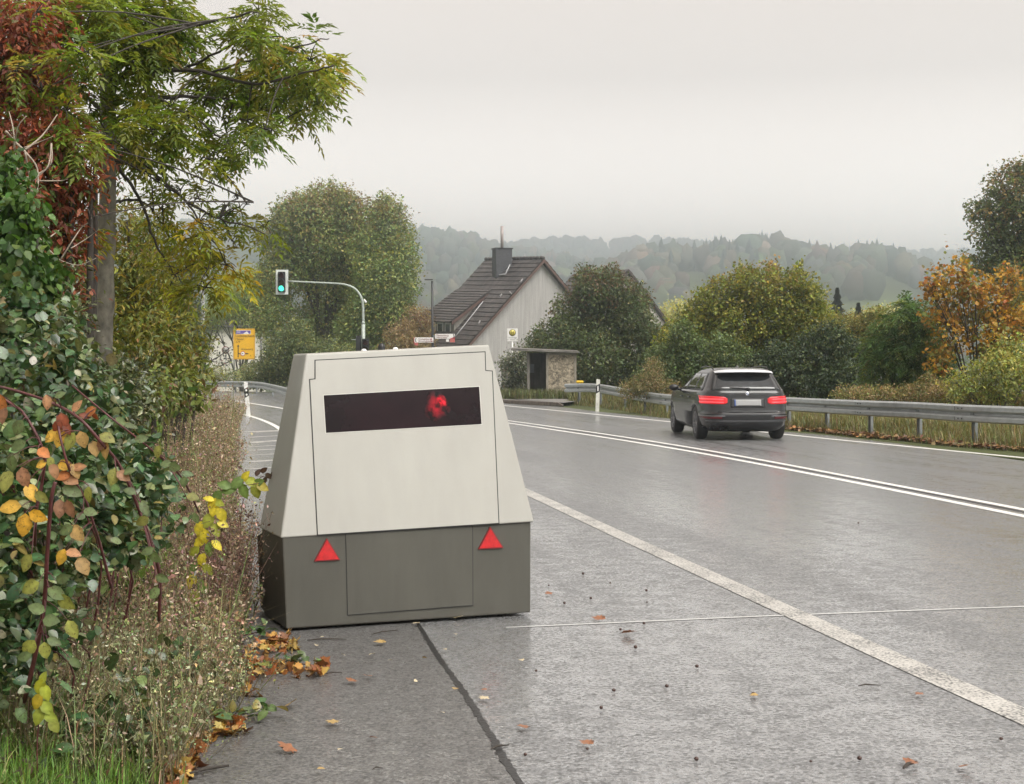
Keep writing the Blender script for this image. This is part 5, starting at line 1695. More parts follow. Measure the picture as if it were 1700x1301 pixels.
# hazy greenery above and before the white building
bush('soft_tree', 'soft pale green tree above the white building', 'tree', 108,
     [(385, 490, 40, 22), (410, 515, 36, 24), (370, 515, 30, 20), (345, 530, 30, 18), (425, 480, 25, 30), (400, 470, 30, 20), (430, 540, 16, 20), (440, 500, 14, 26)],
     .17, .4, [((.085, .11, .035), 4), ((.065, .09, .035), 3), ((.13, .125, .03), 2)], 400, .2, 3.4, n=7, tuft_r=3.4)
bush('soft_tree', 'dark grey green conifer behind the yellow bush at the side road', 'tree', 70,
     [(315, 540, 22, 30), (300, 570, 28, 30), (325, 590, 20, 26), (318, 510, 16, 24), (300, 460, 26, 36), (285, 500, 30, 40), (335, 560, 14, 24), (300, 610, 30, 30)],
     .14, .3, [((.030, .040, .026), 4), ((.045, .055, .035), 2)], 312, .16, 3.2, n=7)
def bare_shrub():
    D = 98.0
    f = W(352, 640, D); f.z = 0
    root = plant('bare_shrub', f, 'half bare shrub with dark branches in front of the white building', 'shrub')
    g = MB(); ls = LeafSet(); P = []
    for pts in ([(334, 612), (345, 590), (355, 565), (363, 540)], [(334, 612), (350, 600), (366, 590), (384, 575)], [(336, 620), (360, 610), (386, 597)], [(334, 612), (338, 580), (340, 548)],
                [(340, 630), (372, 622), (400, 612), (425, 606)], [(334, 600), (348, 572), (352, 545)], [(336, 628), (390, 636), (412, 618), (420, 598)], [(338, 632), (405, 634), (430, 612), (436, 590)]):
        q = [W(x, y, D + random.uniform(-1, 1)) for x, y in pts]
        q[0] = W(336, 622, D)
        limb(g, q, .07, .02, 3, 5)
        for i in range(46):
            t = random.random() * (len(q) - 1); k = min(int(t), len(q) - 2)
            a = q[k].lerp(q[k + 1], t - k) + Vector((random.gauss(0, .35), random.gauss(0, .4), random.gauss(0, .3)))
            P.append(a[:])
            if i % 6 == 0: limb(g, [q[k], a], .02, .008, 1, 3)
    P = np.array(P); n = len(P)
    ls.add(P, rdir(n) + np.array((.3, 0, -.3)), rdir(n) + np.array((0, 0, .5)), .22, .12, jitter(palette([((.03, .03, .02), 3), ((.06, .065, .03), 2), ((.10, .05, .03), 1)], n), .3))
    g.build('branches', M['bark_dark'], root); ls.build('leaves', M['leaf'], root)
bare_shrub()
bush('hedge_plant', 'low bushes along the far side of the curving guardrail', 'shrub', 90,
     [(360, 622, 26, 14), (390, 626, 24, 12), (415, 622, 24, 16), (440, 620, 24, 22), (345, 630, 20, 10), (460, 610, 20, 30)],
     .15, .6, [((.045, .055, .028), 3), ((.085, .085, .05), 2), ((.10, .105, .045), 1)], 400, .05, 1.8, n=8, up=.1)
# right of the house
bush('round_tree', 'dark round maple with reddish tips behind the bus shelter', 'tree', 68,
     [(985, 480, 34, 34), (1010, 475, 26, 36), (955, 520, 40, 38), (1000, 530, 55, 45), (1050, 530, 36, 40), (1060, 500, 20, 30), (930, 560, 45, 36), (985, 590, 60, 45), (1050, 585, 45, 45), (1085, 570, 24, 36), (900, 575, 30, 24), (930, 610, 40, 34),
      (1000, 640, 60, 30), (1060, 630, 45, 34), (970, 465, 16, 26), (1035, 490, 20, 30), (1095, 610, 26, 34), (945, 640, 40, 26)],
     .15, .68, [((.026, .036, .014), 5), ((.040, .050, .018), 3), ((.055, .052, .02), 1)], 1000, .2, 4.4, top=((.075, .05, .024), .5, .62), n=11, up=.25, T=T_RHOMB,
     spikes=[(965, 470, 962, 448, 24), (1005, 460, 1008, 440, 28), (1040, 490, 1043, 462, 22), (1062, 490, 1066, 462, 24), (1020, 470, 1024, 450, 14), (985, 462, 988, 452, 14)])
bush('glossy_shrub', 'sparse large leaved shrub left of the bus shelter against the grey wall', 'shrub', 64.5,
     [(855, 600, 20, 20), (868, 615, 16, 26), (846, 625, 16, 22), (862, 640, 16, 18), (840, 600, 10, 14), (850, 648, 20, 12), (872, 590, 8, 16)],
     .15, .5, [((.05, .058, .028), 3), ((.03, .038, .018), 2), ((.10, .10, .06), 1)], 858, .04, 3.0, n=9, up=.15, m='leaf_gloss')
YG = [((.10, .105, .016), 3), ((.075, .088, .016), 3), ((.125, .112, .018), 2), ((.052, .064, .014), 2)]
bush('maple_bush', 'broad yellow green maple bush with upright leader shoots behind the car', 'bush', 52,
     [(1170, 510, 34, 34), (1210, 490, 40, 36), (1260, 480, 40, 36), (1300, 490, 36, 36), (1340, 500, 30, 36), (1130, 560, 30, 30), (1110, 580, 24, 30), (1230, 530, 55, 45), (1290, 535, 50, 45), (1340, 540, 40, 40), (1180, 560, 40, 36), (1150, 545, 28, 30), (1260, 580, 60, 36), (1370, 540, 24, 36), (1235, 460, 16, 22), (1325, 465, 14, 26), (1280, 455, 14, 20)],
     .125, .8, YG, 1255, .12, 4.0, top=((.14, .10, .03), .5, .72), n=14, up=.12,
     spikes=[(1230, 470, 1229, 425, 40), (1258, 470, 1260, 442, 30), (1328, 475, 1331, 428, 46), (1285, 465, 1284, 440, 26), (1305, 475, 1306, 450, 24), (1200, 480, 1196, 455, 24), (1355, 490, 1360, 460, 30), (1215, 480, 1212, 450, 20), (1180, 490, 1176, 470, 16), (1372, 500, 1376, 478, 20), (1140, 530, 1120, 508, 40), (1150, 520, 1142, 500, 36), (1242, 468, 1245, 440, 40), (1316, 470, 1318, 440, 40), (1270, 470, 1272, 448, 30), (1222, 474, 1224, 446, 34), (1345, 480, 1350, 450, 34), (1190, 485, 1186, 462, 30), (1110, 560, 1104, 520, 30)])
bush('shrub', 'green dense shrub left of the car behind the guardrail', 'shrub', 50,
     [(1110, 600, 40, 34), (1140, 580, 36, 30), (1090, 630, 40, 30), (1150, 620, 50, 34), (1190, 590, 45, 36), (1080, 650, 36, 18), (1220, 610, 50, 36), (1130, 555, 20, 22)],
     .11, .62, [((.038, .055, .022), 4), ((.055, .075, .025), 3), ((.075, .085, .028), 1)], 1140, .07, 3.8, n=9, up=.12)
bush('shrub', 'very dark dense shrub behind the car and right of it', 'shrub', 47,
     [(1300, 600, 50, 36), (1350, 585, 40, 36), (1400, 590, 40, 36), (1340, 630, 60, 36), (1400, 630, 45, 34), (1270, 620, 40, 34), (1240, 640, 40, 26), (1430, 610, 30, 36), (1380, 560, 30, 26)],
     .11, .62, [((.016, .025, .012), 5), ((.026, .038, .016), 3), ((.05, .06, .024), 1)], 1350, .07, 4.0, n=9, up=.12)
bush('shrub', 'olive shrub with ochre top between the maple bush and the elder', 'shrub', 49,
     [(1400, 548, 40, 24), (1430, 545, 40, 24), (1460, 538, 26, 28), (1385, 565, 30, 24), (1455, 540, 22, 26), (1440, 570, 26, 26)],
     .11, .6, [((.085, .085, .022), 3), ((.12, .10, .03), 2), ((.06, .07, .02), 2)], 1420, .06, 3.4, n=7, up=.12)
# feathery elder
def elder():
    D = 40.0
    ells = [(1500, 520, 30, 26), (1525, 540, 40, 34), (1480, 560, 34, 34), (1520, 590, 50, 40), (1470, 610, 36, 36), (1550, 600, 36, 40), (1500, 640, 50, 30), (1450, 640, 26, 26), (1545, 560, 30, 30), (1510, 505, 14, 16), (1465, 575, 30, 40), (1535, 520, 24, 30)]
    cl = [clump_px(x, y, rx, ry, D) for x, y, rx, ry in ells]
    f = W(1510, 640, D); z = float(ground_z(f.x, D))
    root = plant('elder_bush', (f.x, D, z), 'feathery bright green bush beside the orange maple', 'bush')
    ls = LeafSet()
    compound(ls, cl, .30, 4, .12, .30, [((.085, .155, .045), 4), ((.12, .20, .055), 3), ((.20, .23, .06), 1)], cover=5, droop=.5)
    stems(root, (f.x, D, z), cl, .08, 8, up=.12)
    ls.build('crown', M['leaf'], root)
elder()
OR = [((.17, .09, .012), 4), ((.19, .115, .014), 3), ((.105, .07, .017), 3), ((.085, .088, .022), 4), ((.15, .05, .014), .6)]
bush('orange_maple', 'orange autumn maple with bare leading twigs at the right edge', 'tree', 38,
     [(1560, 470, 26, 26), (1590, 460, 28, 26), (1620, 480, 30, 28), (1560, 510, 30, 30), (1610, 515, 45, 36), (1655, 500, 36, 40), (1680, 470, 24, 30), (1690, 530, 30, 36), (1640, 560, 40, 36), (1570, 560, 26, 40), (1560, 600, 16, 24), (1660, 590, 30, 30), (1690, 590, 26, 40), (1545, 480, 12, 18)],
     .115, .85, OR, 1625, .07, 2.0, n=14, up=.15, T=T_HEX,
     spikes=[(1572, 450, 1567, 380, 7), (1580, 450, 1592, 398, 7), (1556, 470, 1530, 444, 7), (1600, 450, 1598, 420, 10), (1660, 470, 1665, 432, 30), (1545, 470, 1560, 425, 8)])
bush('shrub', 'light green leafy shrub under the orange maple at the right edge', 'shrub', 36,
     [(1650, 600, 30, 22), (1680, 580, 30, 22), (1630, 625, 34, 22), (1680, 620, 40, 26), (1600, 640, 34, 20), (1720, 610, 40, 40), (1660, 650, 40, 18)],
     .12, .5, [((.12, .135, .035), 3), ((.16, .15, .04), 2), ((.07, .085, .025), 2)], 1660, .05, 2.6, n=8, up=.12)
bush('oak_tree', 'large dark tree with russet leaves at the right edge of the picture', 'tree', 60,
     [(1690, 310, 50, 40), (1720, 340, 60, 50), (1660, 350, 36, 30), (1690, 390, 55, 40), (1640, 385, 30, 22), (1730, 420, 60, 50), (1690, 440, 50, 40), (1660, 430, 36, 24), (1730, 500, 60, 50), (1700, 280, 26, 20), (1625, 350, 22, 18), (1690, 520, 40, 40), (1620, 440, 22, 18), (1740, 290, 50, 40)],
     .17, .66, [((.035, .046, .018), 4), ((.05, .062, .022), 4), ((.10, .075, .025), 1)], 1720, .3, 3.0, n=12, up=.4, top=((.11, .075, .026), .4, .5))
bush('weed_thicket', 'brown dry nettles and weeds behind the right guardrail', 'weeds', 37,
     [(1520, 655, 40, 16), (1570, 655, 40, 18), (1620, 655, 40, 16), (1670, 660, 40, 14), (1460, 655, 40, 14), (1710, 665, 30, 14), (1410, 655, 30, 10), (1545, 640, 24, 16)],
     .07, .5, [((.12, .085, .045), 4), ((.09, .09, .03), 3), ((.15, .12, .06), 2), ((.05, .06, .02), 2)], 1570, .02, 3.4, n=14, up=.1)
bush('weed_thicket', 'brown dry weeds behind the guardrail left of the car', 'weeds', 46,
     [(1075, 640, 30, 20), (1110, 648, 24, 14), (1045, 645, 20, 14), (1085, 620, 16, 26)],
     .08, .45, [((.11, .085, .045), 4), ((.08, .075, .03), 3), ((.05, .055, .02), 2)], 1080, .02, 2.6, n=12, up=.1)
# spruces and pale trees down the slope
def spruce(px, ytop, ybot, D, label, wpx):
    a, b_ = W(px, ytop, D), W(px, ybot, D)
    h = a.z - b_.z + 6
    f = Vector((b_.x, D, a.z - h))
    root = plant('spruce', f, label, 'tree', 'spruces beyond the roadside bushes')
    g = MB(); g.tube([f, f + Vector((0, 0, h * .98))], [.16, .02], 6); g.build('trunk', M['bark_dark'], root)
    ls = LeafSet(); n = 14000
    t = RNG.random(n) ** .85
    r = wpx / F * D * (.02 + t * 1.9) * (.75 + .25 * np.sin(t * 60)) * RNG.random(n) ** .5 * min(1.0, 1)
    an = RNG.random(n) * 6.283
    P = np.stack([f.x + np.cos(an) * r, D + np.sin(an) * r, a.z - t * (a.z - b_.z) * 1.5 - r * .35], 1)
    A = np.stack([np.cos(an), np.sin(an), np.full(n, -.35)], 1) + rdir(n) * .4
    ls.add(P, A, rdir(n) * .5 + np.array((0, 0, 1)), .13, .06, jitter(palette([((.012, .018, .012), 3), ((.02, .028, .016), 2)], n), .25))
    ls.build('crown', M['leaf'], root)
spruce(1390, 477, 545, 110, 'taller dark spruce behind the maple bush', 17)
spruce(1425, 502, 545, 112, 'small dark spruce right of the taller one', 11)
spruce(1184, 462, 530, 105, 'dark spruce showing at the left shoulder of the maple bush', 26)
spruce(1160, 500, 540, 108, 'thin spruce top left of the maple bush', 8)
for i, (px, py, rx, ry, D, lab) in enumerate(((1440, 530, 34, 18, 170, 'pale yellow rounded tree far down the slope'), (1478, 525, 26, 18, 180, 'pale green rounded tree far down the slope'), (1118, 515, 22, 16, 150, 'ochre tree beside the white gable'), (1350, 520, 24, 26, 140, 'greyish olive tree behind the maple bush'))):
    bush('valley_tree', lab, 'tree', D, [(px, py, rx, ry), (px - rx * .6, py + 10, rx * .6, ry * .7), (px + rx * .6, py + 10, rx * .6, ry * .7), (px, py + 24, rx, ry)], .3, .6,
         [((.14, .135, .05), 3), ((.10, .11, .04), 2), ((.17, .14, .05), 1)] if i != 3 else [((.06, .065, .03), 3), ((.09, .08, .035), 2)], px, .2, 3.0, n=4, up=.3)

# ------------------------------------------------------------------ grass and leaf litter along the right-hand guardrail
ls = LeafSet()
rp = smooth_path([Vector(n_) for n_ in nod], 8)
n = 90000
k = RNG.integers(0, len(rp) - 1, n); t = RNG.random(n)
px_ = np.array([p[:2] for p in rp]); base = px_[k] * (1 - t[:, None]) + px_[k + 1] * t[:, None]
dv = px_[k + 1] - px_[k]; dv /= np.linalg.norm(dv, axis=1, keepdims=True)
nv = np.stack([dv[:, 1], -dv[:, 0]], 1); nv *= np.sign(nv[:, :1])
off = -.35 + RNG.random(n) ** .8 * 4.5
xy = base + nv * off[:, None] + RNG.normal(0, .05, (n, 2))
hh = RNG.uniform(.12, .5, n) * np.clip((off + .6) / .9, .25, 1) * (.65 + .6 * np.sin(xy[:, 0] * 1.7 + xy[:, 1] * .9) ** 2)
blades(ls, xy[:, 0], xy[:, 1], ground_z(xy[:, 0], xy[:, 1]) - .02, hh, .022, [((.20, .20, .08), 4), ((.14, .165, .055), 3), ((.26, .22, .12), 2), ((.18, .13, .07), 1)], .7)
xx = RNG.uniform(-1.5, 3.6, 9000); yy = RNG.uniform(57.5, 61.5, 9000); kk = (yy > 59.3 - (xx > 2.2) * 1.2) & ~((xx > .55) & (xx < 2.75) & (yy > 60.8))
blades(ls, xx[kk], yy[kk], np.full(kk.sum(), .11), RNG.uniform(.12, .5, kk.sum()), .03, [((.10, .12, .04), 3), ((.13, .13, .055), 2)], .6)
tag(ls.build('verge_grass', M['leaf']), 'uncut yellowing grass along the right guardrail', 'grass', kind='stuff')
ls = LeafSet()
n = 3800
k = RNG.integers(0, len(rp) - 1, n); t = RNG.random(n)
base = px_[k] * (1 - t[:, None]) + px_[k + 1] * t[:, None]
dv = px_[k + 1] - px_[k]; dv /= np.linalg.norm(dv, axis=1, keepdims=True)
nv = np.stack([dv[:, 1], -dv[:, 0]], 1); nv *= np.sign(nv[:, :1])
xy = base + nv * (-.35 + RNG.gamma(1.6, .16, n))[:, None]
kk = xy[:, 1] < 37
xy = xy[kk]; n = len(xy)
P = np.concatenate([xy, (RNG.random(n) * .04 + .005)[:, None]], 1)
ls.add(P, rdir(n) * np.array((1, 1, .25)), rdir(n) * .5 + np.array((0, 0, 1)), .10, .09, jitter(palette([((.30, .16, .06), 3), ((.22, .10, .04), 3), ((.34, .22, .10), 2), ((.14, .07, .035), 2)], n), .25), T_HEX)
tag(ls.build('leaf_litter', M['litter']), 'orange brown fallen leaves lining the foot of the right guardrail', 'fallen leaves', kind='stuff')

# ------------------------------------------------------------------ left verge: ash tree, shrubs, brambles, dry weeds
def ash_tree():
    D = 13.0
    foot = W(172, 605, D); foot.z = float(ground_z(foot.x, D))
    root = plant('ash_tree', foot, 'tall ash tree with slim grey trunk and yellow green feathered leaves', 'tree')
    g = MB(); gl = MB()
    T = lambda x, y, d=0: W(x, y, D + d)
    r1 = 14 / F * D
    trunk = [foot - Vector((0, 0, .2)), T(172, 605), T(175, 480), T(179, 300), T(179, 180), T(178, 60), T(176, -60), T(180, -200)]
    p = smooth_path(trunk, 5)
    n = len(p)
    g.tube([q + Vector((random.gauss(0, .004), 0, 0)) for q in p], [r1 * (1.12 - .42 * i / (n - 1)) * (1 + random.gauss(0, .025)) for i in range(n)], 14)
    lpath = []
    limbs = [
        ([(179, 120), (160, 40), (150, -60)], .055, .03, .2), ([(180, 130), (192, 50), (205, -40)], .055, .03, .3), ([(182, 150), (205, 70), (240, 10), (270, -40)], .05, .015, -.4),
        ([(181, 165), (205, 125), (240, 118), (290, 115), (350, 121), (420, 138), (500, 122), (555, 110)], .042, .007, -.8),
        ([(182, 205), (230, 178), (262, 163), (330, 160), (400, 170), (450, 185)], .038, .007, .5),
        ([(182, 245), (190, 262), (230, 278), (265, 295), (310, 335), (365, 362), (440, 386)], .034, .006, -.6),
        ([(183, 252), (205, 290), (235, 335), (255, 395), (280, 440), (300, 465)], .026, .006, .4),
        ([(183, 340), (205, 333), (240, 336), (265, 365), (300, 400)], .022, .005, .9),
        ([(182, 100), (250, 60), (330, 40), (430, 20)], .035, .007, -1.0), ([(180, 90), (130, 60), (80, 40), (30, 20)], .04, .01, .6),
        ([(180, 190), (140, 160), (100, 130), (60, 110)], .03, .008, .8), ([(300, 116), (350, 90), (400, 70), (470, 60)], .02, .006, -.9), ([(262, 163), (330, 200), (380, 235), (430, 235)], .02, .006, .2),
        ([(350, 121), (420, 100), (500, 75), (545, 62)], .016, .005, -.9), ([(310, 335), (340, 380), (350, 420), (330, 480)], .014, .004, -.4), ([(365, 362), (390, 345), (420, 335)], .008, .003, -.7)]
    for pts, a, b, dz in limbs:
        m_ = len(pts)
        limb(gl, [T(x, y, dz * i / (m_ - 1)) for i, (x, y) in enumerate(pts)], a * .72, b * .8, 5, 8, wob=.008)
        lpath += smooth_path([T(x, y, dz * i / (m_ - 1)) for i, (x, y) in enumerate(pts)], 5)
    ells = [(545, 118, 28, 50), (515, 100, 40, 50), (475, 105, 45, 55), (440, 150, 50, 40), (500, 165, 34, 26), (400, 130, 50, 42), (350, 145, 50, 34), (410, 200, 44, 30), (372, 245, 34, 26),
            (440, 215, 20, 22), (330, 215, 34, 26), (345, 265, 22, 18), (430, 18, 48, 22), (410, 60, 40, 24), (300, 30, 40, 50), (250, 30, 60, 60), (210, 90, 50, 60), (240, 150, 40, 36), (285, 175, 44, 30), (250, 215, 46, 34), (215, 250, 34, 40), (285, 245, 36, 22),
            (150, 20, 60, 40), (110, 60, 50, 40), (135, 110, 46, 36), (100, 160, 40, 30), (60, 140, 40, 30), (150, 180, 30, 30), (60, 10, 60, 30), (20, 160, 30, 24),
            (250, 290, 34, 22), (300, 315, 34, 18), (270, 350, 40, 26), (330, 330, 24, 14), (330, 370, 36, 24), (285, 400, 40, 28), (335, 420, 40, 34), (375, 440, 30, 26), (385, 400, 16, 20), (400, 350, 22, 16), (395, 330, 12, 10), (440, 378, 22, 18), (300, 450, 34, 26), (340, 478, 36, 24),
            (510, 150, 16, 34), (530, 170, 14, 14), (140, 380, 26, 26), (375, 345, 14, 10), (-20, 60, 40, 60), (200, 20, 50, 40), (290, 85, 40, 30), (120, 10, 50, 40), (230, 190, 40, 30), (190, 220, 30, 30)]
    cl = []
    for x, y, rx, ry in ells:
        k = D / F
        cl.append((np.array(W(x, y, D + random.uniform(-1.1, 1.1))), np.array((rx * k, (rx + ry) * .5 * k, ry * k))))
    for x, y, rx, ry in ((70, 150, 34, 22), (110, 185, 30, 22), (130, 90, 30, 30), (25, 120, 26, 16), (140, 235, 20, 18), (60, 20, 40, 18), (150, 360, 16, 18), (95, 225, 22, 14)):   # sprays hanging in front of the red tree
        k = 10.9 / F; cl.append((np.array(W(x, y, 10.9)), np.array((rx * k, rx * k, ry * k))))
    ls = LeafSet()
    hi = [c for c in cl if c[0][2] > 2.9]; lo = [c for c in cl if c[0][2] <= 2.9]
    compound(ls, hi, .19, 4, .080, .31, [((.155, .215, .03), 5), ((.20, .25, .036), 4), ((.25, .255, .04), 2), ((.10, .155, .022), 3), ((.30, .21, .06), .6)], cover=4.6, droop=.42, shell=.55)
    compound(ls, lo, .19, 4, .080, .31, [((.26, .27, .03), 4), ((.34, .31, .035), 3), ((.18, .21, .03), 2), ((.40, .30, .03), 1)], cover=3.4, droop=.55, shell=.55)
    # fine twigs reaching into the sprays
    for c, r in cl:
        e_ = Vector(c); s_ = min(lpath, key=lambda q_: (q_ - e_).length)
        limb(gl, [s_, s_.lerp(e_, .5) + Vector((0, 0, .05)), e_], .009, .004, 4, 5)
        for _ in range(5):
            a = Vector(c) + Vector(rdir(1)[0]) * r[0] * .9
            b = Vector(c)
            limb(gl, [b, b.lerp(a, .5) + Vector((0, 0, .03)), a], .006, .0025, 2, 4)
    g.build('trunk', M['bark'], root); gl.build('branches', M['bark_dark'], root)
    ls.build('crown', M['leaf_thin'], root)
ash_tree()

def near_bush(name, label, cat, ells, size, ratio, pal, cover, T=T_RHOMB, m='leaf', tuft=5, tuft_r=2.0, droop=.4, shell=.5, jit=.2, foot=None, upn=.8, r0=.02, stem_m='bark_dark', nst=12, group=None, lift=True):
    """ells carry their own depth: (px, py, rx, ry, D)"""
    cl = []
    for x, y, rx, ry, D in ells:
        k = D / F
        c = W(x, y, D + random.uniform(-.15, .15)); r = np.array((rx * k, (rx + ry) * .5 * k, ry * k))
        cl.append((np.array(c), r))
    cx = np.mean([c[0] for c, r in cl]); cy = np.mean([c[1] for c, r in cl])
    if foot: cx, cy = foot
    z = float(ground_z(cx, cy))
    root = plant(name, (cx, cy, z), label, cat, group)
    ls = LeafSet()
    foliage(ls, cl, size, ratio, pal, cover, tuft, tuft_r, T, droop, shell, jit, None, upn, zmin=z - .05)
    ls.build('foliage', M[m], root)
    g = MB()
    for c, r in random.sample(cl, min(nst, len(cl))):
        e = Vector(c); s = Vector((e.x * .6 + cx * .4, e.y * .6 + cy * .4 + .2, 0)); s.z = float(ground_z(s.x, s.y)) - .05
        limb(g, [s, s.lerp(e, .55) + Vector((random.gauss(0, .08), random.gauss(0, .08), .1)), e], r0, r0 * .35, 4, 5)
    g.build('stems', M[stem_m], root)
    return root

RED = [((.27, .078, .044), 5), ((.19, .055, .034), 4), ((.35, .135, .072), 3), ((.42, .105, .05), 1), ((.15, .125, .035), 1.5), ((.11, .14, .03), 2)]
near_bush('red_shrub_tree', 'rust red leaved small tree at the left edge beneath the ash', 'tree',
          [(30, 50, 60, 50, 11.5), (60, 100, 60, 50, 11.3), (20, 140, 50, 50, 11.4), (70, 180, 40, 34, 11.8), (105, 230, 44, 40, 11.4), (60, 240, 60, 44, 11), (122, 290, 34, 30, 11.3), (150, 300, 14, 10, 11.4), (158, 255, 12, 9, 11.5), (85, 480, 24, 30, 11.3), (95, 310, 60, 44, 11.2), (40, 320, 50, 50, 11), (108, 350, 36, 34, 11.5), (75, 390, 50, 44, 11.2), (118, 395, 20, 24, 11.6), (85, 450, 40, 44, 11.3), (100, 500, 36, 36, 11.4), (60, 20, 50, 30, 11.6), (10, 230, 30, 40, 11.2), (132, 310, 14, 16, 11.5), (-30, 200, 50, 120, 11.2), (-20, 60, 40, 60, 11.4), (116, 430, 18, 20, 11.6), (90, 130, 30, 24, 11.7)],
          .070, .38, RED, 4.2, tuft=8, tuft_r=2.4, droop=.6, foot=(-3.7, 11.4), r0=.05, nst=14, shell=.45)
def dead_twigs():
    D = 10.5
    f = W(20, 600, D); f.z = float(ground_z(f.x, D))
    root = plant('dead_branch', f, 'pale bare dead twigs standing out before the red tree', 'branch')
    g = MB()
    T = lambda x, y: W(x, y, D + random.uniform(-.1, .1))
    for pts, r in (([(40, 330), (55, 372), (72, 404), (100, 432)], .009), ([(40, 330), (60, 318), (60, 300)], .008), ([(40, 330), (30, 285), (24, 250)], .012), ([(10, 218), (25, 235), (42, 252), (62, 280), (60, 320), (42, 300)], .010), ([(24, 250), (22, 215), (15, 185)], .008), ([(24, 240), (30, 210), (44, 192)], .006), ([(24, 230), (20, 205), (17, 190)], .005),
                   ([(40, 298), (70, 285), (85, 270), (86, 238)], .009), ([(85, 238), (80, 275), (55, 300)], .006), ([(40, 250), (70, 225), (95, 190)], .009), ([(40, 245), (60, 238), (88, 226)], .006), ([(42, 252), (50, 300), (52, 340)], .008),
                   ([(70, 405), (85, 392), (98, 382)], .008), ([(100, 432), (120, 400), (135, 378), (146, 370)], .006), ([(118, 412), (145, 395), (165, 380)], .004), ([(100, 432), (130, 440), (160, 428)], .004), ([(60, 300), (100, 300), (112, 297)], .006)):
        limb(g, [T(x, y) for x, y in pts], r, r * .4, 4, 5)
    g.build('twigs', M['twig'], root)
dead_twigs()
near_bush('climber_bush', 'bright green climber with drooping oval leaves at the left edge', 'bush',
          [(12, 285, 26, 34, 8.3), (20, 330, 36, 40, 8.2), (45, 350, 26, 28, 8.3), (30, 385, 42, 40, 8.1), (62, 390, 16, 26, 8.2), (20, 430, 44, 40, 8.0), (60, 435, 34, 30, 8.1), (85, 450, 20, 18, 8.2), (30, 475, 50, 34, 8.0), (70, 480, 30, 26, 8.1), (-20, 380, 40, 100, 8.2), (12, 262, 16, 18, 8.3)],
          .050, .72, [((.055, .12, .022), 5), ((.08, .155, .03), 3), ((.12, .18, .04), 1), ((.035, .08, .018), 2)], 4.2, T=T_HEX, tuft=5, tuft_r=1.8, droop=1.3, foot=(-2.9, 8.3), shell=.4, r0=.02)
near_bush('hornbeam_shrub', 'yellow green layered shrub behind the ash trunk', 'shrub',
          [(235, 395, 34, 40, 22), (215, 440, 40, 40, 21), (255, 460, 40, 44, 22), (225, 500, 50, 44, 21), (275, 500, 34, 40, 22), (285, 545, 44, 40, 22), (230, 560, 56, 44, 20.5), (305, 585, 32, 30, 22), (260, 610, 60, 40, 20.5), (310, 620, 30, 24, 22), (210, 620, 46, 50, 20), (290, 645, 40, 20, 21), (325, 635, 16, 18, 22), (140, 460, 30, 40, 20), (145, 520, 26, 40, 20), (140, 570, 30, 40, 20), (210, 365, 20, 24, 21), (200, 540, 24, 60, 21)],
          .105, .36, [((.21, .205, .036), 4), ((.155, .175, .034), 4), ((.26, .215, .045), 2), ((.09, .125, .03), 3), ((.22, .14, .055), 1)], 4.6, tuft=11, tuft_r=2.6, droop=.55, foot=(-5.3, 21.5), r0=.05, shell=.36, upn=1.2)
near_bush('hornbeam_shrub', 'leafy green lower shrub reaching out over the verge by the side road', 'shrub',
          [(300, 640, 34, 22, 19), (270, 660, 44, 30, 18.5), (235, 650, 44, 34, 18), (310, 660, 24, 18, 19), (325, 652, 14, 14, 19.2), (215, 670, 34, 24, 17.5)],
          .10, .5, [((.13, .17, .035), 4), ((.17, .20, .045), 3), ((.07, .105, .025), 2), ((.16, .10, .055), 1)], 3.4, tuft=7, droop=.5, foot=(-4.5, 18.6), r0=.03, T=T_HEX)
near_bush('wild_shrub', 'grey green small leaved shrub at the foot of the ash trunk', 'shrub',
          [(100, 560, 44, 40, 10.5), (85, 530, 40, 34, 10.2), (126, 530, 18, 34, 11), (128, 590, 22, 30, 11), (150, 622, 30, 20, 11), (200, 640, 50, 36, 11), (160, 650, 50, 34, 10.5), (205, 680, 36, 30, 11), (228, 655, 26, 34, 12), (112, 480, 18, 40, 10.8), (220, 610, 30, 30, 12.5)],
          .055, .5, [((.09, .115, .05), 4), ((.14, .155, .075), 3), ((.055, .075, .03), 3), ((.20, .19, .09), 1)], 3.4, tuft=7, tuft_r=2.4, foot=(-3.2, 11), r0=.02, m='leaf_gloss')

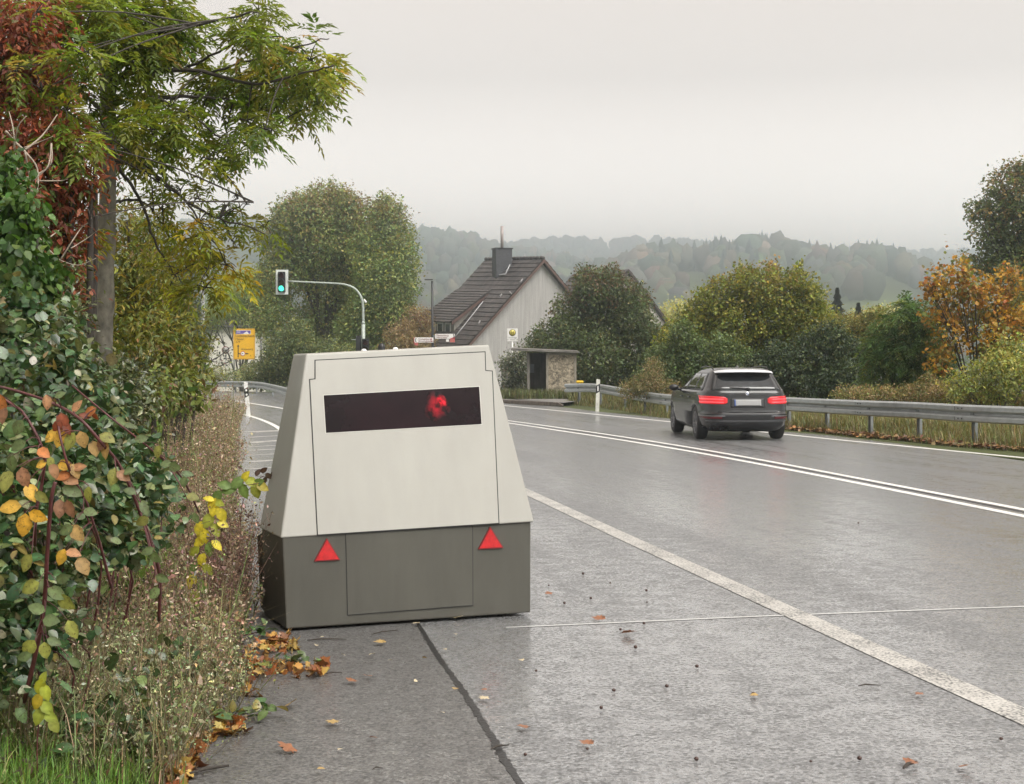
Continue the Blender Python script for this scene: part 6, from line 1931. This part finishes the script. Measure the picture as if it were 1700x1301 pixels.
# brambles: trifoliate glossy leaves
DG = [((.034, .078, .030), 5), ((.055, .105, .040), 4), ((.095, .145, .055), 3), ((.16, .19, .08), 2), ((.21, .23, .14), 1), ((.22, .17, .06), .5)]
near_bush('bramble_bush', 'dark green glossy bramble high at the left edge under the climber', 'bramble',
          [(25, 510, 50, 34, 7.4), (80, 530, 44, 30, 7.8), (60, 565, 60, 40, 7.4), (20, 580, 40, 40, 7), (115, 575, 36, 26, 8.4), (100, 610, 56, 40, 7.6), (40, 640, 60, 46, 6.8), (150, 640, 46, 30, 8.2), (180, 670, 40, 24, 8.6), (-20, 600, 40, 100, 7)],
          .056, .74, DG, 3.8, T=T_OVATE, m='leaf_gloss', tuft=3, tuft_r=1.5, droop=.35, foot=(-2.5, 7.6), r0=.008, stem_m='cane', shell=.4, upn=1.1)
near_bush('bramble_bush', 'dark green glossy bramble mass arching over the dry weeds', 'bramble',
          [(150, 720, 60, 40, 6.9), (90, 720, 60, 50, 6.4), (30, 720, 50, 50, 6.1), (200, 740, 50, 36, 7.2), (240, 770, 44, 34, 7.2), (270, 800, 34, 36, 7.2), (180, 790, 60, 44, 6.6), (110, 800, 60, 50, 6.1), (40, 810, 60, 50, 5.8), (230, 830, 50, 40, 6.7), (285, 850, 22, 34, 7), (150, 860, 60, 44, 6.1), (70, 880, 60, 50, 5.7), (210, 890, 46, 36, 6.4), (20, 920, 50, 60, 5.5), (110, 930, 50, 40, 5.8), (-20, 800, 40, 120, 5.8), (170, 930, 40, 26, 6.2)],
          .052, .74, DG, 3.7, T=T_OVATE, m='leaf_gloss', tuft=3, tuft_r=1.5, droop=.35, foot=(-2.0, 6.4), r0=.007, stem_m='cane', shell=.4, upn=1.1)
near_bush('bramble_bush', 'dark green bramble low at the left edge above the bright grass', 'bramble',
          [(30, 990, 50, 46, 5.3), (90, 990, 40, 40, 5.5), (20, 1060, 40, 50, 5.2), (70, 1070, 40, 40, 5.3), (30, 1130, 40, 40, 5.2), (-20, 1050, 40, 100, 5.2), (110, 1060, 26, 36, 5.5)],
          .050, .74, DG, 3.5, T=T_OVATE, m='leaf_gloss', tuft=3, tuft_r=1.5, droop=.35, foot=(-1.85, 5.5), r0=.006, stem_m='cane', shell=.4, upn=1.0)
near_bush('low_bramble', 'low green bramble leaves creeping from the verge onto the asphalt', 'bramble',
          [(150, 1240, 50, 30, 5.3), (200, 1200, 50, 26, 5.5), (110, 1220, 40, 30, 5.3), (230, 1250, 40, 26, 5.5), (250, 1170, 30, 26, 5.8), (180, 1270, 50, 24, 5.3), (300, 1180, 20, 18, 6.1), (215, 1120, 26, 26, 5.9), (285, 1070, 20, 30, 6.3), (300, 1110, 24, 24, 6.3)],
          .055, .62, [((.045, .085, .032), 4), ((.075, .115, .045), 3), ((.12, .16, .05), 1), ((.03, .055, .022), 2)], 2.3, T=T_OVATE, m='leaf_gloss', tuft=3, tuft_r=1.6, droop=.15, foot=(-1.55, 5.7), r0=.004, stem_m='cane', shell=.5, upn=1.3)

# arching bramble canes with autumn leaves, each cane a thing
ORG, YEL, TAN, PNK, RUST, OLV, BRN, YGR = (.46, .17, .055), (.50, .30, .045), (.36, .23, .085), (.33, .17, .085), (.22, .06, .03), (.20, .20, .05), (.24, .12, .07), (.26, .27, .06)
PALE = (.115, .155, .062)
CANES = [
    ('bramble cane arching down the middle of the bank with orange leaf clusters', [(-10, 640, 5.4), (25, 648, 5.3), (85, 668, 5.2), (131, 694, 5.1), (165, 731, 5.1), (200, 775, 5.2), (228, 839, 5.3), (250, 902, 5.4), (265, 955, 5.5), (264, 1030, 5.6)], .0068,
     [(128, 674, 25, -60, PNK), (149, 684, 27, 150, ORG), (158, 690, 18, 60, RUST), (140, 690, 20, 200, RUST), (157, 745, 28, 70, TAN), (175, 748, 30, 95, TAN), (178, 727, 30, 20, OLV), (168, 738, 26, 130, BRN), (188, 792, 30, 100, OLV), (205, 790, 26, 30, PNK), (215, 782, 24, -20, PALE), (240, 845, 26, 60, PALE), (236, 865, 24, 150, OLV), (258, 925, 26, 40, PALE), (245, 915, 24, 160, PALE), (270, 960, 24, 20, PALE), (256, 985, 24, 140, PALE), (100, 655, 20, -30, PALE), (78, 668, 26, 80, PNK), (215, 815, 22, 200, PALE)]),
    ('bramble cane with the brightest yellow and orange leaves at the left edge', [(-12, 652, 4.9), (15, 668, 4.9), (42, 690, 4.85), (72, 750, 4.85), (70, 800, 4.9), (60, 850, 4.9), (58, 905, 5.0)], .006,
     [(10, 800, 40, 110, OLV), (40, 793, 36, 75, BRN), (16, 842, 38, 175, YEL), (52, 818, 34, 60, YEL), (63, 857, 34, 20, (.55, .30, .03)), (40, 872, 40, 95, (.55, .30, .035)), (69, 825, 28, 40, OLV), (0, 668, 34, 60, ORG), (5, 690, 30, 100, BRN), (73, 752, 26, 30, ORG), (68, 771, 20, 160, YEL), (84, 768, 22, 80, YGR), (30, 710, 30, 120, PALE), (90, 782, 28, 70, PNK), (44, 935, 34, 120, OLV), (30, 740, 30, 150, PALE), (20, 770, 30, 100, PALE)]),
    ('bramble cane hanging with yellow and pink leaves in the middle of the bramble bank', [(95, 690, 5.0), (100, 725, 4.95), (112, 770, 4.95), (125, 800, 5.0), (142, 830, 5.05), (155, 870, 5.1), (165, 900, 5.2), (185, 975, 5.3)], .0055,
     [(104, 700, 30, 80, RUST), (95, 708, 26, 110, RUST), (112, 712, 24, 60, RUST), (86, 724, 30, 140, YEL), (99, 728, 32, 100, YEL), (116, 733, 32, 110, YGR), (137, 730, 30, 75, TAN), (108, 772, 26, 10, YEL), (125, 782, 28, 60, TAN), (132, 775, 24, -10, PNK), (117, 795, 32, 25, PNK), (104, 790, 26, 160, ORG), (120, 815, 36, 20, PALE), (147, 821, 28, 90, YGR), (99, 845, 32, 85, BRN), (116, 845, 32, 70, BRN), (128, 885, 34, 50, TAN), (102, 925, 30, 110, YEL), (122, 918, 28, 10, PNK), (138, 940, 34, 55, TAN), (110, 880, 26, 150, PALE), (150, 850, 24, 10, PALE)]),
    ('thick reddish bramble cane leaning down to the beige weeds at the left', [(92, 800, 4.9), (85, 830, 4.9), (78, 925, 4.95), (74, 995, 5.0), (64, 1062, 5.05), (40, 1165, 5.1)], .0085,
     [(50, 975, 34, 150, YGR), (95, 985, 34, 30, PALE), (110, 1000, 36, 40, YGR), (120, 1045, 34, 60, YGR), (85, 1030, 30, 0, PALE), (60, 1010, 30, 200, PALE), (48, 1075, 32, 130, YGR), (75, 1080, 28, 80, YGR), (90, 1065, 26, 20, PALE), (40, 1090, 26, 160, PALE), (105, 960, 28, -20, PALE), (125, 1100, 24, 40, PALE)]),
    ('dark bramble cane running down at the right edge of the bramble mass', [(120, 640, 6.3), (180, 690, 6.2), (250, 745, 6.3), (300, 790, 6.5), (330, 850, 6.8)], .005,
     [(200, 700, 22, 30, PALE), (235, 728, 22, -10, PALE), (262, 750, 22, 100, OLV), (290, 775, 22, 20, PALE), (305, 800, 20, 90, PALE), (320, 825, 22, 10, OLV), (275, 770, 20, 180, PALE), (325, 860, 20, 70, PALE)]),
]
for lab, pts, r, lv in CANES:
    f = Vector(W(*pts[-1])); f.z = float(ground_z(f.x, f.y))
    root = plant('bramble_cane', f, lab, 'bramble cane', 'arching bramble canes')
    g = MB(); limb(g, [W(*p) for p in pts], r * .75, r, 5, 7)
    path = smooth_path([W(*p) for p in pts], 6)
    ls = LeafSet()
    for px, py, s, ang, col in lv:
        Dm = pts[len(pts) // 2][2] - .08
        q = W(px, py, Dm)
        a = R(ang)
        Lm = s / F * Dm * 1.02
        ax = Vector((math.cos(a), random.uniform(-.35, .1), -math.sin(a)))
        base = q - ax * Lm * .5
        nn_ = np.array([[random.gauss(0, .35), -1.0, random.gauss(.45, .35)]])
        ls.add(np.array([base[:]]), np.array([ax[:]]), nn_, Lm, Lm * random.uniform(.6, .76), np.array([col]) * math.exp(random.gauss(0, .12)), T_OVATE)
        near = min(path, key=lambda p_: (p_ - base).length)
        limb(g, [near, near.lerp(base, .5) + Vector((0, 0, .01)), base], .0022, .0014, 2, 4)
    g.build('cane', M['cane'], root)
    ls.build('leaves', M['leaf_old'], root)

def sprig(label, pts, leaves, r=.003, m='leaf'):
    f = Vector(W(*pts[0])); f.z = float(ground_z(f.x, f.y))
    root = plant('leafy_shoot', f, label, 'shoot', 'leafy shoots in the dry weeds')
    g = MB(); limb(g, [f] + [W(*p) for p in pts], r, r * .5, 5, 6); path = smooth_path([W(*p) for p in pts], 5)
    ls = LeafSet()
    for px, py, s, ang, col in leaves:
        Dm = pts[len(pts) // 2][2] - .03
        q = W(px, py, Dm); a = R(ang); Lm = s / F * Dm
        ax = Vector((math.cos(a), random.uniform(-.3, .2), -math.sin(a)))
        base = q - ax * Lm * .5
        ls.add(np.array([base[:]]), np.array([ax[:]]), np.array([[random.gauss(0, .3), -1, random.gauss(.5, .3)]]), Lm, Lm * .66, np.array([col]) * math.exp(random.gauss(0, .12)), T_OVATE)
        near = min(path, key=lambda p_: (p_ - base).length); limb(g, [near, base], .0015, .001, 1, 4)
    g.build('stem', M['cane'], root); ls.build('leaves', M[m], root)
BY, GY, GG = (.50, .42, .035), (.30, .33, .05), (.13, .20, .05)
sprig('upright shoot with bright yellow leaves among the brown weeds', [(318, 1010, 8.0), (325, 940, 7.9), (340, 880, 7.8), (352, 820, 7.8)],
      [(355, 845, 28, 100, BY), (368, 855, 28, 60, BY), (345, 865, 30, 120, GY), (330, 878, 28, 110, BY), (340, 890, 28, 80, BY), (358, 880, 26, 60, GY), (330, 900, 26, 120, BY), (348, 912, 26, 90, GG), (322, 915, 24, 140, GY), (360, 905, 24, 40, BY), (352, 835, 22, -60, BY), (335, 930, 26, 110, BY), (320, 945, 28, 130, GG), (345, 945, 26, 60, GY), (318, 965, 28, 110, BY), (338, 975, 30, 70, GG), (322, 990, 30, 120, GY), (370, 870, 22, 20, BY), (346, 828, 20, 200, BY), (364, 835, 20, 20, GY)])
sprig('green shoot with yellow tinged leaves bending towards the trailer', [(345, 850, 8.2), (365, 820, 8.2), (395, 808, 8.1), (432, 802, 8.0)],
      [(380, 812, 30, 160, GG), (395, 800, 28, -50, GG), (405, 815, 28, 70, GG), (372, 805, 26, 200, GG), (418, 800, 26, 20, GY), (425, 815, 28, 75, GY), (436, 808, 24, 30, (.36, .30, .05)), (408, 790, 22, -60, BY), (360, 825, 26, 120, GG), (430, 800, 20, -20, GG)])
sprig('shoot with small dark brown leaves beside the trailer', [(400, 850, 9.0), (425, 800, 8.9), (445, 790, 8.8), (476, 796, 8.7)],
      [(428, 784, 14, -60, (.07, .04, .03)), (438, 780, 14, -30, (.07, .04, .03)), (446, 790, 14, 40, (.08, .05, .03)), (455, 786, 14, -20, (.06, .035, .03)), (463, 795, 14, 60, (.08, .05, .03)), (472, 794, 14, 10, (.07, .04, .03)), (440, 797, 12, 100, (.06, .04, .03))])
sprig('shoot with lime yellow leaves low beside the beige weeds', [(62, 1230, 5.0), (66, 1190, 5.0), (70, 1150, 5.0), (74, 1120, 5.0)],
      [(66, 1140, 30, 100, (.42, .42, .04)), (76, 1150, 30, 70, (.36, .40, .05)), (62, 1165, 32, 120, (.48, .36, .04)), (78, 1175, 30, 50, (.3, .36, .05)), (64, 1190, 32, 110, (.32, .36, .05)), (84, 1190, 28, 30, (.28, .33, .05)), (72, 1125, 24, -70, (.36, .4, .06)), (90, 1205, 28, 60, (.26, .28, .06))])

# dry brown weed stalks with seed heads along the edge of the asphalt: nobody could count them
def weeds(name, label, n, pos, hfun, pal, headpal, head=.016, per=26, lean=.25):
    ls = LeafSet()
    x, y = pos(n); z = ground_z(x, y)
    h = hfun(x, y, n)
    b = np.stack([x, y, z - .02], 1)
    dirs = np.stack([RNG.normal(0, lean, n), RNG.normal(0, lean, n), np.ones(n)], 1)
    tip = b + dirs * h[:, None]
    s = unit(np.stack([RNG.normal(size=n), RNG.normal(size=n), np.zeros(n)], 1))
    w = .0024 + .0010 * y / 10
    mid = b + dirs * h[:, None] * .5 + s * (h * .05)[:, None]
    V = np.stack([b - s * w[:, None], b + s * w[:, None], mid + s * w[:, None] * .8, mid - s * w[:, None] * .8, tip], 1).reshape(-1, 3)
    lo = np.array([0, 1, 2, 3, 3, 2, 4]); st = np.array([0, 4])
    ls.raw(V, (lo[None] + (np.arange(n) * 5)[:, None]).ravel(), (st[None] + (np.arange(n) * 7)[:, None]).ravel(), np.repeat(np.clip(jitter(palette(pal, n), .25), .005, .9), 5, axis=0))
    # side twigs with seed heads
    k = np.repeat(np.arange(n), per)
    t = .3 + .72 * RNG.random(len(k)) ** .7
    sp = RNG.normal(0, .05, (len(k), 3)) * np.array((1, 1, .6)) * (h[k] * 1.5)[:, None] * (1.25 - t * .7)[:, None]
    root_ = b[k] + dirs[k] * (h[k] * t)[:, None]
    P = root_ + sp + np.array((0, 0, .02))
    sz = head * np.exp(RNG.normal(0, .4, len(k))) * (1 + y[k] / 40)
    ls.add(P, rdir(len(k)) + np.array((0, 0, -.2)), rdir(len(k)), sz, sz * .55, jitter(palette(headpal, len(k)), .35), T_RHOMB)
    j = RNG.random(len(k)) < .45
    ww = (.0011 + .0005 * y[k][j] / 10)[:, None]
    s2 = unit(np.cross(sp[j], rdir(j.sum())))
    V = np.stack([root_[j] - s2 * ww - np.array((0, 0, .03)), root_[j] + s2 * ww - np.array((0, 0, .03)), P[j]], 1).reshape(-1, 3)
    ls.raw(V, np.arange(len(V)), np.arange(j.sum()) * 3, np.repeat(np.clip(jitter(palette(pal, j.sum()), .25), .005, .9), 3, axis=0))
    o = ls.build(name, M['leaf_dry']); tag(o, label, 'weeds', kind='stuff')
    return o
def pos_edge(n):
    y = 6.4 * np.exp(RNG.random(n) * math.log(44 / 6.4))
    off = np.minimum(RNG.gamma(1.5, .17, n) * (1 + y / 34), np.where(y > 12, .75, 3.0))
    return edge_x(y) - off + .02 + .05 * np.sin(y * 2.3) * np.clip(y / 15, .3, 1), y
def h_edge(x, y, n):
    d = np.clip((edge_x(y) - x) / .35, 0, 1)
    return np.exp(RNG.normal(-.80, .32, n)) * (.55 + .5 * d) * (.75 + .45 * np.sin(y * 3.1 + x * 5) ** 2) * (1 + .35 * np.clip((y - 9) / 12, 0, 1) - .25 * np.clip((y - 24) / 10, 0, 1))
weeds('dry_weeds', 'dry brown seeded weeds along the asphalt edge left of the trailer', 2300, pos_edge, h_edge,
      [((.24, .16, .105), 4), ((.16, .105, .065), 3), ((.30, .23, .155), 2), ((.18, .22, .08), 4)], [((.28, .19, .125), 4), ((.20, .13, .09), 4), ((.38, .29, .20), 3), ((.46, .38, .29), 1), ((.20, .23, .08), 2.5)], head=.014, per=24)
def pos_beige(n):
    return RNG.uniform(-1.9, -1.2, n), 5.15 + 1.75 * RNG.random(n) ** .8
weeds('straw_weeds', 'pale straw coloured weed tangle at the lower left', 760, pos_beige, lambda x, y, n: RNG.uniform(.16, .46, n) * np.clip(1.15 - (x + 1.98) * .55, .35, 1.2),
      [((.24, .20, .12), 4), ((.17, .14, .08), 3), ((.16, .17, .08), 2)], [((.38, .35, .22), 4), ((.28, .265, .15), 4), ((.19, .24, .10), 6), ((.46, .41, .30), .6), ((.15, .10, .07), 2)], head=.011, per=20, lean=.4)
def pos_twig(n):
    y = RNG.uniform(6.5, 8.9, n); return edge_x(y) - RNG.uniform(-.04, .22, n), y
weeds('dry_weeds', 'fine reddish brown dead stalks crossing in front of the trailer corner', 170, lambda n: ((lambda y: (edge_x(y) - RNG.uniform(.05, .26, n), y))(RNG.uniform(7.9, 8.9, n))), lambda x, y, n: RNG.uniform(.35, .75, n),
      [((.12, .07, .05), 3), ((.17, .11, .08), 2)], [((.15, .09, .065), 4), ((.21, .15, .11), 3)], head=.011, per=40, lean=.22)

# undergrowth and grass on the bank
ls = LeafSet()
n = 3800
x = RNG.uniform(-1.95, -1.15, n); y = 5.15 + 3.2 * RNG.random(n)
k = x < edge_x(y) - .03; x, y = x[k], y[k]
blades(ls, x, y, ground_z(x, y) - .01, RNG.uniform(.14, .46, len(x)), .0055, [((.34, .29, .17), 4), ((.22, .17, .09), 3), ((.17, .22, .08), 4), ((.16, .10, .055), 2)], .9)
tag(ls.build('dry_grass', M['leaf_dry']), 'long dry and half green grass blades standing among the straw weeds', 'grass', kind='stuff')
ls = LeafSet()
n = 15000
x = RNG.uniform(-2.5, -1.42, n) + RNG.gamma(1.2, .06, n); y = RNG.uniform(4.6, 6.3, n)
k = (x < edge_x(y) + .0 - .12 * RNG.random(n)) & ((y < 5.45) | (x < -1.6))
x, y = x[k], y[k]
blades(ls, x, y, ground_z(x, y) - .01, RNG.uniform(.07, .24, len(x)), .0052, [((.14, .26, .05), 4), ((.19, .32, .07), 3), ((.09, .165, .035), 2), ((.27, .27, .11), 1)], .8)
tag(ls.build('bright_grass', M['leaf']), 'fresh bright green grass in the bottom left corner', 'grass', kind='stuff')
ls = LeafSet()
n = 26000
y = 9 * np.exp(RNG.random(n) * math.log(46 / 9)); off = RNG.uniform(.15, 1, n) * (1.0 + y * .11)
x = edge_x(y) - off
blades(ls, x, y, ground_z(x, y) - .02, RNG.uniform(.12, .42, n) * (.6 + .5 * np.sin(x * 2.1 + y) ** 2), .008 + .0009 * y, [((.14, .24, .045), 4), ((.19, .29, .07), 3), ((.22, .23, .09), 2)], .7)
tag(ls.build('verge_grass', M['leaf']), 'green grass strip between the shrubs and the dry weeds', 'grass', kind='stuff')
ls = LeafSet()
n = 15000
x = RNG.uniform(-3.6, -1.35, n); y = RNG.uniform(4.7, 9.5, n)
k = x < edge_x(y) - .05 * RNG.random(n); x, y = x[k], y[k]; n = len(x)
P = np.stack([x, y, ground_z(x, y) + RNG.random(n) ** 2 * .16], 1)
sz = RNG.uniform(.02, .05, n)
ls.add(P, rdir(n), rdir(n) * .6 + np.array((0, 0, .8)), sz, sz * .6, jitter(palette([((.06, .045, .025), 4), ((.10, .065, .035), 3), ((.05, .07, .025), 3), ((.15, .11, .06), 1), ((.03, .025, .018), 3)], n), .3), T_RHOMB)
tag(ls.build('undergrowth', M['leaf']), 'matted dead leaves and stems under the brambles', 'undergrowth', kind='stuff')

# ------------------------------------------------------------------ fallen leaves, conkers and twigs on the wet asphalt
ls = LeafSet()
piles = [(300, 1258, 30, 40, 130), (290, 1290, 20, 16, 50), (385, 1216, 26, 9, 46), (345, 1228, 20, 10, 30), (450, 1078, 44, 12, 110), (430, 1112, 50, 14, 120), (500, 1120, 40, 8, 50), (395, 1138, 24, 8, 34), (415, 1156, 18, 5, 14), (520, 1118, 18, 5, 14), (330, 1180, 24, 16, 40), (350, 1150, 22, 14, 40), (375, 1120, 20, 14, 36), (470, 1066, 24, 8, 40)]
P = []
for px, py, rx, ry, n in piles:
    n = int(n * .62)
    a = RNG.random(n) * 6.283; r = np.sqrt(RNG.random(n))
    for u_, v_ in zip(px + rx * r * np.cos(a), py + ry * r * np.sin(a)):
        q = G(u_, v_); P.append((q.x, q.y, .008 + .035 * random.random() ** 2))
P = np.array(P); n = len(P)
sz = RNG.uniform(.03, .07, n)
ls.add(P, rdir(n) * np.array((1, 1, .55)), rdir(n) * .9 + np.array((0, 0, 1)), sz, sz * 1.0, jitter(palette([((.36, .20, .05), 4), ((.28, .11, .035), 4), ((.46, .30, .09), 3), ((.18, .07, .03), 3), ((.40, .15, .04), 2)], n), .2), T_MAPLE)
tag(ls.build('leaf_litter', M['litter']), 'heaped orange and brown maple leaves at the left edge of the lay-by', 'fallen leaves', kind='stuff')

def single(name, label, cat, mb_or_ls, loc, m, group):
    pass
leaf_pts = [(483, 1175, 22, 'tan'), (478, 1250, 32, 'rust'), (583, 1137, 18, 'rust'), (612, 1129, 14, 'rust'), (630, 1072, 18, 'tan'), (617, 1092, 10, 'pale'), (570, 1093, 9, 'pale'), (525, 1077, 8, 'pale'), (533, 1285, 12, 'tan'), (620, 1232, 12, 'rust'), (553, 1206, 20, 'tan'), (755, 1058, 9, 'pale'), (738, 1084, 8, 'pale'), (692, 1040, 12, 'pale'), (762, 1030, 16, 'pale'), (756, 1150, 12, 'tan'),
            (803, 1152, 10, 'rust'), (805, 1166, 16, 'pale'), (866, 1102, 10, 'pale'), (868, 1214, 20, 'rust'), (973, 1241, 22, 'rust'), (1045, 1056, 24, 'rust'), (993, 1032, 20, 'rust'), (690, 1137, 7, 'pale'), (735, 1190, 7, 'pale'), (565, 1252, 9, 'pale'), (1527, 1159, 14, 'rust'), (1603, 1281, 24, 'rust'), (1510, 1274, 24, 'rust'), (705, 1098, 8, 'tan'), (648, 1102, 7, 'pale'), (535, 1063, 6, 'pale'), (1252, 1161, 12, 'tan'), (912, 990, 12, 'rust')]
LC = {'tan': (.42, .28, .10), 'rust': (.26, .10, .04), 'pale': (.55, .46, .30)}
for i, (px, py, s, c) in enumerate(leaf_pts):
    q = G(px, py)
    L_ = s / F * q.y * 1.25
    ls = LeafSet()
    a = random.random() * 6.283
    ls.add(np.array([[-math.cos(a) * L_ * .5, -math.sin(a) * L_ * .5, .012]]), np.array([[math.cos(a), math.sin(a), .05]]), np.array([[random.gauss(0, .3), random.gauss(0, .3), 1]]), L_, L_ * .85, np.array([LC[c]]), T_MAPLE if L_ > .045 else T_HEX)
    o = ls.build('fallen_leaf', M['litter']); o.location = (q.x, q.y, .008)
    lab = {'tan': 'single yellow tan fallen leaf lying on the wet asphalt', 'rust': 'single rust brown fallen leaf lying on the wet asphalt', 'pale': 'small pale bit of fallen leaf on the wet asphalt'}[c]
    tag(o, lab, 'fallen leaf', {'tan': 'loose tan leaves on the asphalt', 'rust': 'loose rust brown leaves on the asphalt', 'pale': 'loose pale leaf bits on the asphalt'}[c])
con = [(1157, 1110, 4), (1107, 1143, 4), (1251, 1157, 5), (1019, 1150, 4), (998, 1179, 4), (1156, 1265, 5), (1427, 1264, 5), (968, 955, 3), (981, 996, 3), (1073, 983, 3), (937, 1004, 3), (1030, 1048, 3), (1069, 1038, 3), (1055, 1078, 4), (872, 1257, 4), (1662, 1231, 4), (975, 1247, 3), (911, 974, 2), (1074, 1002, 2), (890, 1117, 3), (1346, 1268, 3), (1425, 870, 2), (1013, 970, 2)]
cm = mat('conker_brown', (.045, .018, .012), .3, var=.4, scale=60)
v0, f0 = ico(2)
for px, py, s in con:
    q = G(px, py); r = s / F * q.y * .8
    g = MB(); g.add([tuple(p * r * np.array((1, 1, .9)) * (1 + .12 * math.sin(p[0] * 7 + p[1] * 5 + px))) for p in v0], [tuple(f) for f in f0], 0, True)
    o = g.build('conker', cm); o.location = (q.x, q.y, r * .8 + .006)
    tag(o, 'small dark brown conker lying on the wet road', 'conker', 'conkers scattered on the road')
for (a, b, r, lab) in (((1425, 1142), (1462, 1141), .004, 'short straight twig lying on the road near the white line'), ((815, 1248), (845, 1241), .005, 'dark twig lying across the tar seam'), ((315, 1290), (380, 1277), .008, 'dark stick at the bottom left of the lay-by'), ((1500, 1281), (1522, 1271), .008, 'crooked dark bit of bark near the bottom right'),
                       ((510, 1066), (575, 1064), .005, 'long thin twig in front of the trailer corner'), ((540, 1122), (568, 1120), .004, 'thin twig poking out of the leaf pile'), ((620, 1055), (660, 1049), .004, 'thin twig in front of the trailer panel'), ((618, 1281), (636, 1279), .003, 'tiny twig on the lay-by near the bottom edge')):
    p, q = G(*a), G(*b)
    c = (p + q) / 2
    g = MB(); g.tube([p - c, (p - c) * .3 + Vector((0, .01, .004)), q - c], [r * .6, r, r * .5], 5)
    o = g.build('twig', M['bark_dark']); o.location = (c.x, c.y, r + .006); tag(o, lab, 'twig', 'twigs on the asphalt')
# bramble runners creeping onto the lay-by
for (pts, n_, lab) in (([(400, 1125), (440, 1118), (490, 1112), (530, 1115)], 16, 'green bramble runner lying over the orange leaf pile'), ([(385, 1070), (420, 1060), (450, 1058)], 9, 'green bramble runner close to the corner of the trailer'), ([(350, 1215), (400, 1202), (450, 1195)], 8, 'green bramble runner tip reaching onto the lay-by'), ([(380, 1200), (410, 1196), (430, 1192)], 4, 'small wilted sprig on the lay-by edge')):
    q = [G(x, y) + Vector((0, 0, .03)) for x, y in pts]
    root = plant('bramble_runner', Vector((q[0].x, q[0].y, 0)), lab, 'bramble', 'bramble runners on the lay-by')
    g = MB(); limb(g, q, .004, .002, 4, 6); g.build('stem', M['cane'], root)
    path = smooth_path(q, 6)
    ls = LeafSet(); P = np.array([random.choice(path)[:] for _ in range(n_ * 2)]); m_ = len(P)
    P = P + RNG.normal(0, .02, (m_, 3)) * np.array((1, 1.5, .4)) + np.array((0, 0, .02))
    sz = RNG.uniform(.05, .08, m_)
    ls.add(P, rdir(m_) * np.array((1, 1, .4)), rdir(m_) * .5 + np.array((0, 0, 1)), sz, sz * .7, jitter(palette([((.05, .10, .035), 3), ((.085, .14, .045), 2), ((.22, .20, .05), 1)], m_), .2), T_OVATE)
    ls.build('leaves', M['leaf_gloss'], root)

# ------------------------------------------------------------------ haze: pale even air round the whole scene
def haze(density):
    mb = MB(); mb.box((0, 650, 45), (5200, 4200, 152))
    o = mb.build('haze', [])
    m = bpy.data.materials.new('haze_air'); m.use_nodes = True
    n, l = m.node_tree.nodes, m.node_tree.links
    n.clear()
    out = n.new('ShaderNodeOutputMaterial'); v = n.new('ShaderNodeVolumePrincipled')
    v.inputs['Color'].default_value = (.84, .93, 1.0, 1)
    v.inputs['Density'].default_value = density
    v.inputs['Anisotropy'].default_value = .92
    l.new(v.outputs[0], out.inputs['Volume'])
    o.data.materials.clear(); o.data.materials.append(m)
    tag(o, kind='stuff')
haze(1.45e-3)
